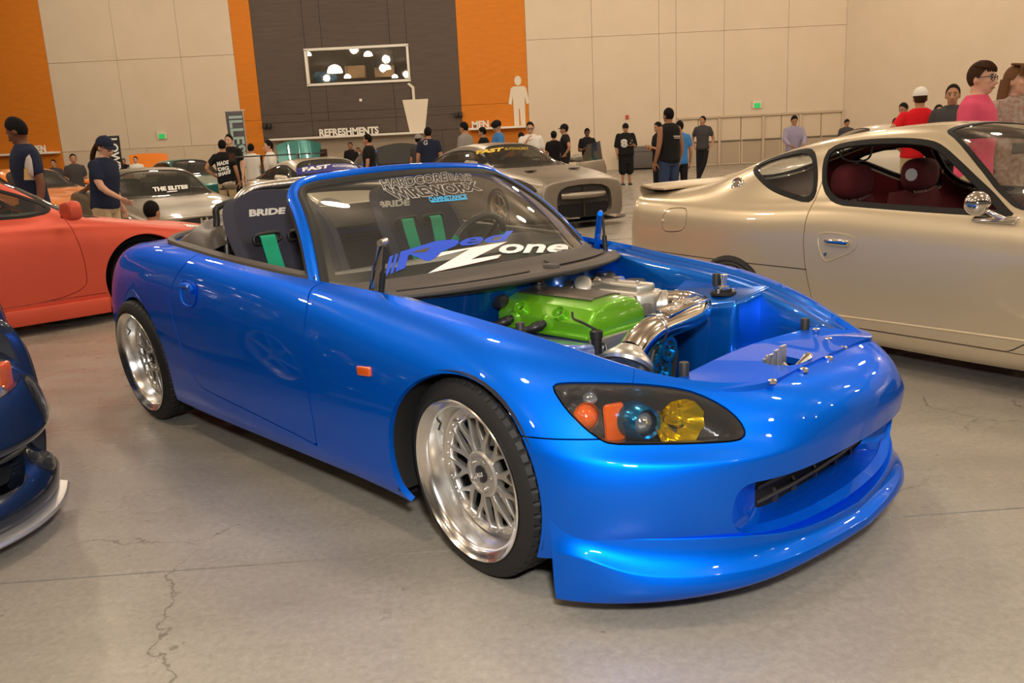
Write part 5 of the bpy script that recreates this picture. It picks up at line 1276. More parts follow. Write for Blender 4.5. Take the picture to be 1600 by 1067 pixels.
mo2 = obj('wing_mirror', bevel(prism([(-.09, -.018), (.10, -.026), (.11, .026), (-.09, .018)], .014), .005).rot('x', 25).tr(mb[0], mb[1], mb[2]), 'chrome', RZ)
mh = ZC.at(1527, 318, 'y', mb[1] - .05); 
obj('mirror_stalk', tube(cr([mb + [.05, 0, .01], mb * .5 + mh * .5 + [.02, 0, .0], mh], 10), [.013] * 5 + [.010] * 5, 10), 'chrome', mo2)
obj('mirror_head', orient(lathe([(.0, -.038), (.02, -.036), (.045, -.022), (.056, -.004), (.057, .008), (.052, .01)], 32, 'x'), mh, (-.45, .85, -.05)), 'chrome', mo2)
obj('mirror_glass', orient(lathe([(.0, .008), (.052, .009)], 32, 'x'), mh, (-.45, .85, -.05)), 'chrome', mo2)
# cabin: seats with round head restraints, steering wheel, wiper, rear-view mirror, parcel shelf
def zseat(cy):
    b = grid(bsurf(np.array([[(-1.62 - .10 * t, cy + a * w_, .35 + .50 * t + (.03 if abs(a) > .7 else 0)) for a in (-1, -.9, -.5, 0, .5, .9, 1)] for t, w_ in ((0, .24), (.3, .25), (.6, .25), (.85, .23), (1, .18))]), 16, 20)); b = b if b.normals()[160][0] > 0 else b.flip()
    o = obj('front_seat', b.thick(.11), 'maroon_cloth', RZ); obj('seat_base', bevel(box(-1.36, cy, .32, .52, .48, .16), .06, 4), 'maroon_cloth', o)
    hr = fixn(M(ell((0, 0, 0), (.075, .155, .10), 24, 14).V, ell((0, 0, 0), (.075, .155, .10), 24, 14).F)); hr.V = np.sign(hr.V) * np.abs(hr.V / [.075, .155, .10]) ** .72 * [.075, .155, .10]
    obj('head_restraint', hr.tr(-1.735, cy, .965), 'maroon_cloth', o)
    for dy in (-.06, .06): obj('restraint_post', cyl((-1.725, cy + dy, .80), (-1.735, cy + dy, .89), .006, n=8), 'chrome', o)
    return o
zseat(-.36); zs2 = zseat(.36)
obj('seat_emblem', lathe([(.001, -.003), (.035, -.002), (.04, .003)], 10, 'y').tr(-1.70, .195, .97), 'decal_silver', zs2)
obj('rear_deck_floor', box(-2.2, 0, .58, 1.0, 1.3, .05), 'maroon_trim', RZ); obj('cabin_floor', box(-1.2, 0, .22, 1.5, 1.4, .04), 'maroon_trim', RZ); obj('cabin_dash', bevel(box(-.68, 0, .76, .30, 1.36, .20), .05, 3), 'interior_black', RZ)
swz = obj('steering_wheel', orient(torus(.185, .014, 40, 8, 'x'), (-1.02, .36, .80), (-.85, 0, .5)), 'black_plastic', RZ)
obj('rear_view_mirror', bevel(box(-.98, .0, 1.12, .02, .22, .06), .015, 3), 'black_plastic', RZ)
obj('assist_strap', tube(cr([(-1.55, -.47, 1.18), (-1.58, -.45, 1.10), (-1.66, -.45, 1.08), (-1.74, -.45, 1.10), (-1.77, -.47, 1.17)], 20), .006, 6), 'black_plastic', RZ)
obj('lock_knob', cyl((-1.0, .69, .86), (-1.0, .69, .90), .006, n=8), 'black_plastic', RZ)
def spec(xf=.85, xr=-3.4, wb=2.55, W=.86, zr=1.27, zc=.90, zh=.66, zd=.93, wsb=-.42, wst=-1.10, rst=-2.15, rsb=-2.75, rw=.56, sill=.13, round_=.78, **kw):
    zb = zc - .02; m = (wst + rst) / 2
    s = dict(xf=xf, xr=xr, W=W, wb=wb, roofw=rw, mid=m, ar=.335, az=.30, wr=.305,
        top=[(xr, zd - .04), (xr + .15, zd), (rsb, zd + .02), ((rsb + rst) / 2, (zd + zr) / 2 + .03), (rst, zr - .045), (m, zr), (wst, zr - .035), ((wst + wsb) / 2, (zr + zc) / 2 + .02), (wsb, zc), (wsb + .15, zc - .015), (.1, zc * .45 + zh * .55 + .04), (xf - .2, zh + .05), (xf, zh)],
        belt=[(xr, zd - .09), (rsb, zd - .05), (m - .3, zb + .02), (wst + .1, zb), (wsb, zc - .04), (.1, zc - .10), (xf - .2, zh - .02), (xf, zh - .05)],
        plan=[(xr, .80), (xr + .25, .92), (-wb, 1.0), (m, .985), (wsb, .985), (0, 1.0), (xf - .45, .97), (xf - .15, .87), (xf, round_)],
        sill=[(xr, .28), (xr + .35, .20), (-wb, sill), (0, sill), (xf - .3, sill), (xf, sill + .02)],
        capf=.05, capr=.05)
    xs = [xf, xf - .1, xf - .25, xf - .45, .25, 0, wsb + .25, wsb + .08, wsb - .05]; n = 4
    xs += [wsb + (wst - wsb) * t for t in (.3, .55, .8, 1.0, 1.2)] + [m + .12, m - .12] + [rst + (rsb - rst) * t for t in (-.2, 0, .3, .6, .85, 1.05)] + [rsb - (rsb - xr) * .45, xr + .16, xr + .06, xr]
    s['xs'] = sorted(set(round(x, 3) for x in xs), reverse=True)
    s['screen'] = [(wsb + .03, -W * .74), ((wsb + wst) / 2, -W * .69), (wst + .02, -rw * .86), (wst - .01, 0), (wst + .02, rw * .86), ((wsb + wst) / 2, W * .69), (wsb + .03, W * .74), (wsb + .10, W * .4), (wsb + .12, 0), (wsb + .10, -W * .4)]
    s['rear'] = [(rsb - .0, -W * .66), (rst - .03, -rw * .86), (rst + .02, 0), (rst - .03, rw * .86), (rsb, W * .66), (rsb - .05, 0)]
    s['side'] = [(wsb - .14, zb + .055), (wst - .02, zr - .115), (m, zr - .095), (rst + .12, zr - .125), (rsb + .22, zb + .14), (rsb + .16, zb + .075), (m, zb + .06)]
    s.update(kw); return s
def add_text(car, sh, t, quad, m, b=.03, off=.006, sh_=0, parent=None, name='banner_lettering'):
    return obj(name, decal(car, sh, text_m(t, 1, b, sh_), quad, off), m, parent or car.root, smooth=False)
def band(car, sh, poly, m, off=.004, name='sun_strip'): return obj(name, pixdecal(car, sh, [poly], off), m, car.root, smooth=False)
def door_panel(x0, x1, z0=.24, ztop=1.6):
    P = chaikin(np.array([(x0, z0), (x0 + .03, .5), (x0 - .02, .8), (x0 - .2, ztop), (x1 - .1, ztop), (x1 - .08, .8), (x1 - .02, .55), (x1 + .15, z0)]), 2)
    return ('door', lambda V: np.where(np.abs(V[:, 1]) > .45, sdf(P, V[:, [0, 2]]), 9.))
def wing_mirror(car, p, paint, s=1.0):
    for sg in (-1, 1):
        m = ell((0, 0, 0), (.07 * s, .105 * s, .058 * s), 20, 14); q0 = np.array([.07 * s, .105 * s, .058 * s]); m.V = np.sign(m.V) * np.abs(m.V / q0) ** .62 * q0; m.V[:, 2] *= 1 - .25 * (m.V[:, 1] / q0[1]) * sg * -1; m.V[:, 0] = np.where(m.V[:, 0] < 0, m.V[:, 0] * .45, m.V[:, 0])
        o = obj('wing_mirror', m.tr(p[0], sg * p[1], p[2]), paint, car.root)
        obj('mirror_foot', box(p[0] + .01, sg * (p[1] - .09 * s), p[2] - .04 * s, .05, .09, .03, .008), 'black_plastic', o)
def tail_glow(): pass
# ------------------------------------------------------------------ matte red coupe (left)
mat('matte_red', (.60, .085, .045), .42, metal=.25, spec=.4)
RC = Car((-3.62, 7.76), 44.5, 'matte_red_coupe', 'matte red coupe behind the tail of the blue roadster')
rs = spec(xf=.92, xr=-3.4, wb=2.55, W=.85, zr=1.30, zc=.855, zh=.65, wsb=-.28, wst=-1.04, rst=-1.95, rsb=-2.6, rw=.55, sill=.12, ar=.36, az=.33)
rs['panels'] = [door_panel(-.52, -1.70), ('side_skirt', lambda V: np.where((np.abs(V[:, 1]) > .6) & (V[:, 0] < -.36) & (V[:, 0] > -2.2), V[:, 2] - .245, 9.))]
rs['glassmat'] = glass_mat('red_car_glass', (.72, .76, .74), .06, .02, .45); rs['lining'] = 'interior_black'
rs['cuts'] = {'headlight': (inside([(.42, .70), (.70, .61), (.93, .56), (1.0, .64), (.85, .70), (.55, .745)], 'xz', lambda V: np.abs(V[:, 1]) > .40), 'chrome_soft', .004)}
rp_ = make_coupe(RC, rs, 'matte_red', 150, 64); rsh = rp_['shell']
crv = [(x, .72 + .012 * x) for x in np.linspace(.35, -3.0, 30)]
wing_mirror(RC, (-.60, .95, .935), 'matte_red', 1.2)
obj('cabin_dash', bevel(box(-.55, 0, .80, .45, 1.30, .16), .05, 3), 'interior_black', RC.root)
obj('steering_wheel', orient(torus(.18, .015, 36, 8, 'x'), (-1.02, .36, .86), (-.85, 0, .5)), 'black_plastic', RC.root)
for sy in (-.36, .36):
    o = obj('front_seat', bevel(box(-1.45, sy, .72, .18, .48, .62), .07, 4), 'interior_black', RC.root); obj('head_restraint', bevel(box(-1.50, sy, 1.08, .12, .26, .16), .05, 3), 'interior_black', o)
tri = RC.on(rsh, [(112, 317), (138, 343), (132, 346), (118, 347)]); 
sk = [(-.36, .20), (-2.2, .20)]
skm = prism([(-.36, .085), (-.36, .215), (-2.2, .215), (-2.2, .085)], .05, 'xz')
for sg in (-1, 1): obj('skirt_extension', bevel(skm, .012).tr(0, -.87 if sg < 0 else .82, 0), 'matte_red', RC.root)
# ------------------------------------------------------------------ grey-gold coupe with THE ELITES banner
mat('grey_gold', (.17, .14, .10), .35, metal=.5, coat=.7)
EL = Car((-4.48, 11.87), -52.7, 'grey_gold_coupe', 'grey gold coupe with white letters across its windscreen')
es = spec(xf=.90, xr=-3.4, wb=2.6, W=.86, zr=1.21, zc=.81, zh=.58, wsb=-.40, wst=-1.12, rst=-2.05, rsb=-2.7, rw=.57)
es['glassmat'] = glass_mat('elite_glass', (.55, .55, .5), .10, .02, .5)
es['panels'] = [('bonnet', inside([(-.28, -.66), (-.26, 0), (-.28, .66), (.4, .62), (.82, .55), (.88, 0), (.82, -.55), (.4, -.62)], 'xy', lambda V: (V[:, 0] > -.33) & (V[:, 2] > .55)))]
es['cuts'] = {'grille': (inside([(-.42, .46), (-.42, .525), (0, .56), (.42, .525), (.42, .46)], 'yz', lambda V: V[:, 0] > .7), 'trim_black', .02), 'headlight': (inside([(-.82, .46), (-.80, .54), (-.50, .56), (-.46, .46)], 'yz', lambda V: V[:, 0] > .55), 'chrome_soft', .004)}
ep = make_coupe(EL, es, 'grey_gold', 120, 56); esh = ep['shell']
add_text(EL, esh, 'THE ELITES', [(238, 293), (293, 289), (294, 295), (240, 300)], 'decal_white', .05)
band(EL, esh, [(261, 299.5), (277, 298), (277, 299.5), (261, 301)], 'decal_white', .006, 'banner_underline')
wing_mirror(EL, (-.62, .93, .88), 'grey_gold', 1.0)
hp_ = EL.on(esh, [(318, 345)])
if len(hp_): 
    bd = text_m('H', 1, .04); bd = fitbox(bd, .10, .085); bd = M(np.stack([0 * bd.V[:, 0], bd.V[:, 0], bd.V[:, 1]], 1), bd.F).thick(.01); obj('badge', bd.tr(hp_[0][0] + .04, hp_[0][1], hp_[0][2]), 'chrome', EL.root, smooth=False)
for sy in (-.36, .36): o = obj('front_seat', bevel(box(-1.35, sy, .75, .16, .48, .62), .07, 4), 'interior_black', EL.root)
obj('rear_view_mirror', bevel(box(-1.02, 0, 1.10, .02, .24, .06), .015), 'black_plastic', EL.root)
# ------------------------------------------------------------------ silver coupe with the blue FAST AUTOWORKS strip and a tall wing
mat('cream_silver', (.60, .54, .44), .3, metal=.4, coat=1)
FA = Car((-2.41, 13.66), -56.3, 'silver_coupe', 'silver coupe with a dark blue lettered sun strip and tall rear wing')
fs_ = spec(xf=.85, xr=-3.35, wb=2.57, W=.86, zr=1.235, zc=.85, zh=.58, wsb=-.38, wst=-1.10, rst=-1.95, rsb=-2.75, rw=.56)
fs_['panels'] = [door_panel(-.42, -1.6)]
fs_['cuts'] = {'headlight': (inside([(-.84, .52), (-.80, .62), (-.55, .64), (-.50, .54)], 'yz', lambda V: V[:, 0] > .45), 'lamp_lens_glass', .004), 'mouth': (inside([(-.5, .2), (-.45, .42), (.45, .42), (.5, .2)], 'yz', lambda V: V[:, 0] > .7), 'dark_gap', .03)}
fp = make_coupe(FA, fs_, 'cream_silver', 120, 56); fsh = fp['shell']
mat('strip_blue', (.03, .035, .26), .35)
band(FA, fsh, [(462, 264), (485, 258.5), (515, 256), (540, 255.5), (556, 259), (562, 265), (545, 266), (520, 267.5), (490, 270.5), (464, 274)], 'strip_blue')
add_text(FA, fsh, 'FAST', [(469, 263), (516, 257), (517, 262.5), (473, 269)], 'decal_white', .05, .009, .2); add_text(FA, fsh, 'AUTOWORKS', [(519, 258), (550, 258.5), (553, 262), (520, 261.5)], 'decal_white', .02, .009)
wg = obj('rear_wing', bevel(box(-3.20, 0, 1.30, .28, 1.75, .025), .008).rot('y', 0), 'carbon', FA.root)
for sy in (-.35, .35): obj('wing_stay', box(-3.18, sy, 1.10, .10, .015, .40), 'carbon', wg)
for sy in (-.88, .88): obj('end_plate', box(-3.20, sy, 1.30, .34, .012, .14), 'carbon', wg)
wing_mirror(FA, (-.58, .93, .93), 'cream_silver', 1.0)
# ------------------------------------------------------------------ satin grey sports coupe
mat('satin_grey', (.33, .295, .25), .36, metal=.75, spec=.4)
GT = Car((.68, 13.77), -58.5, 'satin_grey_coupe', 'satin grey wide sports coupe with yellow windscreen letters and an open door')
gs = spec(xf=.92, xr=-3.6, wb=2.78, W=.95, zr=1.33, zc=.93, zh=.74, zd=1.0, wsb=-.38, wst=-1.15, rst=-2.2, rsb=-2.9, rw=.58, round_=.84)
_g = grid(bsurf(coupe_net(gs), 120, 56)).flip(); gq = lambda pts: [(720 + a / 5.714, 210 + b / 5.714) for a, b in pts]
gh = GT.on(_g, gq([(470, 418), (560, 424), (680, 470), (800, 502), (816, 535), (800, 548), (660, 545), (610, 490), (540, 445)]))
gs['shr'] = .93; gs['capf'] = .07
gs['cuts'] = {'headlight': (inside([(.10, .80), (.40, .775), (.70, .70), (.90, .60), (.84, .56), (.62, .60), (.35, .71)], 'xz', lambda V: (np.abs(V[:, 1]) > .45) & (V[:, 0] > 0), 1), 'lamp_black', .012),
              'grille': (inside([(-.50, .16), (-.52, .45), (-.44, .62), (0, .655), (.44, .62), (.52, .45), (.50, .16)], 'yz', lambda V: V[:, 0] > .75, 1), 'trim_black', .05)}
gs['panels'] = [('bonnet', inside([(-.25, -.72), (-.22, 0), (-.25, .72), (.4, .66), (.78, .55), (.86, 0), (.78, -.55), (.4, -.66)], 'xy', lambda V: (V[:, 0] > -.33) & (V[:, 2] > .6))), door_panel(-.45, -1.65)]
gs['wheel'] = dict(n=6, m_rim='rim_bronze'); mat('rim_bronze', (.42, .33, .20), .35, metal=.8)
gs['glassmat'] = glass_mat('gt_glass', (.42, .40, .36), .12, .02, .5)
gp = make_coupe(GT, gs, 'satin_grey', 120, 56); gsh = gp['shell']
obj('grille_bar', tube(cr([(.93, -.40, .49), (.985, -.2, .485), (.995, 0, .485), (.985, .2, .485), (.93, .40, .49)], 20), .055, 10).sc(1, 1, 1), 'satin_grey', GT.root)
obj('lower_grille', box(.93, 0, .27, .06, .94, .20), 'dark_gap', GT.root)
for sg in (-1, 1):
    obj('bumper_blade', bevel(prism([(.80, .14), (.97, .14), (.93, .58), (.84, .66)], .05, 'xz'), .015).tr(0, sg * .46 - .025, 0), 'satin_grey', GT.root)
    obj('brake_duct', box(.83, sg * .72, .33, .10, .16, .14, .03), 'dark_gap', GT.root)
spl = prism(chaikin(np.array([(1.06, 0), (1.05, -.45), (1.0, -.72), (.82, -.96), (.55, -1.0), (.5, -.9), (.7, 0), (.5, .9), (.55, 1.0), (.82, .96), (1.0, .72), (1.05, .45)]), 2), .02)
obj('front_splitter', spl.tr(0, 0, .09), 'carbon', GT.root)
for sy in (-.42, .42): obj('bonnet_vent', bevel(box(.18, sy, .868, .10, .16, .012), .004).rot('y', 0), 'dark_gap', GT.root)
add_text(GT, gsh, 'FAST', gq([(125, 150), (385, 118), (385, 152), (140, 182)]), 'decal_yellow', .06, .010, .2); add_text(GT, gsh, 'AUTOWORKS', gq([(390, 122), (600, 118), (600, 140), (390, 145)]), 'decal_yellow', .0, .010)
add_text(GT, gsh, 'lowlyf', gq([(200, 285), (295, 278), (290, 305), (215, 320)]), 'decal_white', .0, .010)
wing_mirror(GT, (-.60, 1.03, 1.0), 'satin_grey', 1.1)
# its left door stands open
dm = bevel(prism([(0, .30), (0, .93), (-1.05, .95), (-1.15, .80), (-1.15, .32)], .07, 'xz'), .02)
dq = Matrix.Translation((-.48, .93, 0)) @ Matrix.Rotation(rad(-62), 4, 'Z')
do = obj('open_door', dm.mat4(dq), 'satin_grey', GT.root)
obj('door_window', prism([(-.12, .94), (-.45, 1.22), (-.95, 1.27), (-1.05, .95)], .006, 'xz').tr(0, .03, 0).mat4(dq), glass_mat('gt_glass', ()), do); obj('door_card', bevel(box(-.57, -.012, .60, .95, .02, .45), .008).mat4(dq), 'interior_black', do)
for sy in (-.38, .38): obj('front_seat', bevel(box(-1.45, sy, .75, .18, .50, .65), .07, 4), 'interior_black', GT.root)
obj('steering_wheel', orient(torus(.18, .016, 30, 8, 'x'), (-.95, .38, .90), (-.85, 0, .5)), 'black_plastic', GT.root)
# ------------------------------------------------------------------ cars further back
def far_car(name, label, loc, deg, paint, **kw):
    c = Car(loc, deg, name, label); s = spec(**{k: v for k, v in kw.items() if k != 'door'}); s['panels'] = [door_panel(-.42, -1.6)]
    s['cuts'] = {'headlight': (inside([(-.84, .50), (-.80, .60), (-.50, .62), (-.46, .50)], 'yz', lambda V: V[:, 0] > .45), 'lamp_lens_glass', .004), 'mouth': (inside([(-.5, .2), (-.45, .40), (.45, .40), (.5, .2)], 'yz', lambda V: V[:, 0] > .7), 'dark_gap', .03)}
    p = make_coupe(c, s, paint, 72, 40); wing_mirror(c, (kw.get('wsb', -.42) - .18, kw.get('W', .86) + .07, kw.get('zc', .90) + .06), paint); c.sh = p['shell']; return c
mat('teal_paint', (.02, .16, .15), .3, metal=.4, coat=1); mat('race_blue', (.015, .12, .55), .3, coat=1); mat('orange_paint', (.80, .22, .02), .3, coat=1); mat('white_paint', (.72, .66, .56), .3, coat=1)
def px_floor(px, Y): return ((px - 800) / F_PX * Y * 1.0, Y)
def raised_panel(car, P, m, name='raised_bonnet', t=.03, parent=None):
    q = grid(np.array(P)); return obj(name, q.thick(t), m, parent or car.root)
TE = far_car('teal_coupe', 'teal coupe with its ribbed bonnet propped open', (-4.75, 20.6), -72, 'teal_paint', zr=1.28)
# bonnet propped open: curved panel hinged at the cowl
tp = [[(-.30 - .30 * t + .02 * math.sin(3 * u), .52 * u, .95 + .68 * t - .10 * (u * u) * t) for u in np.linspace(-1, 1, 9)] for t in np.linspace(0, 1, 6)]
tb = raised_panel(TE, tp, 'teal_paint')
for u in (-.5, 0, .5): obj('bonnet_rib', tube([(-.30, u * .5, 1.0), (-.55, u * .5, 1.58)], .03, 6), 'teal_paint', tb)
BL = far_car('blue_race_car', 'blue show car wrapped in plastic with its dark bonnet raised', (-2.55, 23.0), -62, 'race_blue', zr=1.36)
bp_ = [[(-.32 - .10 * t, .66 * u, .95 + .42 * t + .10 * (1 - u * u) * t) for u in np.linspace(-1, 1, 9)] for t in np.linspace(0, 1, 5)]
raised_panel(BL, bp_, 'trim_black')
O1 = far_car('orange_coupe', 'orange coupe between the two men in navy shirts', (-8.6, 16.8), -35, 'orange_paint', zr=1.30)
O2 = far_car('orange_hatchback', 'orange hatchback with its bonnet raised behind the grey gold coupe', (-11.9, 29.5), -62, 'orange_paint', zr=1.32)
op = [[(-.25 - .45 * t, .62 * u, .93 + .62 * t + .04 * (1 - u * u)) for u in np.linspace(-1, 1, 9)] for t in np.linspace(0, 1, 5)]
raised_panel(O2, op, 'orange_paint')
WH = far_car('white_coupe', 'white coupe parked beyond the champagne classic coupe', (4.35, 13.2), 178, 'white_paint', zr=1.31, W=.85)
GR = far_car('green_hatchback', 'dark teal hatchback behind the men in black T-shirts', (-8.3, 24.2), -48, 'teal_paint', zr=1.36)
# ------------------------------------------------------------------ dark blue car at the left edge, front corner
mat('dark_pearl', (.020, .035, .065), .22, metal=.5, coat=1, noise=(1.5, (.03, .03, .035), .5)); mat('splitter_silver', (.50, .49, .47), .3, metal=.5)
DK = Car((-2.66, 2.86), -50, 'dark_blue_car', 'dark pearl blue car whose front corner enters at the left edge')
plan = [(0, .92), (.25, .91), (.45, .875), (.60, .80), (.71, .69), (.785, .55), (.825, .40)]
rowsD = [(.0, .10), (-.02, .12), (-.015, .17), (.015, .215), (.055, .235), (.07, .29), (.06, .325), (.0, .335), (-.022, .36), (-.012, .41), (.015, .50), (.045, .555), (.08, .60), (.16, .67), (.24, .715), (.42, .765)]
PL = bsp(np.array(plan), 40); tn_ = np.gradient(PL, axis=0); nn = np.stack([-tn_[:, 1] * -1, tn_[:, 0] * -1], 1); nn /= np.linalg.norm(nn, axis=1, keepdims=True)
nn = np.where((nn @ np.array([0, 1]))[:, None] < 0, nn, -nn) if False else nn
GD = []
for (y, x), t in zip(PL, tn_):
    n2 = np.array([t[1], -t[0]]); n2 /= np.linalg.norm(n2)       # (y,x) plane normal
    if n2 @ np.array([y, x]) < 0: n2 = -n2
    fade = min(1, max(.25, (y and 1)))
    GD.append([(x - n2[1] * d, y - n2[0] * d, z) for d, z in rowsD])
nose = bsurf(np.array(GD), 60, 90)
sideD = []
for x in (.40, .33, .30):
    sideD.append([(x, .86 - d * .6 - (.0 if z < .6 else (z - .6) * .5), z) for d, z in rowsD])
dk_ = grid(nose); dk_ = dk_ if dk_.normals()[30 * 90 + 45][0] > 0 else dk_.flip()
hlD = DK.on(dk_, [(-30, 560), (0, 545), (12, 548), (24, 560), (32, 578), (30, 598), (0, 622), (-30, 640)])
fD = lambda V: sdf(chaikin(hlD[:, [1, 2]], 2), V[:, [1, 2]]) if True else None
lD, bD = dk_.split(fD, .001)
inD = DK.on(dk_, [(38, 706), (40, 735), (36, 757), (0, 775), (-60, 800), (-60, 745), (0, 726), (25, 714)])
gD, bD = bD.split(lambda V: sdf(inD[:, [1, 2]], V[:, [1, 2]]))
def dsym(m): return m.copy().add(m.mirror()).weld(2e-4)
cD = dsym(bD); cD.add(cD.flange(.02)); obj('front_bumper', cD, 'dark_pearl', DK.root)
obj('intake', M(gD.V + np.array([-.07, -.03, 0]), gD.F), 'dark_gap', DK.root); obj('intake_surround', gD.flange(.09), 'dark_pearl', DK.root)
obj('intake', M(gD.V + np.array([-.07, -.03, 0]), gD.F).mirror(), 'dark_gap', DK.root)
lN = lD.normals().mean(0); lN /= np.linalg.norm(lN)
for sg in (1, -1):
    f_ = (lambda m: m) if sg == 1 else (lambda m: m.mirror())
    hD = obj('headlight', f_(M(lD.V - lN * .045, lD.F)), 'chrome_soft', DK.root); obj('headlight_rim', f_(lD.flange(.05)), 'lamp_black', hD)
    obj('lens_cover', f_(lD), lens_glass, hD)
    ob = DK.on(dk_, [(14, 580)])[0] - lN * .03; obj('turn_lamp', f_(bevel(box(0, 0, 0, .03, .075, .105), .012, 3).rot('z', 42).tr(*ob)), 'lamp_orange', hD)
ld = [[(x - n_[1] * d, y - n_[0] * d, z) for d, z in ((.10, .066), (-.030, .064), (-.036, .072), (-.032, .082), (.0, .092), (.10, .10))] for (y, x), n_ in zip(PL, [np.array([t[1], -t[0]]) / np.linalg.norm(t) * (1 if (np.array([t[1], -t[0]]) @ np.array([y, x])) > 0 else -1) for (y, x), t in zip(PL, tn_)])]
sD = grid(np.array(ld)); sD = fixn(dsym(sD)); obj('lip_splitter', sD, 'splitter_silver', DK.root)
# rest of that car: bonnet, wings, cabin, wheels (out of frame)
ds_ = spec(xf=.40, xr=-2.95, wb=2.35, rsb=-2.6, rst=-2.0, zr=1.30, zc=.92, zh=.80, W=.85, round_=.98, capf=.01); make_coupe(DK, ds_, 'dark_pearl', 70, 40)
# ================================================================== people
SK = {'dark': (.145, .062, .032), 'tan': (.42, .215, .125), 'light': (.60, .34, .23), 'mid': (.30, .145, .08)}
for k_, c_ in SK.items(): mat('skin_' + k_, c_, .5, spec=.35)
for k_, c_ in dict(black=(.012, .011, .012), navy=(.016, .022, .048), white=(.72, .70, .66), grey=(.26, .245, .23), charcoal=(.055, .052, .055), blue=(.05, .20, .50), red=(.62, .012, .018), pink=(.66, .085, .16), lavender=(.30, .27, .38), jeans=(.035, .055, .12), khaki=(.46, .35, .21), darkpants=(.014, .014, .017), cream=(.60, .48, .36)).items(): mat('cloth_' + k_, c_, .85, bump=(220, .25, .003), spec=.2)
mat('cloth_pattern', (.40, .34, .29), .85, noise=(26, (.24, .09, .06), .75), spec=.2)
for k_, c_ in dict(black=(.008, .007, .007), brown=(.045, .02, .009), lightbrown=(.15, .07, .03)).items(): mat('hair_' + k_, c_, .75, spec=.15, bump=(120, .9, .012, (1, 1, .15)))
mat('eye_white', (.42, .39, .36), .4); mat('eye_dark', (.015, .01, .008), .2); mat('lip_skin', (.35, .12, .09), .5); mat('shoe_dark', (.02, .02, .022), .5); mat('shoe_sole', (.6, .58, .55), .6); mat('glasses_black', (.01, .01, .01), .3); mat('phone_black', (.012, .012, .014), .15)
def fuse_obj(name, m, material, parent, vox=.014, smooth=4, extra=None):
    """one continuous surface from overlapping volumes"""
    me = bpy.data.meshes.new(name); me.from_pydata([tuple(v) for v in m.V], [], m.F); me.update()
    t = bpy.data.objects.new('t', me); COL.objects.link(t)
    r = t.modifiers.new('r', 'REMESH'); r.mode = 'VOXEL'; r.voxel_size = vox
    s = t.modifiers.new('s', 'SMOOTH'); s.iterations = smooth; s.factor = .5
    dg = bpy.context.evaluated_depsgraph_get(); dg.update(); out = bpy.data.meshes.new_from_object(t.evaluated_get(dg)); bpy.data.objects.remove(t); bpy.data.meshes.remove(me)
    if extra is not None and len(extra.F):
        bm = bmesh.new(); bm.from_mesh(out); vs = [bm.verts.new(v) for v in extra.V]
        for f in extra.F:
            try: bm.faces.new([vs[i] for i in f])
            except ValueError: pass
        bm.to_mesh(out); bm.free()
    out.name = name; out.materials.clear(); out.materials.append(MATS[material]); out.polygons.foreach_set('use_smooth', [True] * len(out.polygons)); out.update()
    o = bpy.data.objects.new(name, out); link(o, parent); return o
def rings(L, n=20, e=2.4):
    """closed loft of superelliptic rings: (centre, half depth x, half width y)"""
    G = []
    for c, dx, dy in L:
        a = np.linspace(0, 2 * PI, n, endpoint=False); q = np.stack([np.sign(np.cos(a)) * np.abs(np.cos(a)) ** (2 / e) * dx, np.sign(np.sin(a)) * np.abs(np.sin(a)) ** (2 / e) * dy, 0 * a], 1) + np.array(c); G.append(q)
    m = grid(np.array(G), False, True); k = len(L); m.F += [tuple(range(n)), tuple((k - 1) * n + i for i in range(n))]; return fixn(m)
def limb(P, R, n=12):
    m = tube(cr(np.array(P), 3 * (len(P) - 1) + 1), np.interp(np.linspace(0, len(P) - 1, 3 * (len(P) - 1) + 1), range(len(P)), R), n)
    for p, r in ((P[0], R[0]), (P[-1], R[-1])): m.add(ell(tuple(p), (r, r, r), 10, 7))
    return m
def hand(w, d, n, side, curl=.5, k=1.0):
    """palm and five fingers; w wrist, d along the hand, n palm normal"""
    d = np.array(d) / np.linalg.norm(d); n = np.array(n) - d * (np.array(n) @ d); n /= max(np.linalg.norm(n), 1e-6); s = np.cross(d, n) * side; m = M(); w = np.array(w)
    F4 = np.array([s, d, n]).T
    pm = ell((0, 0, 0), (.040 * k, .052 * k, .016 * k), 12, 8); m.add(M(pm.V @ F4.T + w + d * .048 * k, pm.F))
    for i, L in enumerate((.072, .080, .074, .058)):
        b = w + d * .090 * k + s * (.029 - .0195 * i) * k; p = [b]; a = 0
        for f in (.42, .33, .25):
            a += curl * .62; dv = d * math.cos(a) + n * math.sin(a); p.append(p[-1] + dv * L * f * k)
        m.add(tube(p, [.0092 * k, .0088 * k, .0080 * k, .0062 * k], 7))
    b = w + d * .025 * k + s * .034 * k; p = [b, b + (d * .6 + s * .75 + n * .25) * .034 * k, b + (d * 1.25 + s * .95 + n * .55 * (1 + curl)) * .046 * k, b + (d * 1.9 + s * .85 + n * .9 * (1 + curl)) * .050 * k]
    m.add(tube(p, [.0125 * k, .0115 * k, .0098 * k, .0075 * k], 7)); return m
ARMS = {  # elbow, wrist relative to the shoulder (forward, outward, up) for a 1.75 m figure
    'down': ((-.02, .06, -.285), (.06, .075, -.53)), 'phone': ((.02, .07, -.28), (.25, -.06, -.22)), 'pocket': ((-.07, .11, -.27), (.07, .05, -.47)), 'reach': ((.14, .05, -.24), (.36, -.02, -.36)),
    'chin': ((.10, .05, -.26), (.22, -.12, -.02)), 'hip': ((-.10, .17, -.22), (.02, .03, -.40)), 'cross': ((.05, .09, -.27), (.22, -.14, -.24)), 'back': ((-.10, .06, -.27), (-.14, -.04, -.46))}
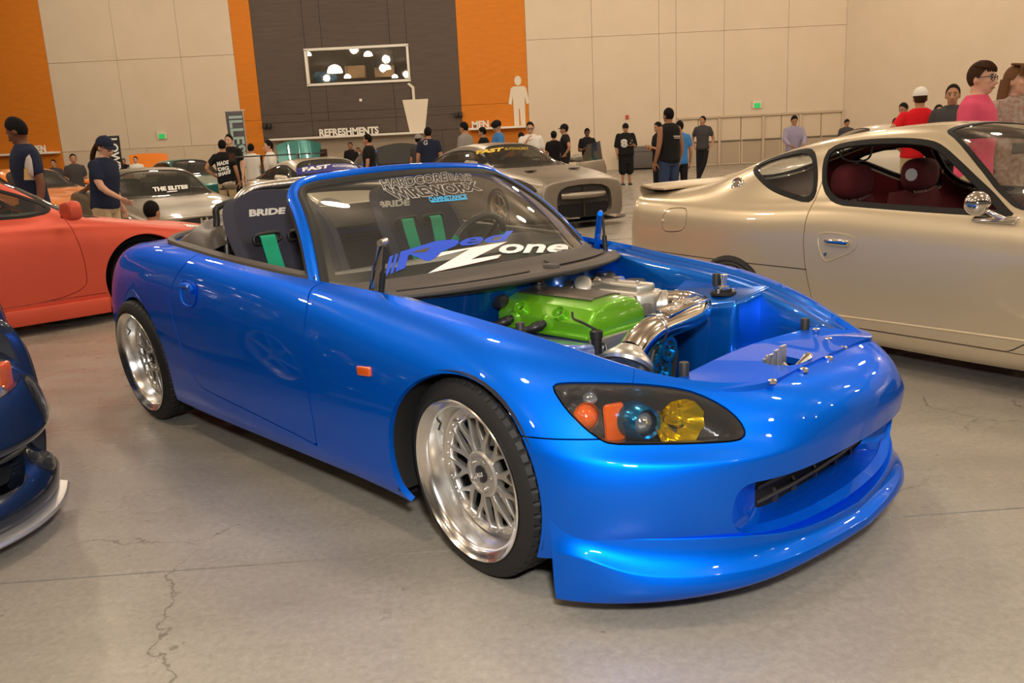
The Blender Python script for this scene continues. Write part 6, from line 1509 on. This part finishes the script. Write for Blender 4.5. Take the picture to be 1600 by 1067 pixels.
def person(px, py, Y, face, label, skin='tan', shirt='black', pants='jeans', hair='black', hat=None, arms=('down', 'down'), fat=1.0, nod=0, turn=0, lean=0, shorts=False, legs='stand', detail=1, style='short', name='person', H=None, tank=False, sleeve=.55, glasses=False, phone=False, crouch=False, long_shirt=0):
    d = (px - 800) * _r - (py - 533.5) * _u + F_PX * _fw; t = Y / d.y; X, Z = t * d.x, CAM_H + t * d.z
    H = H or Z; k = H / 1.75; e = empty('person', (X, Y, 0), rad(face), label, 'person', None); vox = .012 if detail > 1 else .017
    hipz, shz, hx = .92, 1.43, 0.0
    ln = rad(lean)
    def L_(p):   # lean the upper body about the hips
        x, y, z = p
        if z > hipz: dz = z - hipz; return (x * math.cos(ln) + dz * math.sin(ln), y, hipz + dz * math.cos(ln) - x * math.sin(ln))
        return p
    drop = 0.0; Z0 = Z
    if crouch: drop = 1.75 - Z / k
    def T_(m): return m.tr(0, 0, -drop).sc(k) if drop else m.sc(k)
    def torso(g, lo=.86, hi=1.50):
        R = [((0, 0, .84), .105, .15), ((0, 0, .90), .118 * fat, .168 * (1 + (fat - 1) * .8)), ((.0, 0, 1.02), .112 * fat, .152 * fat), ((.005, 0, 1.15), .116 * fat, .155 * fat), ((.005, 0, 1.28), .122 * (1 + (fat - 1) * .7), .172 * (1 + (fat - 1) * .6)), ((-.005, 0, 1.38), .112, .182), ((-.01, 0, 1.435), .092, .165), ((-.012, 0, 1.475), .07, .11), ((-.01, 0, 1.50), .058, .07)]
        return rings([(L_((c[0], c[1], c[2])), dx + g, dy + g) for c, dx, dy in R if lo <= c[2] <= hi])
    # arms
    A = {}
    for sd, an in zip((1, -1), arms):
        sh = np.array([-.01, sd * .175 * (1 + (fat - 1) * .35), 1.40]); el, wr = ARMS[an]
        P = [sh, sh + np.array([el[0], sd * el[1], el[2]]), sh + np.array([wr[0], sd * wr[1], wr[2]])]; A[sd] = [np.array(L_(tuple(q))) for q in P]
    # legs
    lg = {}
    for sd in (1, -1):
        hp = np.array([0, sd * .088, .90]); kn = np.array([.015, sd * .10, .49]); an_ = np.array([-.015, sd * .105, .085])
        if legs == 'cross' and sd == 1: kn = np.array([.05, .05, .49]); an_ = np.array([.08, -.10, .085])
        if legs == 'walk': kn = np.array([.06 + sd * .08, sd * .09, .50]); an_ = np.array([sd * .18, sd * .09, .09])
        if crouch: kn = np.array([.36, sd * .16, drop + .46]); an_ = np.array([.10, sd * .14, drop + .085])
        lg[sd] = (hp, kn, an_)
    hd = np.array(L_((.015, 0, 1.615))); nk = np.array(L_((-.012, 0, 1.44)))
    nd, tu = rad(nod), rad(turn)
    Rn = np.array([[math.cos(nd), 0, math.sin(nd)], [0, 1, 0], [-math.sin(nd), 0, math.cos(nd)]]); Rt = np.array([[math.cos(tu), -math.sin(tu), 0], [math.sin(tu), math.cos(tu), 0], [0, 0, 1]]); RH = Rt @ Rn
    def hm(m): return M(m.V @ RH.T + hd, m.F)
    body = M(); head = M()
    sk_ = ell((-.008, 0, .022), (.094, .076, .104), 24, 16); head.add(sk_)
    head.add(ell((.030, 0, -.048), (.058, .056, .070), 18, 12), ell((.052, 0, -.092), (.030, .030, .024), 12, 8), ell((.060, 0, .018), (.024, .052, .016), 14, 8))
    head.add(limb([(.082, 0, .012), (.098, 0, -.014), (.108, 0, -.036)], [.009, .012, .015], 8), ell((.096, .012, -.040), (.010, .009, .008), 8, 6), ell((.096, -.012, -.040), (.010, .009, .008), 8, 6))
    head.add(ell((.070, 0, -.070), (.022, .026, .010), 12, 7), ell((.058, .042, -.020), (.026, .020, .022), 10, 7), ell((.058, -.042, -.020), (.026, .020, .022), 10, 7))
    for sd in (1, -1): head.add(ell((-.012, sd * .079, -.010), (.019, .010, .031), 10, 8))
    body.add(hm(head), limb([nk, nk * .4 + hd * .6 + np.array([-.01, 0, -.03]), hd + np.array([-.02, 0, -.02])], [.062, .056, .056]), torso(0))
    ex = M()
    for sd in (1, -1):
        a = A[sd]; f_ = 1 + (fat - 1) * .5; body.add(limb(a, [.052 * f_, .042 * f_, .027], 12))
        dv = a[2] - a[1]; n_ = np.array([.2, -sd * 1.0, .25]); ex.add(hand(a[2] - dv / np.linalg.norm(dv) * .01, dv, n_, sd, 1.0 if arms[0 if sd == 1 else 1] in ('phone', 'reach') else .55, 1.0))
        body.add(limb(lg[sd], [.085 * (1 + (fat - 1) * .5), .056, .038], 12), ell(tuple(lg[sd][2] + np.array([.06, 0, -.05])), (.11, .04, .035), 12, 8))
    bo = fuse_obj('body', T_(body), 'skin_' + skin, e, vox * k, 3, T_(ex))
    # clothing
    if shirt:
        g = .016; s_ = torso(g, .84 - long_shirt)
        if long_shirt: s_.add(rings([((0, 0, .62), .15, .20), ((0, 0, .75), .14, .19), ((0, 0, .90), .13, .18)]))
        if not tank:
            for sd in (1, -1):
                a = A[sd]; m_ = a[0] * (1 - min(sleeve, 1)) + a[1] * min(sleeve, 1); pts = [a[0] + np.array([0, -sd * .005, .0]), a[0] * .5 + m_ * .5, m_]
                if sleeve > 1: pts.append(a[1] * .1 + a[2] * .9)
                s_.add(limb(pts, ([.072, .069, .066] + ([.040] if sleeve > 1 else []))[:len(pts)] if fat < 1.2 else [.092, .088, .084], 12))
        fuse_obj('shirt', T_(s_), 'cloth_' + shirt, e, vox * k, 3)
    if pants:
        p_ = rings([((0, 0, .80), .10, .15), ((0, 0, .86), .118 * fat, .168 * fat), ((0, 0, .96), .122 * fat, .166 * fat)])
        for sd in (1, -1):
            a = lg[sd]; end = a[2] + np.array([0, 0, .0]) if not shorts else a[1] * .85 + a[2] * .15
            mid_ = a[1] if not shorts else a[0] * .45 + a[1] * .55
            p_.add(limb([a[0], mid_, end], [.098 * fat, (.076 if not shorts else .092) * fat, (.064 if not shorts else .088) * fat], 12))
        fuse_obj('trousers' if not shorts else 'shorts', T_(p_), 'cloth_' + pants, e, vox * k, 3)
    for sd in (1, -1):
        a = lg[sd][2]; sh_ = ell((0, 0, 0), (.145, .050, .050), 16, 10); sh_.V[:, 2] = np.maximum(sh_.V[:, 2], -.032); so = obj('shoe', T_(sh_.tr(a[0] + .055, a[1], .036 + (a[2] - .085))), 'shoe_dark', e)
        if detail > 1 or shorts: obj('sole', T_(prism([(q[0] * .15 + a[0] + .055, q[1] * .053 + a[1]) for q in [(math.cos(t), math.sin(t)) for t in np.linspace(0, 2 * PI, 18, endpoint=False)]], .016).tr(0, 0, a[2] - .085)), 'shoe_sole', so)
    # face
    for sd in (1, -1):
        eo = obj('eye', T_(hm(ell((.078, sd * .031, .004), (.010, .014, .008), 12, 8))), 'eye_white', e); obj('iris', T_(hm(ell((.086, sd * .031, .004), (.0040, .0085, .0070), 10, 6))), 'eye_dark', eo)
        obj('eyebrow', T_(hm(tube(cr([(.086, sd * .014, .024), (.087, sd * .032, .029), (.076, sd * .050, .023)], 8), [.003, .004, .004, .004, .004, .0035, .003, .002], 6))), 'hair_' + hair if hair else 'hair_black', e)
    obj('mouth', T_(hm(tube(cr([(.078, .026, -.070), (.092, .010, -.070), (.094, 0, -.071), (.092, -.010, -.070), (.078, -.026, -.070)], 12), [.003] + [.006] * 10 + [.003], 6))), 'lip_skin', e)
    if hair:
        hr = ell((-.010, 0, .028), (.101, .083, .109), 30, 22)
        if style == 'flat': hr.V[:, 2] = np.where(hr.V[:, 2] > .10, .10 + (hr.V[:, 2] - .10) * 1.35, hr.V[:, 2])
        fr = lambda V: np.maximum(V[:, 0] * .95 - .004 - V[:, 2] * .62, -.030 - V[:, 2] + np.clip(V[:, 0], -.2, .05) * .5)   # hairline and nape
        h_ = hr.split(fr)[0]
        if len(h_.F):
            ho = obj('hair', T_(hm(h_.thick(.009))), 'hair_' + hair, e)
            if style == 'fringe':
                fb = M()
                for i in range(9):
                    y = -.07 + .0175 * i; fb.add(tube(cr([(-.03, y * .9, .132 - abs(y) * .5), (.045, y, .120 - abs(y) * .55), (.086 - abs(y) * .4, y + .012, .078), (.094 - abs(y) * .45, y + .02, .046)], 10), [.008] + [.012] * 5 + [.011, .010, .008, .004], 6))
                obj('fringe', T_(hm(fb)), 'hair_' + hair, ho)
            if style in ('long', 'pony'):
                lh = M()
                for i in range(13 if style == 'long' else 5):
                    a_ = rad(100 + 160 * i / 12) if style == 'long' else rad(170 + 5 * i)
                    c0 = np.array([.095 * math.cos(a_) - .01, .088 * math.sin(a_), .02]); q = .0 if style == 'long' else .02
                    lh.add(tube(cr([c0, c0 + [-.015 - q, .006 * math.sin(a_), -.10], c0 + [-.02 - q, .012 * math.sin(a_), -.20], c0 + [-.01, .01 * math.sin(a_), -.34]], 12), [.022] * 7 + [.020, .018, .015, .010, .004], 7))
                obj('long_hair' if style == 'long' else 'ponytail', T_(hm(lh)), 'hair_' + hair, ho)
                if style == 'long': fb = M(); [fb.add(tube(cr([(-.02, -.07 + .0175 * i, .138), (.06, -.07 + .0175 * i, .125), (.094 - abs(-.07 + .0175 * i) * .45, -.07 + .0175 * i, .07), (.098 - abs(-.07 + .0175 * i) * .5, -.07 + .0175 * i, .035)], 8), .011, 6)) for i in range(9)]; obj('fringe', T_(hm(fb)), 'hair_' + hair, ho)
    if hat:
        kind, cm = hat; dome = ell((-.008, 0, .045), (.110, .092, .105), 28, 18).split(lambda V: .035 - V[:, 2])[0]
        if kind == 'turban': dome = ell((-.012, 0, .065), (.118, .105, .095), 28, 16); 
        if kind == 'beanie': dome = ell((-.008, 0, .040), (.108, .092, .112), 28, 18).split(lambda V: .030 - V[:, 2])[0]
        co = obj({'turban': 'turban', 'beanie': 'beanie'}.get(kind, 'cap'), T_(hm(dome.thick(.006) if kind != 'turban' else dome)), 'cloth_' + cm, e)
        if kind == 'turban':
            for i in range(4): obj('turban_fold', T_(hm(tube(cr([(.085, .07 - .05 * i + .02, .02 + .03 * i), (.105, 0, .07 + .012 * i), (.08, -.075, .04 + .02 * i)], 10), .012, 6))), 'cloth_' + cm, co)
        if kind in ('cap', 'capback'):
            sg = 1 if kind == 'cap' else -1; a = np.linspace(-1.25, 1.25, 13); br = grid(np.array([[(sg * .088 * math.cos(t) - .008, .080 * math.sin(t), .040), (sg * (.088 * math.cos(t) + .075 * math.cos(t) ** .7) - .008, .084 * math.sin(t), .034 - .02 * abs(math.sin(t)))] for t in a]))
            obj('brim', T_(hm(br.thick(.006))), 'cloth_' + cm, co); obj('button', T_(hm(ell((-.008, 0, .152), (.008, .008, .005), 8, 6))), 'cloth_' + cm, co)
    if glasses:
        gl_ = M()
        for sd in (1, -1):
            fr_ = chaikin(np.array([(sd * .010, .016), (sd * .055, .018), (sd * .056, -.010), (sd * .046, -.020), (sd * .018, -.020), (sd * .011, -.008)]), 1); gl_.add(tube([(.097 - abs(y) * .12, y, z + .002) for y, z in fr_], .0032, 6, True)); gl_.add(tube([(.090, sd * .056, .012), (.03, sd * .082, .012), (-.015, sd * .084, .006)], .0032, 6))
        gl_.add(tube([(.097, -.011, .006), (.099, 0, .008), (.097, .011, .006)], .003, 6)); obj('glasses', T_(hm(gl_)), 'glasses_black', e)
    if phone:
        a = A[-1 if arms[1] in ('phone', 'chin') else 1]; c = a[2] + (a[2] - a[1]) / np.linalg.norm(a[2] - a[1]) * .09 + np.array([0, 0, .03]); q = T_(bevel(box(0, 0, 0, .012, .07, .13), .005).rot('y', -30).tr(*c))
        po = obj('mobile_phone', M(q.V @ np.array([[math.cos(rad(face)), -math.sin(rad(face)), 0], [math.sin(rad(face)), math.cos(rad(face)), 0], [0, 0, 1]]).T + np.array([X, Y, 0]), q.F), 'phone_black', label='small dark phone in the hand of the ' + ' '.join(label.split()[:6]), cat='phone')
    e['px'] = 0; del e['px']; return e, T_, (X, Y, H), A
P_ = person
# nearest first
P_(32, 183, 8.45, -138, 'young man in a navy graphic T-shirt looking down at the far left', 'dark', 'navy', 'jeans', 'black', nod=24, turn=-42, arms=('down', 'down'), detail=2, style='flat', lean=3)
P_(148, 213, 9.75, -12, 'man with a ponytail, navy cap and navy T-shirt reaching to his right', 'light', 'navy', 'khaki', 'brown', ('cap', 'navy'), ('down', 'reach'), nod=18, detail=2, style='pony', glasses=True, lean=8, fat=1.12)
P_(1533, 95, 6.6, -42, 'man in a pink T-shirt and black glasses beyond the champagne coupe', 'light', 'pink', 'khaki', 'brown', arms=('down', 'down'), detail=3, style='fringe', glasses=True, turn=-8)
P_(1589, 101, 7.25, -75, 'woman with long brown hair at the right edge', 'light', 'pattern', 'jeans', 'lightbrown', detail=3, style='long', arms=('down', 'down'), long_shirt=.3, turn=18)
P_(1439, 137, 11.0, 75, 'man in a red T-shirt and white cap seen from behind', 'tan', 'red', 'khaki', 'brown', ('cap', 'white'), ('hip', 'hip'), fat=1.18, detail=2)
P_(1490, 131, 10.6, -120, 'dark-haired man in a dark shirt behind the man in pink', 'tan', 'charcoal', 'darkpants', 'black', detail=2)
P_(1413, 160, 17.0, -150, 'man in black behind the man in red, looking down', 'tan', 'black', 'darkpants', 'black', nod=20)
P_(1467, 163, 15.0, -100, 'half-hidden dark-haired person behind the dark-shirted man', 'tan', 'charcoal', 'darkpants', 'black')
P_(1045, 168, 14.5, 118, 'man in a black tank top seen from behind', 'mid', 'black', 'jeans', 'black', tank=True, arms=('down', 'down'), detail=2, fat=1.08)
P_(1062, 188, 16.6, 100, 'person in a bright blue T-shirt hidden behind the tank top', 'tan', 'blue', 'darkpants', 'black')
P_(1029, 190, 18.5, -160, 'person in a black T-shirt just left of the tank top man', 'tan', 'black', 'darkpants', 'black', arms=('phone', 'phone'), nod=15)
E8 = P_(977, 193, 24.5, -82, 'heavy man in a black number 8 jersey looking at his phone', 'tan', 'black', 'black', 'black', ('beanie', 'black'), ('phone', 'down'), fat=1.42, shorts=True, nod=15, phone=True, sleeve=.9, long_shirt=.12)
P_(1098, 181, 25.5, -110, 'man in a grey T-shirt and dark jeans standing with crossed legs', 'tan', 'charcoal', 'darkpants', 'black', arms=('pocket', 'pocket'), legs='cross', turn=-25)
P_(1241, 180, 20.0, -95, 'man in a lavender shirt looking down', 'tan', 'lavender', 'darkpants', 'black', nod=28, sleeve=1.5, arms=('reach', 'reach'), fat=1.1)
P_(1323, 189, 25.0, -90, 'dark-haired head just showing over the white coupe roof', 'tan', 'charcoal', 'darkpants', 'black', H=1.55, nod=30)
P_(917, 200, 23.5, -85, 'man in a black T-shirt looking at a phone beside the open grey door', 'dark', 'black', 'khaki', 'black', arms=('phone', 'phone'), nod=22, phone=True)
P_(882, 194, 21.8, 175, 'man in black with a cap turned to the left, hand on hip', 'tan', 'black', 'darkpants', 'black', ('cap', 'black'), ('hip', 'down'))
P_(865, 205, 22.5, 80, 'person in black T-shirt and cap seen from behind by the grey coupe', 'tan', 'black', 'darkpants', 'black', ('cap', 'black'))
P_(828, 190, 17.6, -95, 'man with glasses and white T-shirt holding his hand to his mouth', 'light', 'white', 'jeans', 'black', arms=('down', 'chin'), nod=14, glasses=True, detail=2, fat=1.1)
P_(814, 207, 24.0, 90, 'black cap showing behind the man in white', 'tan', 'black', 'darkpants', 'black', ('cap', 'black'))
P_(777, 189, 20.5, -165, 'bearded man in a black turban and sky blue shirt', 'tan', 'blue', 'darkpants', None, ('turban', 'black'), ('cross', 'down'), nod=20)
P_(754, 198, 21.0, 165, 'short-haired man in a black T-shirt left of the turban', 'tan', 'black', 'darkpants', 'black', nod=10)
P_(725, 190, 19.2, 150, 'man in a light grey T-shirt facing left behind the grey coupe', 'tan', 'grey', 'jeans', 'black', nod=10, fat=1.1)
P_(668, 198, 18.4, 95, 'man in a navy T-shirt seen from behind above the blue roadster screen', 'tan', 'navy', 'jeans', 'black', fat=1.1, detail=2)
P_(653, 210, 20.4, 60, 'person in a grey cap left of the navy T-shirt', 'tan', 'charcoal', 'jeans', 'black', ('cap', 'grey'))
P_(574, 209, 18.2, 170, 'man with dark hair facing left in front of the shutter', 'tan', 'black', 'darkpants', 'black', arms=('down', 'chin'))
P_(547, 222, 28.5, -90, 'small dark-haired person far behind the teal bonnet', 'mid', 'black', 'darkpants', 'black')
P_(419, 219, 17.0, -165, 'smiling man in a white T-shirt facing left', 'light', 'white', 'jeans', 'black', turn=10, detail=2, style='flat')
P_(391, 224, 20.0, 95, 'man in a white T-shirt seen from behind', 'tan', 'white', 'jeans', 'black')
P_(357, 210, 19.2, -100, 'smiling man in black facing the camera by the tall banner', 'light', 'black', 'darkpants', 'black', style='flat')
E2 = P_(346, 218, 17.2, 92, 'man in a black lettered T-shirt and khaki shorts seen from behind', 'tan', 'black', 'khaki', 'black', arms=('hip', 'down'), detail=2)
P_(113, 240, 19.5, -60, 'dark-haired person half hidden behind the ponytail man', 'tan', 'charcoal', 'jeans', 'black')
P_(27, 246, 20.0, -120, 'man in a grey T-shirt behind the young man at the far left', 'light', 'grey', 'jeans', 'black', nod=20, H=1.56)
P_(212, 250, 27.0, -80, 'small distant person in a white and black top near the exit sign', 'light', 'white', 'jeans', 'black', H=1.5)
P_(168, 252, 30.5, -80, 'distant dark-haired person left of the black vertical banner', 'tan', 'charcoal', 'jeans', 'black', H=1.48)
P_(193, 249, 32.5, -80, 'distant dark-haired person right of the black vertical banner', 'tan', 'black', 'jeans', 'black', H=1.5)
P_(84, 258, 24.0, -80, 'distant dark-haired person between the two men in navy', 'tan', 'charcoal', 'jeans', 'black', H=1.5)
P_(234, 313, 9.15, 75, 'dark-haired person crouching behind the matte red coupe', 'tan', 'charcoal', 'jeans', 'black', crouch=True, H=1.62)
# prints on shirts
class Flat:   # camera-side tracing for a single object in world coordinates
    eye = np.array([0, 0, CAM_H])
    def ray(s, px, py): d = np.array((px - 800) * _r - (py - 533.5) * _u + F_PX * _fw); return d / np.linalg.norm(d)
def shirt_mesh(root, part='shirt'):
    o = [c for c in root.children if c.name.startswith(part)][0]; a = root.rotation_euler[2]; R = np.array([[math.cos(a), -math.sin(a), 0], [math.sin(a), math.cos(a), 0], [0, 0, 1]])
    return o, M(np.array([v.co[:] for v in o.data.vertices]) @ R.T + np.array(root.location), [list(p.vertices) for p in o.data.polygons]), R
def shirt_print(root, t, quad, m, b=.03, poly=None):
    o, s_, R = shirt_mesh(root); w = decal(Flat(), s_, text_m(t, 1, b) if t else flatpoly(poly), quad, .008); w.V = (w.V - np.array(root.location)) @ R; obj('shirt_print', w, m, o, smooth=False)
shirt_print(E8[0], '8', [(969, 218), (980, 217), (981, 230), (971, 231)], 'decal_silver', .06)
for t, q in (('MADE', [(339, 253), (357, 250), (357, 256), (340, 260)]), ('DIG', [(340, 262), (357, 259), (358, 265), (342, 268)]), ('SHAKE', [(341, 270), (360, 265), (360, 271), (342, 276)])): shirt_print(E2[0], t, q, 'decal_white', .05)
ppl = [o for o in bpy.data.objects if o.get('category') == 'person']
def by(s): return [o for o in ppl if s in o['label']][0]
A0 = by('far left looking') if any('far left looking' in o['label'] for o in ppl) else by('navy graphic')
shirt_print(A0, None, [(37, 243), (52, 240), (54, 281), (39, 281)], 'decal_silver', poly=[(0, 0), (1, 0), (.95, .35), (.8, .8), (.6, 1), (.3, .9), (.1, .6)])
shirt_print(A0, None, [(38, 262), (50, 264), (52, 281), (38, 281)], 'decal_yellow', poly=[(0, 0), (1, 0), (.8, .5), (.4, 1), (0, .9)])
shirt_print(by('tank top seen'), None, [(1052, 212), (1068, 212), (1068, 213.6), (1052, 213.6)], 'decal_silver', poly=[(0, 0), (1, 0), (1, 1), (0, 1)])
shirt_print(by('tank top seen'), None, [(1053, 215), (1067, 215), (1067, 216.2), (1053, 216.2)], 'decal_silver', poly=[(0, 0), (1, 0), (1, 1), (0, 1)])
shirt_print(by('navy T-shirt seen from behind above'), 'G', [(662, 220), (668, 219), (668, 226), (662, 227)], 'decal_silver', .02)
# ------------------------------------------------------------------ feather banners
mat('banner_black', (.02, .02, .022), .7); mat('banner_slate', (.10, .095, .11), .7); mat('print_mint', (.36, .48, .46), .6)
def banner(px0, py0, px1, py1, Y, mt_, label, w):
    tl = px_wall(px0, py0, Y); br = px_wall(px1, py1, Y); e = empty('banner_flag', (tl[0], Y, 0), label=label, cat='banner')
    W_ = br[0] - tl[0]; top = tl[2]; bot = br[2]
    fl = obj('flag', M(grid(np.array([[(W_ * u, .02 * math.sin(5 * v + 3 * u), bot + (top - bot) * v) for u in np.linspace(0, 1, 7)] for v in np.linspace(0, 1, 12)])).V, grid(np.zeros((12, 7, 3))).F).thick(.004), mt_, e)
    px = 0 if w == 'l' else W_; obj('pole', cyl((px, .03, 0), (px, .03, top + .06), .018, n=8), 'alloy_cast', e); obj('top_rod', cyl((-.06, .03, top + .01), (W_ + .10, .03, top + .03), .012, n=6), 'alloy_cast', e)
    obj('foot', lathe([(.22, 0), (.22, .02), (.03, .05), (.03, .12)], 18).tr(px, .03, 0), 'black_plastic', e); return e, fl, W_, top, bot
b1 = banner(166, 213, 193, 262, 27.0, 'banner_black', 'black vertical banner with large white letters', 'l')
def ban_text(B, t, m, rot, w, h, x, z, parent):
    q = fitbox(text_m(t, 1, .03), w, h); q = M(np.stack([q.V[:, 0], 0 * q.V[:, 0], q.V[:, 1]], 1), q.F).rot('y', rot); obj('banner_lettering', q.tr(x, -.035, z), m, parent, smooth=False)
ban_text(b1, 'LOWBALL', 'decal_white', 90, 1.5, .27, b1[2] * .52, b1[3] - .82, b1[1])
b2 = banner(352, 175, 386, 240, 26.0, 'banner_slate', 'slate grey vertical banner with mint lettering', 'r')
ban_text(b2, 'ILLEST', 'print_mint', 90, 1.35, .40, b2[2] * .58, b2[3] - .80, b2[1])
b3 = banner(20, 213, 36, 262, 27.0, 'banner_slate', 'dark banner on a pole behind the young man at the far left', 'l')
# green bag by the man with the phone
p = px_wall(926, 252, 23.2); bgm = bevel(prism([(-.10, 0), (.10, 0), (.12, .42), (-.12, .42)], .06, 'xz'), .015); mat('bag_green', (.02, .45, .05), .6)
bg_ = obj('shopping_bag', bgm.tr(p[0], 23.2, .42), 'bag_green', label='bright green bag hanging beside the man with the phone', cat='bag')
obj('bag_handle', tube(cr([(p[0] - .06, 23.23, .84), (p[0] - .05, 23.23, .92), (p[0] + .05, 23.23, .92), (p[0] + .06, 23.23, .84)], 12), .008, 6), 'bag_green', bg_)
